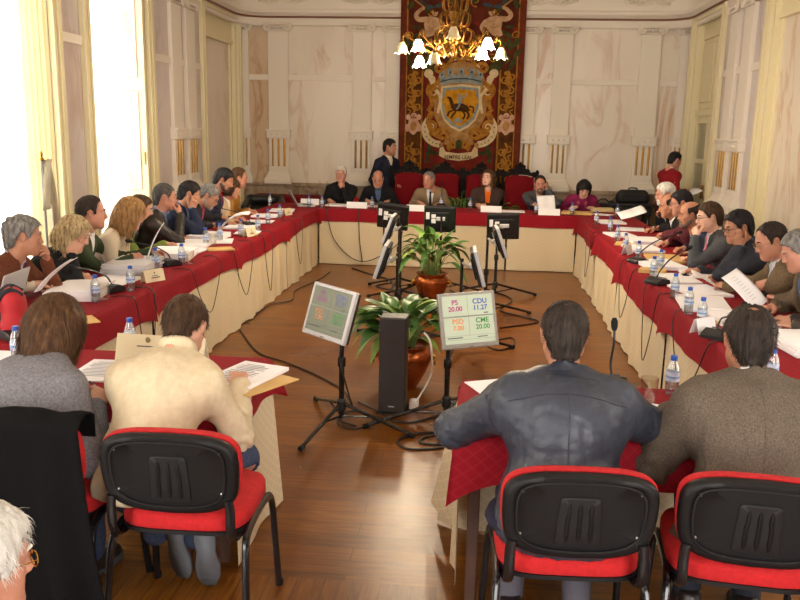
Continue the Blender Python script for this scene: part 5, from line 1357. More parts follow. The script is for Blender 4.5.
P_('L3', 'the man in the green sweater', 'balding man in a dark green sweater and white collar reading a sheet', hpos(92, 213, -2.85), -82, lean=18, hy=14, hp=-4, hair=dict(style='recede', col='hair_peppery', thick=.012, n=900, len=.028, r=.0022, spread=.4), skin='skin_ruddy', top=dict(mat='knit_green', kind='vneck'), hands=dict(R={'at': atZ(140, 256, .84), 'pose': 'pinch'}, L={'at': atZ(162, 253, .84), 'pose': 'pinch'}), group=GL, var=4)
P_('L4', 'the woman with long fair hair', 'woman with long light brown hair in a cream jacket, face turned away', hpos(131, 214, -2.75), -82, sex='f', lean=20, hy=34, hp=-22, hair=dict(style='long', col='hair_lightbrown', thick=.022, vol=.012, n=1400, len=.13, down=1.5, r=.0022), top=dict(mat='coat_beige', kind='blouse'), hands=dict(R={'at': atZ(147, 258, .79)}), group=GL, var=5)
P_('L4b', 'the person in the green jacket', 'person in a light green jacket mostly hidden behind the long-haired woman', hpos(141, 209, -3.0), -84, sex='f', lean=20, hy=10, hp=-15, hair=dict(style='bob', col='hair_brown'), top=dict(mat='jacket_green', kind='jacket', crease=.5), hands=dict(R={'at': atZ(173, 244, .79)}), group=GL, var=6)
P_('L5', 'the man in the brown leather jacket', 'grey-haired man in glasses and a brown leather jacket, fist at his mouth', hpos(165, 197, -2.85), -80, lean=17, hy=14, hp=-6, hair=dict(style='short', col='hair_salt', thick=.006, n=900, len=.028, r=.0022, spread=.4), skin='skin_ruddy', top=dict(mat='leather_brown', shirt='shirt_blue', crease=.5), hands=dict(R='mouth'), glasses='frame_metal', group=GL, var=7)
P_('L6', 'the dark-haired man with his hand on his face', 'dark-haired man in a dark suit covering his cheek with one hand', hpos(190, 194, -2.80), -80, lean=20, hy=8, hp=-18, hair=dict(style='short', col='hair_black', n=900, len=.028, r=.0022, spread=.4), skin='skin_tan', top=dict(mat='suit_navy', shirt='shirt_denim', crease=.5), hands=dict(R='cheek'), group=GL, var=8)
P_('L7', 'the grey-haired man bent over a sheet', 'grey-haired man in glasses bent low over a sheet of paper', hpos(209, 196, -2.72), -84, lean=28, hp=-34, hair=dict(style='short', col='hair_grey', thick=.008, n=900, len=.028, r=.0022, spread=.4), skin='skin_tan', beard='beard_grey', top=dict(mat='suit_dark', shirt='scarf_pink', crease=.5), glasses='frame_dark', hands=dict(R={'at': atZ(212, 224, .80), 'pose': 'pinch'}, L={'at': atZ(228, 219, .80), 'pose': 'pinch'}), group=GL, var=9)
P_('L8', 'the bearded man', 'tall man with a black beard in a dark suit, head bowed over the left table', hpos(224, 180, -2.80), -84, lean=18, hp=-24, hair=dict(style='short', col='hair_black', thick=.013, n=900, len=.028, r=.0022, spread=.4), skin='skin_tan', beard='beard_dark', top=dict(mat='suit_navy', shirt='knit_red', crease=.5), group=GL, var=10)
P_('L9', 'the person in beige', 'short-haired woman in a beige jacket beside the bearded man', hpos(231, 188, -2.80), -84, sex='f', lean=22, hp=-14, hy=10, hair=dict(style='bowl', col='hair_brown'), skin='skin_ruddy', top=dict(mat='blouse_beige'), group=GL, var=11)
P_('L10', 'the man in ochre', 'man with receding brown hair in an ochre jacket, furthest down the left row', hpos(239, 178, -2.95), -78, lean=14, hy=8, hair=dict(style='recede', col='hair_auburn', n=900, len=.028, r=.0022, spread=.4), skin='skin_ruddy', top=dict(mat='jacket_ochre', crease=.5), group=GL, var=12, res='far')
# back row (facing the camera)
P_('B1', 'the white-haired man', 'white-haired man in black with his hand at his chin, left of the back table', tuple(atY(341, 174, 12.02)), 184, lean=10, hy=-6, hp=-2, hair=dict(style='short', col='hair_white', thick=.012, n=900, len=.028, r=.0022, spread=.4), skin='skin_ruddy', top=dict(mat='suit_black', shirt='knit_black', crease=.5), hands=dict(L='chin'), group=GB, var=13, res='far')
P_('B2', 'the bald man', 'bald man in a black suit and blue shirt looking down at the back table', tuple(atY(378, 179, 12.02)), 182, lean=16, hp=-26, hair=dict(style='ring', col='hair_peppery', thick=.004), skin='skin_ruddy', top=dict(mat='suit_black', shirt='shirt_denim', crease=.5), group=GB, var=14, res='far')
P_('B3', 'the man in the tan suit', 'grey-haired man in a tan suit and dark tie before a throne', tuple(atY(429, 180, 12.0)), 180, lean=14, hy=-34, hp=-14, hair=dict(style='recede', col='hair_grey', thick=.006, n=900, len=.028, r=.0022, spread=.4), skin='skin_ruddy', top=dict(mat='suit_tan', tie='tie_dark', deep=1, crease=.5), group=GB, var=15, res='far')
P_('B4', 'the woman in brown', 'woman in a brown jacket and orange top with her hands folded', tuple(atY(488, 178, 12.02)), 180, sex='f', lean=10, hy=-24, hp=6, hair=dict(style='back', col='hair_auburn', thick=.014), skin='skin_pale', top=dict(mat='jacket_brown', shirt='top_orange', collar=False, deep=1, crease=.5), group=GB, var=16, res='far', hands=dict(L={'at': (.02, 11.62, .80), 'pose': 'hold'}, R={'at': (-.02, 11.63, .80), 'pose': 'hold'}))
P_('B5', 'the bearded man in grey', 'bearded man in a grey suit touching his temple while holding a sheet', tuple(atY(540, 184, 12.0)), 180, lean=14, hp=-10, hair=dict(style='recede', col='hair_peppery', thick=.008, n=900, len=.028, r=.0022, spread=.4), skin='skin_ruddy', beard='beard_pepper', top=dict(mat='suit_grey', shirt='shirt_denim', crease=.5), hands=dict(L='temple', R={'at': tuple(atZ(540, 208, .82)), 'pose': 'pinch'}), group=GB, var=17, res='far')
P_('B6', 'the woman in magenta', 'woman with a black bob and pink scarf in a magenta top, writing', tuple(atY(584, 189, 11.95)), 182, sex='f', lean=18, hp=-30, hair=dict(style='bowl', col='hair_black', thick=.02, vol=.006), skin='skin_pale', top=dict(mat='blouse_magenta', kind='sweater', collar=False), group=GB, var=18, res='far')
i = PP['B6']; s = SDF()
for x in (-1, 1):
    s.cap(i['N'] + i['rt'] * x * .06 - i['f2'] * .03, i['N'] + i['rt'] * x * .055 + i['f2'] * .085 - i['d2'] * .05, .024, k=.02); s.cap(i['N'] + i['rt'] * x * .055 + i['f2'] * .085 - i['d2'] * .05, i['W'] + i['rt'] * x * .05 + i['f2'] * .15, .022, .026, k=.02)
v, q = s.mesh(.012); npobj('scarf', v * i['sc'], q, [MATS['scarf_pink']], i['o'])
P_('S1', '', 'man standing in a navy sweater behind the bald man, looking aside', tuple(atY(390, 147, 12.75)), 225, stand=True, lean=4, hy=28, hp=-4, hair=dict(style='short', col='hair_black', n=900, len=.028, r=.0022, spread=.4), skin='skin_tan', top=dict(mat='knit_navy', kind='vneck', shirt='coat_beige', cuffs=False), hands=dict(L={'at': tuple(atY(400, 184, 12.62)), 'pose': 'rest'}, R='side'), var=19, res='far', chair=False)
P_('S2', '', 'man standing in a red sweater by the glazed door, holding a paper', tuple(atY(675, 160, 12.25)), -62, stand=True, lean=6, hy=-6, hp=-16, hair=dict(style='short', col='hair_black', thick=.008, n=900, len=.028, r=.0022, spread=.4), skin='skin_ruddy', top=dict(mat='knit_red', kind='sweater', wr=1.4), legs='trouser_dark', hands=dict(R={'at': tuple(atY(689, 191, 12.1)), 'pose': 'pinch'}, L={'at': tuple(atY(686, 192, 12.3)), 'pose': 'pinch'}), var=20, res='far', chair=False)
# right row (facing -x)
P_('R1', 'the white-haired man on the right', 'white-haired bearded man in black reaching out a sheet, furthest down the right row', hpos(665, 194, 2.0), 92, lean=20, hp=-12, hair=dict(style='short', col='hair_white', thick=.014, n=900, len=.028, r=.0022, spread=.4), skin='skin_ruddy', beard='hair_white', top=dict(mat='suit_black', crease=.5), hands=dict(L={'at': tuple(atZ(640, 209, .92)), 'pose': 'pinch'}), group=GR, var=21, res='far')
P_('R2', 'the bald man on the right', 'bald man in black beside the white-haired man on the right', hpos(669, 206, 1.93), 88, lean=24, hp=-14, hair=dict(style='ring', col='hair_dark', thick=.004), skin='skin_tan', top=dict(mat='suit_black', crease=.5), hands=dict(L={'at': tuple(atZ(640, 226, .79))}), group=GR, var=22)
P_('R3', 'the man in maroon', 'dark-haired man in a maroon jacket pointing at the papers', hpos(681, 203, 1.9), 86, lean=18, hp=-14, hair=dict(style='short', col='hair_black', thick=.008, n=900, len=.028, r=.0022, spread=.4), skin='skin_ruddy', top=dict(mat='knit_maroon', wr=1.5), hands=dict(L={'at': tuple(atZ(652, 236, .80)), 'pose': 'pinch'}), glasses='frame_dark', group=GR, var=23)
P_('R4', 'the balding man in navy', 'balding man in a navy jacket with a short beard, on the right row', hpos(690, 215, 1.9), 86, lean=18, hp=-8, hair=dict(style='ring', col='hair_dark', thick=.006), skin='skin_tan', beard='beard_pepper', top=dict(mat='suit_navy', shirt='shirt_blue', crease=.5), group=GR, var=24)
P_('R5', 'the man with the pink tie', 'young man in glasses, grey suit and pink tie, hand at his mouth', hpos(709, 217, 1.9), 88, lean=17, hp=-10, hy=6, hair=dict(style='short', col='hair_brown', thick=.013, brow='hair_dark', n=900, len=.028, r=.0022, spread=.4), skin='skin_pale', top=dict(mat='suit_grey', tie='tie_pink', shirt='shirt_white', deep=1, crease=.5), hands=dict(L='mouth'), glasses='frame_dark', group=GR, var=25)
P_('R6', 'the man leaning on his hand', 'dark-haired man in glasses and charcoal jacket leaning his cheek on his hand', hpos(738, 227, 1.9), 92, lean=20, hp=-16, hy=10, hair=dict(style='short', col='hair_black', thick=.014, n=900, len=.028, r=.0022, spread=.4), skin='skin_tan', top=dict(mat='jacket_charcoal', shirt='shirt_denim', crease=.5), hands=dict(L='cheek', R={'at': tuple(atZ(690, 270, .79))}), glasses='frame_dark', group=GR, var=26)
P_('R7', 'the man in the olive jacket', 'man in half-moon glasses and an olive brown jacket reading papers', hpos(771, 241, 1.9), 90, lean=18, hp=-24, hy=4, hair=dict(style='recede', col='hair_dark', thick=.008, n=900, len=.028, r=.0022, spread=.4), skin='skin_ruddy', top=dict(mat='jacket_olive', tie='shirt_pale', shirt='shirt_white', deep=1, crease=.5), hands=dict(L={'at': tuple(atZ(716, 285, .80)), 'pose': 'pinch'}, R={'at': tuple(atZ(716, 277, .80)), 'pose': 'pinch'}), glasses='frame_metal', group=GR, var=27, beard=None)
P_('R8', 'the grey-haired man in taupe', 'grey-haired man in a taupe jacket at the right edge, looking down', hpos(799, 251, 1.9), 90, lean=18, hp=-26, hair=dict(style='short', col='hair_grey', thick=.012, n=900, len=.028, r=.0022, spread=.4), skin='skin_ruddy', top=dict(mat='jacket_taupe', shirt='shirt_denim', crease=.5), hands=dict(L={'at': tuple(atZ(770, 297, .80)), 'pose': 'hold'}), group=GR, var=28)
P_('R9', 'the person in black leather', 'person in a black leather jacket beyond the right edge, one hand on the table', (1.98, 4.42, 1.16), 88, lean=22, hair=dict(style='short', col='hair_dark', n=900, len=.028, r=.0022, spread=.4), top=dict(mat='leather_brown', crease=.5), hands=dict(L={'at': tuple(atZ(781, 325, .79))}, R={'at': tuple(atZ(779, 318, .79))}), group=GR, var=29)
# near tables (backs to the camera)
fl = lambda p: p[2] > -.12
P_('N1', '', 'woman in a grey knit sweater with chin-length brown hair, seen from behind', tuple(atY(57, 327, 3.0)), -2, sex='f', lean=18, hp=-26, hy=-8, g=1.0, sh=.16, shd=.13, hair=dict(style='long', col='hair_auburn', thick=.017, vol=.002, n=5200, len=.12, down=1.5, r=.0018, spread=.16), skin='skin', top=dict(mat='knit_grey', kind='sweater', collar=False, puff=.012), legs='jeans', hands=dict(R={'at': tuple(atZ(101, 393, .79)), 'pose': 'pinch'}, L={'at': (-1.85, 3.22, .79)}), group=GN, var=31, res='near', chair=False)
P_('N2', '', 'man with short brown hair in a cream cardigan, seen from behind over a red chair', tuple(atY(185, 327, 3.13)), -2, lean=14, hp=-40, g=1.12, sh=.175, shd=.12, hair=dict(style='short', col='hair_brown', thick=.013, n=5600, len=.03, r=.0016, spread=.3, down=.8), skin='skin', top=dict(mat='knit_cream', kind='sweater', rib=1, cz=.03, puff=.014, shirt='collar_navy', wr=1.3), legs='jeans', hands=dict(R={'at': (-.99, 3.28, .79), 'pole': (.35, -.3, -1)}, L={'at': (-1.2, 3.32, .79), 'pole': (-.35, -.3, -1)}), group=GN, var=32, res='near', chair=False, legpose=dict(L=((-.16, .40, .5), (-.09, .26, .2)), R=((.27, .34, .53), (.08, .26, .2))))
P_('N3', '', 'man with cropped dark hair in a slate leather jacket, elbows spread on the table', tuple(atY(564, 336, 2.88)), 0, lean=17, hp=-12, g=1.24, sh=.18, hair=dict(style='short', col='hair_peppery', thick=.009, spot=.012, n=6000, len=.018, r=.0014, spread=.5, down=.5), skin='skin_tan', top=dict(mat='leather_navy', kind='coat', shirt='collar_navy', puff=.02, wr=.8, crease=.8), legs='trouser_grey', hands=dict(L={'at': (.14, 3.10, .80), 'pole': (-1, -.15, -.55)}, R={'at': (.50, 3.16, .80), 'pole': (1, -.15, -.5)}), group=GN, var=33, res='near', chair=False, legpose=dict(L=((-.15, .40, .5), (-.15, .30, .1)), R=((.12, .42, .5), (.10, .26, .1))))
P_('N4', '', 'man with dark hair and a bald spot in a grey-brown tweed jacket, seen from behind', tuple(atY(749, 341, 2.92)), -4, lean=14, hp=-12, g=1.2, sh=.185, hair=dict(style='short', col='hair_peppery', thick=.012, spot=.026, n=5600, len=.026, r=.0016, spread=.45, down=.6), skin='skin_tan', top=dict(mat='tweed', kind='coat', puff=.02, len=1, wr=1.4), legs='trouser_dark', hands=dict(L={'at': (.78, 3.12, .79)}), group=GN, var=34, res='near', chair=False)
P_('N0', '', 'white-haired person in gold-rimmed glasses, close at the lower left corner', tuple(atY(-20, 563, 1.42)), -42, lean=16, hp=-8, hair=dict(style='short', col='hair_white', thick=.02, n=5000, len=.035, r=.0012, spread=.4, down=.6), skin='skin_ruddy', top=dict(mat='suit_dark', kind='sweater', collar=False, crease=.5), glasses='frame_gold', hands=dict(L={'at': (-.72, 1.50, .62)}, R={'at': (-.62, 1.45, .62)}), var=35, res='near', chair=False)
def seam(key, name, gm, paths, m, r=.0028):
    from mathutils.bvhtree import BVHTree
    i = PP[key]; o = [c for c in i['o'].children if c.name.split('.')[0] == gm][0]; me = o.data
    bv = BVHTree.FromPolygons([v.co[:] for v in me.vertices], [p.vertices[:] for p in me.polygons])
    for pth in paths:
        pts = []
        for u, v in pth:   # u across, v down the spine from the neck
            p = (i['N'] + i['rt'] * u - i['d2'] * min(v, .31) - nrm(i['W'] - i['P']) * max(v - .31, 0) - i['f2'] * .6) * i['sc']
            h = bv.ray_cast(Vector(p), Vector(i['f2']))[0]
            if h is not None: pts.append(np.array(h) - i['f2'] * .0005)
        if len(pts) > 2: b = MB(); b.tube(pts, r, 5); b.build(name, MATS[m], i['o'])
i = PP['N3']; b = MB(); gg = 1.24; c_ = i['P'] + np.array((0, .05, -.01))
b.tube([c_ + np.array(((.17 * gg + .024) * math.cos(q), (.125 * gg + .024) * math.sin(q), 0)) for q in np.linspace(0, 2 * PI, 40)[:-1]], .03, 8, closed=True, flat=1.0)
b.v = [tuple(np.array(p) * i['sc']) for p in b.v]; b.build('waistband', MATS['collar_navy'], i['o'])
b = MB()
for k in 'LR':
    d_ = i['H'][k] - i['E'][k]; b.tube([i['E'][k] + d_ * .9, i['E'][k] + d_ * 1.0], [.052, .046], 12)
b.v = [tuple(np.array(p) * i['sc']) for p in b.v]; b.build('cuff', MATS['collar_navy'], i['o'])
seam('N3', 'seam', 'coat', [[(0, v) for v in np.linspace(.10, .5, 22)], [(u, .105 + .02 * abs(u) / .2) for u in np.linspace(-.2, .2, 26)]], 'leather_seam')
seam('N4', 'seam', 'coat', [[(0, v) for v in np.linspace(.05, .55, 24)]], 'tweed')
# soles of the tucked feet
i = PP['N2']; k = 0
for ch_ in i['o'].children:
    if ch_.name.startswith('shoe'):
        q_ = i['Rw'].T @ (atZ((181, 211)[k], (578, 586)[k], .0) - i['loc']); x, y, z = q_[0], q_[1] - .05, .19; ch_.location = (x, y, z); ch_.rotation_euler = (-1.32, 0, (-.22, .1)[k]); k += 1; ch_.data = ch_.data.copy(); ch_.data.materials[0] = mat('shoe_brown', (70, 40, 28), .4); so = ch_.children[0]; so.data = so.data.copy(); so.data.materials[0] = mat('sole_grey', (104, 108, 114), .75, bump=.5, bscale=60, stretch=(.2, 1, 1))
    # (toes on the floor, soles to the rear)
# chairs under the people of the side rows and the back
first = None
for key, desc in seated:
    i = PP[key]; o = i['o']; f = i['Rw'] @ np.array((0, .1, 0)); loc = (i['loc'][0] + f[0], i['loc'][1] + f[1], 0); q = o.rotation_euler[2]
    if key in ('B3', 'B4', 'B5'): continue
    lab = 'red and black conference chair under ' + desc
    if first is None: first = make_chair(lab, loc, q)
    else: dup(first, loc, q, lab)
dup(first, (-1.005, 2.765, 0), .02, 'red and black chair under the man in the cream cardigan')
dup(first, (.325, 2.64, 0), .05, 'red and black chair under the man in the slate leather jacket')
dup(first, (.90, 2.66, 0), -.10, 'red and black chair under the man in tweed')
dup(first, (-1.57, 2.80, 0), 0, 'chair under the woman in grey with a black coat over its back')
th = None
for x, lab in zip((-1.10, -.555, -.005, .575), ('leftmost carved throne with red velvet, beside the standing man', 'carved red throne right behind the man in the tan suit', 'carved red throne behind the woman in brown', 'rightmost carved throne behind the bearded man in grey')):
    if th is None: th = make_throne(lab, (x, 12.42, 0))
    else: dup(th, (x, 12.42, 0), PI, lab)
# ------------------------------------------------------------------ display stands in the middle
mat('alu', (206, 206, 208), .35, metal=.3); mat('alu_grey', (150, 146, 140), .4, metal=.3); mat('monitor_black', (18, 18, 20), .35); mat('sticker', (226, 226, 226), .6)
mat('screen_on', (150, 158, 136), .25, emit=((206, 214, 186), .22)); mat('screen_dim', (100, 102, 86), .25, emit=((150, 152, 128), .18)); mat('screen_far', (60, 66, 60), .2, emit=((160, 170, 150), .4))
for n, c in (('t_purple', (170, 50, 120)), ('t_blue', (50, 70, 170)), ('t_orange', (214, 130, 60)), ('t_green', (60, 140, 60)), ('t_purple2', (140, 90, 130)), ('t_blue2', (96, 100, 150)), ('t_orange2', (190, 130, 90)), ('t_green2', (80, 140, 80)), ('t_grey', (130, 134, 120))): mat(n, c, .5, emit=(c, .08))
def display(label, base, mc, phi, tilt, roll=0, w=.365, h=.31, bez_m='alu', scr='screen_on', dim=False, text=False, legs=(0, 120, 240), legr=.5, hub=.14, top=None, strut=True, group='flat displays on tripod stands'):
    bx, by = base; t = thing('display_stand', label, 'display', (bx, by, 0), 0, group)
    mc = np.array(mc) - np.array((bx, by, 0))
    R = rz(math.radians(phi)) @ rot(-math.radians(tilt), 0, 0) @ rot(0, math.radians(roll), 0)
    top = top or mc[2] + .02
    b = MB(); b.tube([(0, 0, .05), (0, 0, top * .55)], .017, 10); b.tube([(0, 0, top * .55), (0, 0, top)], .0135, 10); b.lathe([(.024, -.03), (.026, 0), (.024, .03)], 12, (0, 0, top * .55)); b.build('pole', MATS['metal_black'], t)
    b = MB(); b.lathe([(.018, -.05), (.03, -.035), (.032, .02), (.02, .035)], 12, (0, 0, hub)); b.build('hub', MATS['plastic_black'], t)
    for a in legs:
        a = math.radians(a); d = np.array((math.cos(a), math.sin(a), 0))
        b = MB(); b.tube([d * .03 + (0, 0, hub), d * legr + (0, 0, .018)], .0125, 8); l = b.build('leg', MATS['metal_black'], t)
        if strut: b = MB(); b.tube([(0, 0, .06), d * legr * .42 + (0, 0, hub * .62)], .007, 6); b.build('strut', MATS['metal_black'], l)
        b = MB(); b.tube([d * (legr - .035) + (0, 0, .022), d * legr + (0, 0, .017)], .0165, 8); b.build('rubber_tip', MATS['foam_black'], l)
    b = MB(); b.T = (R, mc)
    b.box((0, 0, 0), (w, .03, h)); ho = b.build('housing', MATS[bez_m], t, smooth=False, bevel=.006)
    b = MB(); b.T = (R, mc); b.box((0, .026, 0), (w * .97, .03, h * .96)); b.box((0, .045, 0), (w * .6, .02, h * .6)); bk = b.build('rear_cover', MATS['monitor_black'], t, smooth=False, bevel=.008)
    b = MB(); b.T = (R, mc)
    for q in ((.05, .055, .06, .045), (.05, -.0, .06, .05), (.115, .06, .05, .08)): b.box((q[0] + .02, .0565, q[1] - .01), (q[2] * .8, .002, q[3]))
    b.build('sticker', MATS['sticker'], bk, smooth=False)
    b = MB(); b.T = (R, mc); b.box((-.01, .065, .02), (.1, .02, .04)); b.build('mount_plate', MATS['alu'], t, smooth=False, bevel=.004)
    p = R @ np.array((0, .075, .0)) + mc; b = MB(); b.tube(bez([p, p * .5 + np.array((0, 0, top - .03)) * .5, (0, 0, top - .03)], 5), .013, 8); b.build('bracket', MATS['alu_grey'], t)
    sw, sh = w - .045, h - .05
    b = MB(); b.T = (R, mc + R @ np.array((0, -.0155, .006))); b.box((0, 0, 0), (sw, .002, sh)); s = b.build('screen', MATS[scr], ho, smooth=False)
    b = MB(); b.T = (R, mc); b.box((0, -.0155, -h / 2 + .011), (.03, .002, .004)); b.build('badge', MATS['plastic_grey'], ho, smooth=False)
    if text:
        o2 = '2' if dim else ''
        RT = R @ rot(PI / 2, 0, 0); pos = lambda x, z: mc + R @ np.array((x, -.0172, z + .006))
        for s1, s2, x, z, c in (('PS', '20.00', -.25, .29, 't_purple'), ('CDU', '11.27', .25, .29, 't_blue'), ('PSD', '7.00', -.22, -.11, 't_orange'), ('CME', '20.00', .27, -.11, 't_green')):
            text_mesh('party_name', s1, .043, MATS[c + o2], s, tuple(pos(x * sw, (z + .065) * sh)), RT, ext=.0004); text_mesh('party_time', s2, .041, MATS[c + o2], s, tuple(pos(x * sw, (z - .07) * sh)), RT, ext=.0004)
        b = MB(); b.T = (R, mc + R @ np.array((0, -.0168, .006)))
        b.box((0, 0, .08 * sh), (.002, .001, sh * .84)); b.box((0, 0, .06 * sh), (sw, .001, .008)); b.box((0, 0, -.34 * sh), (sw, .001, .002)); b.box((0, 0, -.42 * sh), (sw, .001, .002)); b.build('divider', MATS['t_grey'], s, smooth=False)
        b = MB(); b.T = (R, mc + R @ np.array((0, -.0168, .006))); b.box((-.3 * sw, 0, -.38 * sh), (sw * .3, .001, .006)); b.box((.36 * sw, 0, .11 * sh), (sw * .09, .001, .006)); b.box((.25 * sw, 0, -.38 * sh), (sw * .2, .001, .005)); b.build('small_print', MATS['plastic_grey'], s, smooth=False)
    return t
def ang(p, q): return math.degrees(math.atan2(q[1] - p[1], q[0] - p[0]))
bL = (-.815, 4.86); bR = (-.165, 5.02)
display('silver-framed display facing left on a black tripod, left of the speaker column', bL, tuple(atY(330, 313, 4.80)), -36, 17, 3, w=.37, h=.325, bez_m='alu', scr='screen_dim', dim=True, text=True, legs=[ang(bL, (-.97, 4.40)), ang(bL, (-1.05, 5.26)), ang(bL, (-.25, 4.66))], legr=.5)
display('grey-framed display facing the camera, beside the copper pot and speaker', bR, tuple(atY(468, 320, 4.97)), 18, 16, -3, w=.365, h=.345, bez_m='alu_grey', scr='screen_on', text=True, legs=[ang(bR, (-.72, 4.78)), ang(bR, (.33, 4.86)), 70], legr=.55)
for (lab, px, py, Y, phi, tilt, roll, dx, dy) in [
    ('black-backed display at the left of three facing the back table', 393, 216, 9.3, 172, 14, -6, .08, -.06), ('black-backed display behind the far plant, middle of three facing the back table', 440, 219, 9.3, 180, 10, 0, .02, -.08), ('black-backed display at the right of three facing the back table', 503, 226, 9.2, 184, 10, 2, -.06, -.08),
    ('edge-on display turned to the left row, nearer one left of the far plant', 382, 259, 6.9, -89, 18, 0, .13, .03), ('small edge-on display turned to the left row, under the black-backed display', 389, 228, 8.5, -90, 20, 0, .12, .03),
    ('edge-on display turned to the right row, just above the grey-framed screen', 479, 266, 6.7, 92, 16, 0, -.14, .04), ('edge-on display turned to the right row, under the right black-backed display', 501, 241, 8.1, 93, 20, 0, -.13, .04)]:
    c = atY(px, py, Y); display(lab, (c[0] + dx, c[1] + dy), tuple(c), phi, tilt, roll, w=.36, h=.30, bez_m='alu' if abs(phi) < 120 else 'monitor_black', scr='screen_far', legs=(20, 140, 260), legr=.5, hub=.15, top=c[2] + .03 if abs(phi) > 120 else c[2] + .05)
# ------------------------------------------------------------------ copper pots with plants, speaker
mat('copper', (192, 108, 54), .25, metal=.8, c2=(132, 62, 28), vscale=7, bump=.06, bscale=12); mat('brass', (200, 160, 70), .25, metal=.9); mat('soil', (46, 34, 26), .9, bump=.6, bscale=60)
mat('leaf', (80, 122, 50), .38, c2=(52, 90, 36), vscale=9, spec=.5); mat('leaf_light', (146, 176, 84), .4, c2=(104, 144, 60), vscale=9); mat('stem_green', (120, 150, 80), .5)
def leaf(b, p0, az, L, rise, droop, w, tw=0):
    d = np.array((math.cos(az), math.sin(az), 0)); side = np.array((-math.sin(az), math.cos(az), 0)); N = 9; P = []
    for i in range(N + 1):
        t = i / N; c = np.array(p0) + d * L * t * .92 + np.array((0, 0, rise * t - droop * t * t)); ww = w * (math.sin(PI * min(1, t * .96 + .04) ** .75)) ** .9 + .001
        sd = side + np.array((0, 0, tw)); P.append([c + sd * ww * u + np.array((0, 0, .28 * ww * abs(u) * 1)) for u in (-1, -.5, 0, .5, 1)])
    b.grid(P)
def plant(label, loc, n, hmax, spread, seed, pr=.185, ph=.34, lw=(.026, .045), up=.0):
    t = thing('potted_plant', label, 'plant', loc, 0, 'leafy plants in copper pots'); r = random.Random(seed)
    k = pr / .185
    b = MB(); b.lathe([(.0, .0), (.085 * k, .0), (.09 * k, .02), (.1 * k, ph * .1), (.15 * k, ph * .4), (.185 * k, ph * .72), (.175 * k, ph * .86), (.15 * k, ph * .93), (.155 * k, ph * .98), (.175 * k, ph), (.165 * k, ph + .005), (.14 * k, ph * .95), (.0, ph * .9)], 36); b.build('pot', MATS['copper'], t, auto=50)
    b = MB(); b.lathe([(.0, ph * .93), (.145 * k, ph * .92)], 24); b.build('soil', MATS['soil'], t)
    for s in (-1, 1):
        b = MB(); b.sphere((s * pr * 1.0, -.03, ph * .74), (.025, .025, .028), 8); b.tube([(s * (pr + .022) + s * 0, -.03 + .03 * math.cos(q), ph * .66 + .032 * math.sin(q)) for q in np.linspace(0, 2 * PI, 14)[:-1]], .006, 6, closed=True); b.build('ring_handle', MATS['brass'], t)
    bl, bd, bs = MB(), MB(), MB()
    for i in range(n):
        az = r.uniform(0, 2 * PI); rr = r.uniform(0, .09); p0 = np.array((rr * math.cos(az), rr * math.sin(az), ph * .92)); f = r.random()
        sh = hmax * (.35 + .45 * r.random()); out = spread * (.15 + .5 * f)
        d = np.array((math.cos(az), math.sin(az), 0)); p1 = p0 + d * out + np.array((0, 0, sh * (1 - .35 * f)))
        bs.tube(bez([p0, p0 * .5 + p1 * .5 + np.array((0, 0, .05)), p1], 4), .0042, 5)
        leaf(bl if r.random() < .35 else bd, p1, az + r.uniform(-.5, .5), r.uniform(.2, .3), r.uniform(.02, .16) + up * (1 - f), r.uniform(.1, .34) * (.45 + .55 * f), r.uniform(*lw), r.uniform(-.4, .4))
    bs.build('stems', MATS['stem_green'], t); bd.build('foliage', MATS['leaf'], t, solid=.0008); bl.build('young_foliage', MATS['leaf_light'], t, solid=.0008)
    return t
plant('bushy plant in a copper pot behind the speaker column', (-.50, 5.70, 0), 70, .36, .30, 3, .2, .33, (.03, .052), .1)
plant('taller plant in a copper pot further back, before the back table', (-.49, 8.72, 0), 58, .58, .3, 8, .185, .32, (.026, .045), .12)
plant('plant between the thrones behind the back table', (-.30, 12.35, 0), 60, .55, .2, 12, .13, .5, (.02, .034))
plant('plant between the right thrones, beside the bearded man', (.30, 12.35, 0), 44, .36, .2, 14, .13, .5, (.02, .034))
mat('speaker_cloth', (66, 60, 60), .9, bump=.4, bscale=400)
sp = thing('speaker_column', 'dark grey column loudspeaker standing on the floor before the copper pot', 'loudspeaker', (-.525, 5.17, 0), -.03)
b = MB(); b.b2((-.087, -.06, .012), (.087, .09, .645)); b.build('cabinet', MATS['plastic_black'], sp, smooth=False, bevel=.006)
b = MB(); b.b2((-.084, -.072, .018), (.084, -.058, .64)); b.build('grille', MATS['speaker_cloth'], sp, smooth=False, bevel=.004)
b = MB(); b.b2((-.1, -.08, 0), (.1, .11, .014)); b.build('foot_plate', MATS['plastic_black'], sp, smooth=False, bevel=.004)
b = MB(); b.b2((-.02, -.0735, .05), (.02, -.071, .058)); b.build('badge', MATS['alu'], sp, smooth=False)
mat('white_plastic', (232, 230, 226), .4)
p = atZ(414, 404, .03)
b = MB(); b.box((0, 0, .03), (.06, .09, .05)); b.box((0, .0, .058), (.03, .03, .02)); o = b.build('power_adapter', MATS['white_plastic'], smooth=False, bevel=.006, loc=(p[0], p[1], 0)); tag(o, 'small white power adapter on the floor beside the speaker column', 'power adapter')
cable('white cable running up from the power adapter behind the grey-framed display', [(p[0], p[1] + .05, .03), (p[0] + .03, p[1] + .12, .05), (p[0] + .1, p[1] + .14, .2), (-.28, 5.25, .38), (-.3, 5.3, .46), (-.34, 5.34, .5)], .007, 'white_plastic')
p = lambda x, y, z=.008: tuple(atZ(x, y, z))
cable('black cable coil on the floor under the left tripod', [p(340, 415), p(338, 424), p(352, 429), p(370, 425), p(372, 416), p(358, 411), p(344, 413), p(342, 421), p(356, 426)], .006)
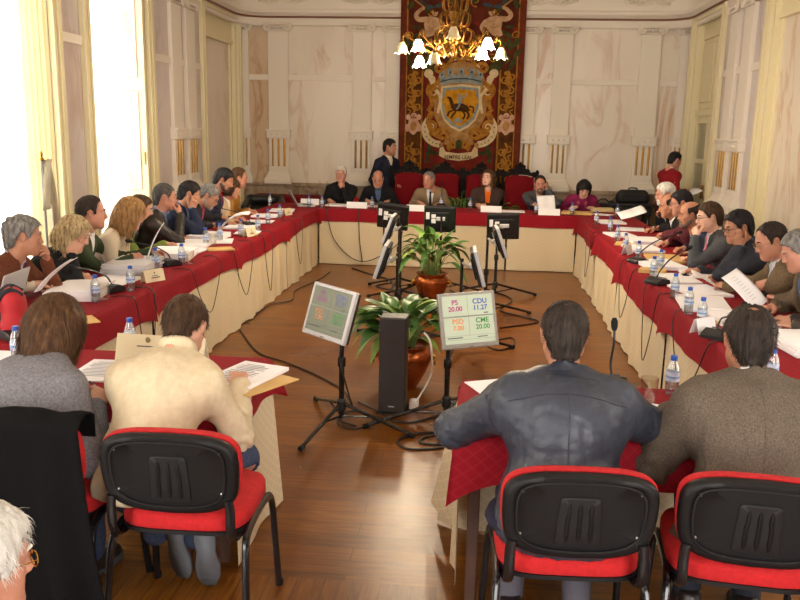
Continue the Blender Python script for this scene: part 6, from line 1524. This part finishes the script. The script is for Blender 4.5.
cable('black cable loop on the floor beside the right tripod', [p(440, 432), p(415, 434), p(398, 441), p(410, 449), p(445, 447), p(470, 440), p(452, 433), p(425, 437), p(422, 443), p(450, 445)], .007)
cable('black cable across the floor from the left row to the left tripod', [p(240, 330), p(258, 352), p(285, 362), p(310, 372), p(330, 382), p(345, 392), p(352, 405)], .006)
cable('black cable down the pole of the left display', [tuple(atY(341, 345, 4.85)), tuple(atY(340, 360, 4.82)), tuple(atY(346, 385, 4.84)), p(353, 408, .05)], .005)
cable('black cable between the two near tripods', [p(358, 402), p(375, 410), p(392, 420), p(412, 422), p(436, 416), p(446, 412)], .006)
cable('tangle of black cables under the right displays', [p(450, 290), p(470, 300), p(492, 292), p(512, 300), p(500, 310), p(520, 316), p(538, 322), p(500, 328)], .008)
cable('black cable loop on the floor right of the grey-framed display', [p(498, 340), p(512, 338), p(514, 345), p(500, 350), p(488, 346), p(498, 340)], .007)
cable('black cable along the floor at the foot of the left skirt', [p(238, 326), p(252, 318), p(270, 305), p(292, 300), p(296, 290), p(318, 280), p(330, 272)], .006)
cable('black cables gathered on the floor under the far left displays', [p(352, 268), p(370, 274), p(392, 281), p(376, 286), p(398, 290), p(420, 284), p(438, 292)], .009)
# ------------------------------------------------------------------ things on the tables
e = XI + .03
def hang(label, side, y0, y1, drop, bow=.0):
    X = XI + .055 if side == 'L' else RI - .055; s = 1 if side == 'L' else -1
    cable(label, [(X - s * .16, y0, ZT + .004), (X - s * .05, y0, ZT + .006), (X, y0, .72), (X + s * .012, y0 + (y1 - y0) * .2, .72 - drop * .6), (X + s * .02, (y0 + y1) / 2, .72 - drop), (X + s * .012, y0 + (y1 - y0) * .8, .72 - drop * .6), (X, y1, .70), (X - s * .05, y1, ZT + .006), (X - s * .14, y1, ZT + .004)], .0036)
hang('microphone cable looping down the near end of the left row', 'L', 4.9, 5.2, .5); hang('black cable looping over the skirt before the woman with long hair', 'L', 5.95, 6.6, .36); hang('black cable looping over the skirt before the dark-haired man', 'L', 7.0, 7.6, .42); hang('black cable looping over the skirt before the person in beige', 'L', 8.0, 8.35, .55); hang('black cable hanging down at the far end of the left row', 'L', 9.4, 9.8, .5)
hang('cable looping down the near end of the right row', 'R', 4.4, 5.2, .36); hang('cable looping over the skirt before the man in the olive jacket', 'R', 5.7, 6.15, .5); hang('cable looping over the skirt before the man with the pink tie', 'R', 6.7, 7.25, .42); hang('cable hanging over the far end of the right row', 'R', 9.2, 9.6, .5)
cable('black cable sagging down the front of the back table at the left', [(-2.06, 10.99, .76), (-2.05, 10.955, .7), (-1.95, 10.94, .35), (-1.7, 10.93, .1), (-1.45, 10.93, .08), (-1.1, 10.94, .3), (-1.0, 10.95, .56)], .006)
cable('black cable hanging straight down the back table skirt', [(-1.62, 10.99, .76), (-1.62, 10.95, .7), (-1.6, 10.935, .35), (-1.56, 10.93, .06)], .006)
B = [(96, 302, 'at the near end of the left row by the microphone'), (131, 291, 'beside the folded card before the blonde woman'), (156, 270, 'behind the folded card, near the man in the green sweater'), (182, 265, 'before the large paper stack of the long-haired woman'), (206, 246, 'before the man in the leather jacket'), (220, 241, 'before the dark-haired man, by the cream envelope'), (241, 236, 'before the man bent over his sheet'), (258, 231, 'before the tall bearded man'), (268, 224, 'before the person in beige'), (280, 219, 'before the man in ochre'), (309, 208, 'at the left corner of the back table'), (322, 208, 'before the white-haired man on the back table'), (270, 206, 'behind the laptop at the far left corner'),
     (372, 209, 'before the bald man on the back table'), (441, 207, 'right of the man in the tan suit'), (470, 210, 'before the woman in brown'), (536, 214, 'before the bearded man in grey'), (572, 215, 'before the woman in magenta'),
     (596, 225, 'at the far end of the right row'), (610, 232, 'second from the far end of the right row'), (617, 242, 'before the bald man on the right'), (625, 251, 'before the man in maroon'), (638, 260, 'beside the folded card on the right row'), (653, 278, 'before the microphone on the right row'), (660, 270, 'behind the microphone on the right row'), (674, 298, 'before the man with the pink tie'), (688, 314, 'before the man in the olive jacket'), (701, 326, 'before the grey-haired man in taupe'), (617, 217, 'at the right end of the back table')]
for x, y, w in B:
    q = atZ(x, y, ZT); bottle('blue-capped water bottle ' + w, q[0], q[1])
for x, y, w in [(131, 352, 'behind the cream card on the near left table'), (18, 362, 'at the left edge of the near left table'), (40, 354, 'beside another at the left edge of the near left table'), (671, 394, 'beside the glass on the near right table'), (770, 385, 'behind the man in tweed, at the right row near end')]:
    q = atZ(x, y, ZT); bottle('water bottle with blue cap ' + w, q[0], q[1])
for x, y, w in [(648, 402, 'clear upturned glass beside the bottle on the near right table'), (104, 300, 'clear glass beside the bottle at the near end of the left row'), (138, 288, 'clear glass beside the folded card on the left row'), (190, 264, 'clear glass by the big paper stack on the left row'), (213, 245, 'clear glass before the man in the leather jacket'), (327, 208, 'clear glass before the white-haired man'), (478, 211, 'clear glass before the woman in brown'), (377, 210, 'clear glass before the bald man')]:
    q = atZ(x, y, ZT); glass(w, q[0], q[1])
# folded name cards
for x, y, q, lab, w in [(153, 281, -118, 'cream folded name card before the man in the green sweater', .17), (250, 236, -110, 'cream folded name card before the bearded man', .16), (287, 215, -108, 'cream folded name card near the far left corner', .16), (310, 204.6, 0, 'long white name card at the left of the back table', .26), (357, 208, 0, 'white name card before the bald man', .28), (416, 211, 0, 'white name card before the man in the tan suit', .26), (491, 212, 0, 'white name card before the woman in brown', .28), (549, 215, 0, 'white name card before the bearded man in grey', .28), (627, 254, 60, 'white name card standing on the right row', .14), (703, 332, 40, 'white name card at the near end of the right row', .16)]:
    c = atZ(x, y, ZT); name_card(lab, c[0], c[1], q + 0 if q < 200 else 0, w, .08, m='card_cream' if q < 0 else 'paper')
# microphones
for x, y, q, lab, r, h in [(112, 291, 160, 'microphone on the left row bending to the grey-haired man', .3, .2), (171, 265, 150, 'microphone on the left row near the woman with long hair', .36, .22), (250, 226, 140, 'microphone on the left row before the bearded man', .4, .22), (656, 284, -50, 'microphone on the right row leaning to the man with the pink tie', .34, .24), (637, 263, -60, 'microphone on the right row behind the folded card', .42, .24), (716, 338, -40, 'microphone at the near end of the right row', .3, .14), (441, 207, 0, 'microphone on the back table before the man in the tan suit', .2, .3), (611, 388, 4, 'microphone with tall stalk on the near right table', .02, .26), (765, 300, -60, 'microphone before the grey-haired man in taupe', .25, .14), (16, 338, 60, 'microphone at the left end of the near left table', .25, .1)]:
    c = atZ(x, y, ZT); mic(lab, c[0], c[1], q, r, h)
# papers: left row
for X, Y, q, w, l, th, m, lab, kw in [
    (-2.50, 4.92, 8, .3, .42, .06, 'paper', 'thick white paper stack before the grey-haired man', {}), (-2.52, 5.40, -6, .3, .42, .004, 'paper', 'flat white sheets before the blonde woman', {}), (-2.56, 5.86, 5, .32, .46, .075, 'paper_grey', 'thick grey-topped report before the man in the green sweater', {}),
    (-2.5, 6.52, 10, .32, .45, .06, 'paper', 'thick white stack before the woman with long hair', {}), (-2.48, 6.86, -4, .22, .3, .012, 'paper', 'thin white sheets before the person in the green jacket', {}), (-2.58, 7.22, 6, .3, .4, .03, 'paper', 'white stack before the man in the leather jacket', {}), (-2.42, 7.52, 14, .22, .3, .01, 'paper', 'white sheets behind the water bottles on the left row', {}), (-2.6, 7.72, -3, .3, .4, .045, 'paper', 'white stack before the dark-haired man', {}), (-2.36, 8.22, 6, .24, .3, .006, 'paper', 'white sheets before the man bent over his page', {}), (-2.55, 8.6, 0, .3, .3, .02, 'paper', 'white stack before the tall bearded man', {}), (-2.5, 9.2, 4, .3, .3, .008, 'paper', 'white sheets before the person in beige', {}), (-2.58, 9.8, 0, .3, .3, .02, 'paper', 'white stack before the man in ochre', {}), (-2.55, 10.5, 8, .3, .3, .02, 'paper', 'white papers at the far end of the left row', {}),
    (-2.27, 7.02, 30, .23, .17, .012, 'manila', 'manila envelope on the edge of the left row', {}), (-2.3, 8.05, 12, .18, .14, .01, 'manila', 'small manila pad before the dark-haired man', {}), (-2.14 - .06, 4.22, 40, .24, .18, .006, 'manila', 'manila envelope behind the brown-haired woman in grey', {}),
    (-2.48, 4.35, -10, .24, .32, .012, 'paper', 'white sheets at the near end of the left row', {}),
    # back table
    (-2.0, 11.45, 90, .22, .3, .02, 'paper', 'white papers before the white-haired man', {}), (-1.45, 11.5, 80, .22, .3, .006, 'paper', 'white sheet before the bald man', {}), (-.7, 11.48, 90, .22, .3, .01, 'paper', 'white papers before the man in the tan suit', {}), (.42, 11.35, 90, .25, .36, .01, 'paper', 'white papers between the two right name cards', {}), (1.3, 11.3, 80, .25, .4, .03, 'manila', 'buff folder before the woman in magenta', {}), (1.62, 11.3, 60, .22, .3, .004, 'paper', 'white sheet at the right end of the back table', {}),
    # right row
    (1.6, 10.3, 4, .3, .36, .02, 'paper', 'white stack at the far end of the right row', {}), (1.72, 9.6, -6, .3, .3, .012, 'paper', 'white sheets before the white-haired man on the right', {}), (1.5, 9.0, 10, .26, .34, .02, 'paper', 'white stack before the bald man on the right', {}), (1.66, 8.5, 0, .3, .4, .035, 'paper', 'thick white stack beside the bald man on the right', {}), (1.55, 7.95, 6, .3, .42, .02, 'paper', 'white papers before the man in maroon', {}), (1.45, 8.3, -14, .2, .28, .01, 'manila', 'small manila folder before the man in maroon', {}), (1.62, 7.35, -4, .3, .42, .02, 'manila', 'large manila envelope before the balding man in navy', {}), (1.5, 6.95, 8, .3, .42, .03, 'paper', 'white stack before the man with the pink tie', {}), (1.72, 6.6, -6, .26, .36, .012, 'paper', 'white sheets by the elbow of the man with the pink tie', {}), (1.5, 6.35, 4, .28, .4, .012, 'paper', 'white papers before the man leaning on his hand', {}), (1.38, 6.62, 70, .14, .2, .028, 'manila', 'thick manila book near the right row microphone', {}), (1.55, 5.85, 12, .3, .4, .016, 'paper', 'scattered white papers between two men on the right row', {}), (1.45, 5.35, -6, .3, .42, .03, 'paper', 'white stack before the man in the olive jacket', {}), (1.55, 5.02, -8, .32, .42, .014, 'manila', 'manila folder under white sheets on the right row', {}), (1.55, 4.9, 4, .3, .4, .03, 'paper', 'white stack before the man in taupe', {}), (1.72, 4.35, 6, .3, .42, .05, 'paper', 'thick white stack at the near end of the right row', {}), (1.42, 4.5, 10, .22, .3, .008, 'paper', 'white sheets beside the near right name card', {}), (1.78, 4.02, -4, .32, .44, .03, 'manila', 'manila folder behind the man in tweed', {}), (1.8, 3.98, 4, .24, .32, .012, 'paper', 'white pad on the manila folder behind the man in tweed', dict(z=.787)),
    # near tables
    (-1.62, 3.36, 2, .24, .32, .006, 'paper', 'white sheets under the hand of the woman in grey', dict(lines=True)), (-.98, 3.36, -18, .23, .32, .016, 'paper', 'white papers at the elbow of the man in the cream cardigan', dict(lines=True)), (-.93, 3.3, -30, .24, .3, .006, 'manila', 'manila envelope under white papers by the cream cardigan', {}), (.68, 3.14, -20, .21, .3, .004, 'paper', 'white sheet between the leather jacket and the tweed jacket', {}), (.12, 3.36, 25, .21, .3, .004, 'paper', 'white sheet left of the leather-jacketed man', {}), (-2.2, 3.42, 0, .22, .3, .01, 'paper', 'white papers at the left end of the near left table', {})]:
    if lab.startswith('white papers at the elbow'): kw = dict(kw, z=ZT + .008)
    paper(lab, X, Y, q, w, l, th, m, 'envelope' if m == 'manila' else 'papers', 'manila_envelope' if m == 'manila' else 'paper_stack', kw.get('z'), 'manila envelopes on the tables' if m == 'manila' else 'papers on the tables', kw.get('lines', False))
# big cream card standing on the near left table
b = MB()
b.box((0, 0, .075), (.42, .003, .15), rot(-.3, 0, 0)); b.box((0, .046, .072), (.42, .003, .145), rot(.34, 0, 0)); o = b.build('name_card', MATS['card_cream'], smooth=False); o.location = (-1.40, 3.44, ZT); o.rotation_euler = (0, 0, math.radians(-4)); tag(o, 'large cream name card between the woman in grey and the cream cardigan', 'name card', 'folded name cards')
b = MB(); Rm = rot(-.3, 0, 0); cc = np.array((0, 0, .075))
for x, z, w, h in ((-.05, .022, .12, .005), (.0, .0, .07, .012), (-.02, -.02, .03, .01)): b.box(cc + Rm @ np.array((x, -.0022, z)), (w, .001, h), Rm)
b.build('name_line', MATS['ink'], o, smooth=False)
b = MB(); b.sphere(cc + Rm @ np.array((-.06, -.003, .05)), (.012, .003, .016), 8); b.build('crest', MATS['crest_ink'], o)
# held sheets
h_ = lambda k, s: PP[k]['hand'][s]
sheet('white sheet held up by the man in the green sweater', atX(156, 241, -2.44), fr((-.35, .93, 0), (-.86, -.26, .42)), .21, .29, .012)
sheet('white sheet held by the grey-haired man beside the blonde woman', atX(57, 275, -2.44), fr((-.35, .93, 0), (-.66, -.12, .74)), .2, .28, .015)
sheet('curved white sheet held by the man bent over the left table', atX(236, 221, -2.42), fr((-.1, 1, 0), (-.45, -.1, .88)), .22, .3, .04)
sheet('white sheet held by the bearded man in grey', atY(546, 203, 11.45), fr((1, 0, .1), (0, -.8, .6)), .24, .24, .01)
sheet('white sheet held out by the white-haired man on the right', atX(631, 213, 1.72), fr((1, .1, .35), (-.25, -.3, .9)), .3, .22, .02)
sheet('white paper held by the standing man in the red sweater', atY(692, 192, 12.05), fr((1, .3, 0), (-.3, -.2, .9)), .21, .24, .01)
sheet('white sheet held up by the man in taupe', atX(744, 290, 1.62), fr((.5, .85, 0), (.42, -.55, .72)), .2, .27, .012)
sheet('white sheet lifted by the man in the olive jacket', atX(706, 282, 1.62), fr((.1, 1, 0), (.5, -.1, .85)), .19, .24, .015, lines=True)
# pens
for k, s, lab in (('L1', 'R', 'pale pen in the hand of the grey-haired man'), ('N1', 'R', 'dark pen in the right hand of the woman in grey'), ('L0', 'R', 'black pen held by the person at the left edge')):
    c = h_(k, s); b = MB(); b.tube([c + np.array((-.04, .0, .05)), c + np.array((.01, .01, .0)), c + np.array((.04, .015, -.03))], [.004, .0045, .002], 8); tag(b.build('pen', MATS['plastic_black' if k != 'L1' else 'paper']), lab, 'pen')
# laptops, backpack
def laptop(label, x, y, q, m, op=105):
    t = thing('laptop', label, 'laptop', (x, y, ZT), math.radians(q), 'laptops on the tables'); b = MB(); b.box((0, 0, .011), (.33, .24, .02)); b.build('base', MATS[m], t, smooth=False, bevel=.005)
    b = MB(); b.box((0, -.02, .0225), (.28, .12, .002)); b.build('keyboard', MATS['plastic_black'], t, smooth=False)
    a = math.radians(op - 90); R = rot(-a, 0, 0); b = MB(); c = np.array((0, .12, .018)) + R @ np.array((0, 0, .115)); b.box(c, (.33, .009, .23), R); l = b.build('lid', MATS[m], t, smooth=False, bevel=.004)
    b = MB(); b.box(c + R @ np.array((0, -.0055, 0)), (.3, .002, .19), R); b.build('screen', MATS['screen_far'], l, smooth=False); return t
mat('lap_grey', (176, 176, 178), .4, metal=.2)
c = atZ(20, 292, ZT); laptop('light grey laptop at the left edge behind the red backpack', -2.80, 4.38, -84, 'lap_grey', 108)
laptop('open laptop at the far left corner seen edge-on', -2.42, 11.3, 110, 'lap_grey', 118)
mat('pack_red', (170, 18, 30), .7, bump=.2, bscale=200); mat('pack_black', (34, 34, 38), .8, bump=.2, bscale=200)
c = atZ(8, 328, ZT); bp_ = thing('backpack', 'red and black backpack standing on the table at the left edge', 'backpack', (-2.37, 3.93, ZT), math.radians(-60)); bp_.scale = (.82, .82, .82)
s = SDF(); s.ell((0, 0, .14), (.14, .085, .15), k=.03); s.cap((-.09, 0, .06), (.09, 0, .06), .075, k=.05); s.cap((-.06, .0, .22), (.06, 0, .22), .055, k=.05); s.fn(lambda X, Y, Z: (.002 - Z) + 0 * X + 0 * Y)
v, q = s.mesh(.01); npobj('bag_body', v, q, [MATS['pack_red']], bp_)
s = SDF(); s.ell((0, -.075, .1), (.1, .04, .085), k=.03); s.fn(lambda X, Y, Z: (.002 - Z) + 0 * X + 0 * Y); v, q = s.mesh(.009); npobj('front_pocket', v, q, [MATS['pack_black']], bp_)
for x in (-.07, .07): b = MB(); b.tube(bez([(x, .06, .25), (x * 1.1, -.02, .285), (x * 1.15, -.1, .2), (x * 1.1, -.105, .06)], 6), .012, 6, flat=1.6); b.build('strap', MATS['pack_black'], bp_)
b = MB(); b.tube(bez([(-.03, 0, .27), (0, 0, .31), (.03, 0, .27)], 6), .008, 6); b.build('handle', MATS['pack_black'], bp_)
# ------------------------------------------------------------------ coat over the chair, handbag
mat('coat_black', (16, 15, 16), .95, bump=.3, bscale=160, spec=.1)
U = np.linspace(0, 1, 46); cols = []
def coat_pt(u, v):
    """v: 0 inside hem (front of the backrest) .. 1 rear hem"""
    X = -1.98 + .68 * u; f = math.sin(u * 21) * .5 + math.sin(u * 34 + 1) * .3 + math.sin(u * 9 + 2) * .5
    if v < .16: t = v / .16; return (X, 2.60, .76 + .085 * t)
    if v < .26: t = (v - .16) / .1; return (X, 2.60 - .115 * t, .845 + .022 * math.sin(t * PI) + .008 * f)
    t = (v - .26) / .74
    X2 = X + (u - .5) * .16 * t + .01 * t
    return (X2, 2.468 - .03 * t + .034 * f * (.12 + t) - .02 * math.sin(t * PI), .84 - (.69 + .03 * f) * t)
b = MB(); b.grid([[coat_pt(u, v) for v in np.linspace(0, 1, 34)] for u in U]); ct = b.build('overcoat', MATS['coat_black'], auto=80, solid=.006); tag(ct, 'black wool coat draped over the chair back of the woman in grey', 'coat')
_ = MB(); _.grid([[(-1.9 + .62 * u, 2.466 - .012 * math.sin(v * PI) - .008, .862 - .045 * v * (1 + u * .5) + .006 * math.sin(u * 8)) for v in np.linspace(0, 1, 6)] for u in np.linspace(0, 1, 20)])
b = MB(); P = []
for i in range(12):
    t = i / 11; c = np.array((-1.46 + .10 * t, 2.43 - .02 * math.sin(t * PI), .80 - .56 * t)); P.append([c + np.array((.055 * math.cos(q) * (1 - .15 * t), .026 * math.sin(q) , 0)) for q in np.linspace(0, 2 * PI, 14)])
del P
c = atZ(28, 588, .06); hb = thing('handbag', 'shiny black handbag on the floor at the foot of the black coat', 'handbag', (-1.42, 2.26, 0), .5); mat('patent', (16, 16, 18), .15)
s = SDF(); s.ell((0, 0, .09), (.14, .07, .1), k=.03); s.fn(lambda X, Y, Z: (.002 - Z) + 0 * X + 0 * Y); v, q = s.mesh(.011); npobj('bag_body', v, q, [MATS['patent']], hb)
b = MB(); b.tube(bez([(-.08, 0, .17), (-.05, 0, .26), (.05, 0, .26), (.08, 0, .17)], 6), .008, 6); b.build('handle', MATS['patent'], hb)
# ------------------------------------------------------------------ back of the room
mat('console_black', (30, 26, 24), .35); mat('bag_black', (24, 24, 27), .7, bump=.3, bscale=90); mat('pewter', (150, 152, 152), .3, metal=.7)
cs = thing('console_table', 'dark wooden console table along the back wall at the right', 'console table', (1.72, 13.2, 0))
b = MB(); b.box((0, 0, .755), (1.9, .46, .045)); b.build('top', MATS['console_black'], cs, smooth=False, bevel=.008)
b = MB(); b.box((0, 0, .66), (1.8, .4, .13)); b.build('apron', MATS['console_black'], cs, smooth=False, bevel=.006)
for x in (-.86, .86):
    for y in (-.17, .17): b = MB(); zs = np.linspace(0, .6, 18); b.tube([(x, y, z) for z in zs], [.028 + .01 * math.sin(z * 32) for z in zs], 8); b.build('leg', MATS['console_black'], cs)
b = MB(); b.box((0, 0, .12), (1.72, .05, .05)); b.build('stretcher', MATS['console_black'], cs, smooth=False)
bg = thing('briefcase_bag', 'black soft briefcase lying on the dark console table', 'bag', (2.34, 13.14, .778), .06)
s = SDF(); s.cap((-.16, 0, .09), (.16, 0, .09), .085, k=.05); s.cap((-.17, 0, .05), (.17, 0, .05), .075, k=.05); s.fn(lambda X, Y, Z: (.002 - Z) + 0 * X + 0 * Y); v, q = s.mesh(.012); v = v * (1, 1.1, 1.15); npobj('bag_body', v, q, [MATS['bag_black']], bg)
b = MB(); b.box((0, -.09, .08), (.3, .03, .11)); b.build('front_pocket', MATS['bag_black'], bg, smooth=False, bevel=.015)
b = MB(); b.tube(bez([(-.07, 0, .19), (-.05, 0, .225), (.05, 0, .225), (.07, 0, .19)], 6), .01, 6); b.build('handle', MATS['bag_black'], bg)
b = MB(); b.tube(bez([(-.22, 0, .1), (-.3, -.05, .04), (-.36, -.06, .012), (-.3, -.12, .012)], 6), .009, 6); b.build('strap', MATS['bag_black'], bg)
cf = thing('lidded_urn', 'grey lidded urn on the console table behind the bearded man', 'urn', (.98, 13.16, .778))
b = MB(); b.lathe([(0, 0), (.055, 0), (.06, .01), (.035, .03), (.07, .09), (.095, .16), (.085, .22), (.06, .25), (.06, .26)], 24); b.build('body', MATS['pewter'], cf)
b = MB(); b.lathe([(.064, .258), (.05, .29), (.02, .305), (.012, .32), (.02, .335), (.0, .35)], 20); b.build('lid', MATS['pewter'], cf)
for s_ in (-1, 1): b = MB(); b.tube(bez([(s_ * .085, 0, .2), (s_ * .12, 0, .19), (s_ * .115, 0, .13), (s_ * .09, 0, .12)], 6), .007, 6); b.build('handle', MATS['pewter'], cf)
paper('buff folder lying on the console table beside the woman in magenta', 1.5, 13.15, 95, .25, .34, .02, 'manila', 'envelope', 'manila_envelope', .778, 'manila envelopes on the tables')
# side table with carafes and the dark upholstered chair at the left
tb = thing('side_table', 'red-covered side table at the back left wall', 'side table', (-2.85, 13.0, 0))
b = MB(); b.b2((-.75, -.25, .70), (.75, .25, .74)); b.build('tabletop', MATS['board'], tb, smooth=False)
b = MB(); b.b2((-.76, -.26, .45), (.76, .26, .752)); b.build('red_cover', MATS['velvet_red'], tb, smooth=False, bevel=.01)
for x in (-.7, .7):
    for y in (-.2, .2): b = MB(); b.box((x, y, .35), (.04, .04, .7)); b.build('leg', MATS['wood_dark'], tb, smooth=False)
for k, (x, w) in enumerate(((-2.53, 'left of a pair'), (-2.41, 'right of a pair'))):
    t = thing('glass_carafe', 'clear glass carafe with stopper on the red side table, ' + w, 'carafe', (x, 12.9, .753), 0, 'pair of glass carafes')
    b = MB(); b.lathe([(0, .003), (.05, .003), (.055, .02), (.055, .12), (.03, .16), (.024, .19), (.03, .2)], 20); b.build('body', MATS['glass_clear'], t)
    b = MB(); b.lathe([(.022, .19), (.025, .21), (.012, .225), (.02, .24), (0, .255)], 14); b.build('stopper', MATS['glass_clear'], t)
ac = thing('black_armchair', 'black rounded armchair standing in the back left corner', 'armchair', (-3.28, 12.35, 0), PI + .2); mat('leather_black', (26, 25, 27), .4, bump=.15, bscale=60)
s = SDF(); s.cap((-.2, -.2, .72), (.2, -.2, .72), .07, k=.05); s.cap((-.19, -.2, .55), (.19, -.2, .55), .06, k=.08); 
for x in (-1, 1): s.cap((x * .24, -.2, .72), (x * .29, .12, .62), .055, k=.06)
v, q = s.mesh(.016); npobj('backrest', v, q, [MATS['leather_black']], ac)
b = MB(); loft(b, superell(.26, .25, 4, 36), [(.96, .38), (1, .4), (1, .45), (.95, .48), (.5, .49)], lambda x, y, d: (x, y + .02, d)); b.build('seat', MATS['leather_black'], ac, auto=50)
for x in (-.22, .22):
    for y in (-.2, .22): b = MB(); b.tube([(x, y, 0), (x, y, .4)], .018, 8); b.build('leg', MATS['metal_black'], ac)
wb_ = thing('wicker_bag', 'pale handbag beside the woman in magenta with a dark strap', 'handbag', (1.72, 11.9, .0), .3); mat('bag_straw', (200, 178, 130), .8, bump=.4, bscale=60)
s = SDF(); s.cap((-.12, 0, .74), (.12, 0, .74), .06, k=.05); s.cap((-.13, 0, .62), (.13, 0, .62), .07, k=.05)
v, q = s.mesh(.014); v[:, 2] -= .0; npobj('bag_body', v, q, [MATS['bag_straw']], wb_)
b = MB(); b.tube(bez([(-.1, 0, .78), (-.08, 0, .88), (0, 0, .92), (.08, 0, .88), (.1, 0, .78)], 6), .01, 6); b.build('strap', MATS['bag_black'], wb_)
# its stool
st = thing('stool', 'small stool under the pale handbag by the back table', 'stool', (1.72, 11.92, 0)); b = MB(); b.box((0, 0, .53), (.34, .28, .03)); b.build('seat', MATS['console_black'], st, smooth=False)
for x in (-.14, .14):
    for y in (-.11, .11): b = MB(); b.box((x, y, .26), (.03, .03, .52)); b.build('leg', MATS['console_black'], st, smooth=False)
# ------------------------------------------------------------------ flag by the near window
mat('flag_cloth', (196, 188, 166), .8, c2=(166, 156, 132), vscale=5); 
fl_ = thing('flag', 'pale furled flag on a pole standing before the left window', 'flag', (-3.60, 6.54, 0))
b = MB(); b.tube([(0, 0, .04), (0, 0, 1.52)], .012, 8); b.build('pole', MATS['alu_grey'], fl_); b = MB(); b.lathe([(0, 0), (.17, 0), (.17, .02), (.06, .05), (.02, .09)], 20); b.build('base', MATS['brass'], fl_); b = MB(); b.lathe([(.0, 1.50), (.022, 1.52), (.008, 1.545), (.014, 1.56), (0, 1.6)], 10); b.build('finial', MATS['brass'], fl_)
b = MB()
for s_, (dx, dy, zb, wd) in enumerate(((.0, .22, .78, 1.), (.03, -.10, 1.16, .7))):
    P = []
    for i in range(14):
        t = i / 13; row = []
        for j in range(12):
            u = j / 11; z = 1.50 - (1.5 - zb) * t - .05 * u * t; o_ = (.012 + (dy * u) * t ** .8)
            row.append((.03 + dx * u + .03 * math.sin(u * 9 + t * 2), o_, z + .03 * u * (1 - t)))
        P.append(row)
    b.grid(P)
b.build('flag_cloth', MATS['flag_cloth'], fl_, solid=.004)
# ------------------------------------------------------------------ light and camera
w = bpy.data.worlds.new('daylight'); SC.world = w; w.use_nodes = True; nt = w.node_tree; bgd = nt.nodes['Background']
bgd.inputs[0].default_value = (1, .97, .93, 1); bgd.inputs[1].default_value = 5.0
def portal(c, size, R):
    l = bpy.data.lights.new('sky_portal', 'AREA'); l.shape = 'RECTANGLE'; l.size, l.size_y = size; l.cycles.is_portal = True
    o = bpy.data.objects.new('sky_portal', l); COL.objects.link(o); o.location = c; o.rotation_euler = R
for (a, c, zt) in LEFT[:4]: portal((XL - .56, (a + c) / 2, zt / 2), (zt, c - a), (0, -PI / 2, 0))
portal((-2.4, YF - .42, 1.8), (1.4, 3.6), (PI / 2, 0, 0)); portal((1.4, YF - .42, 1.8), (1.4, 3.6), (PI / 2, 0, 0)); a, c, zt = RIGHT[0]; portal((XR + .56, (a + c) / 2, zt / 2), (zt, c - a), (0, PI / 2, 0))
cd = bpy.data.cameras.new('camera'); cam = bpy.data.objects.new('camera', cd); COL.objects.link(cam); SC.camera = cam
cd.sensor_fit = 'HORIZONTAL'; cd.sensor_width = 36; cd.lens = CF / 800 * 36; cd.clip_start = .05; cd.clip_end = 100
M = Matrix([[_r[i], _u[i], -_fw[i]] for i in range(3)]).to_4x4(); M.translation = Vector(C0); cam.matrix_world = M
SC.view_settings.view_transform = 'Standard'; SC.view_settings.look = 'None'; SC.view_settings.gamma = 1; SC.view_settings.use_curve_mapping = False
SC.view_settings.exposure = 1.25
SC.cycles.use_denoising = True; SC.cycles.max_bounces = 8; SC.cycles.transparent_max_bounces = 16; SC.cycles.diffuse_bounces = 5; SC.cycles.sample_clamp_indirect = 6; SC.cycles.caustics_reflective = False; SC.cycles.caustics_refractive = False
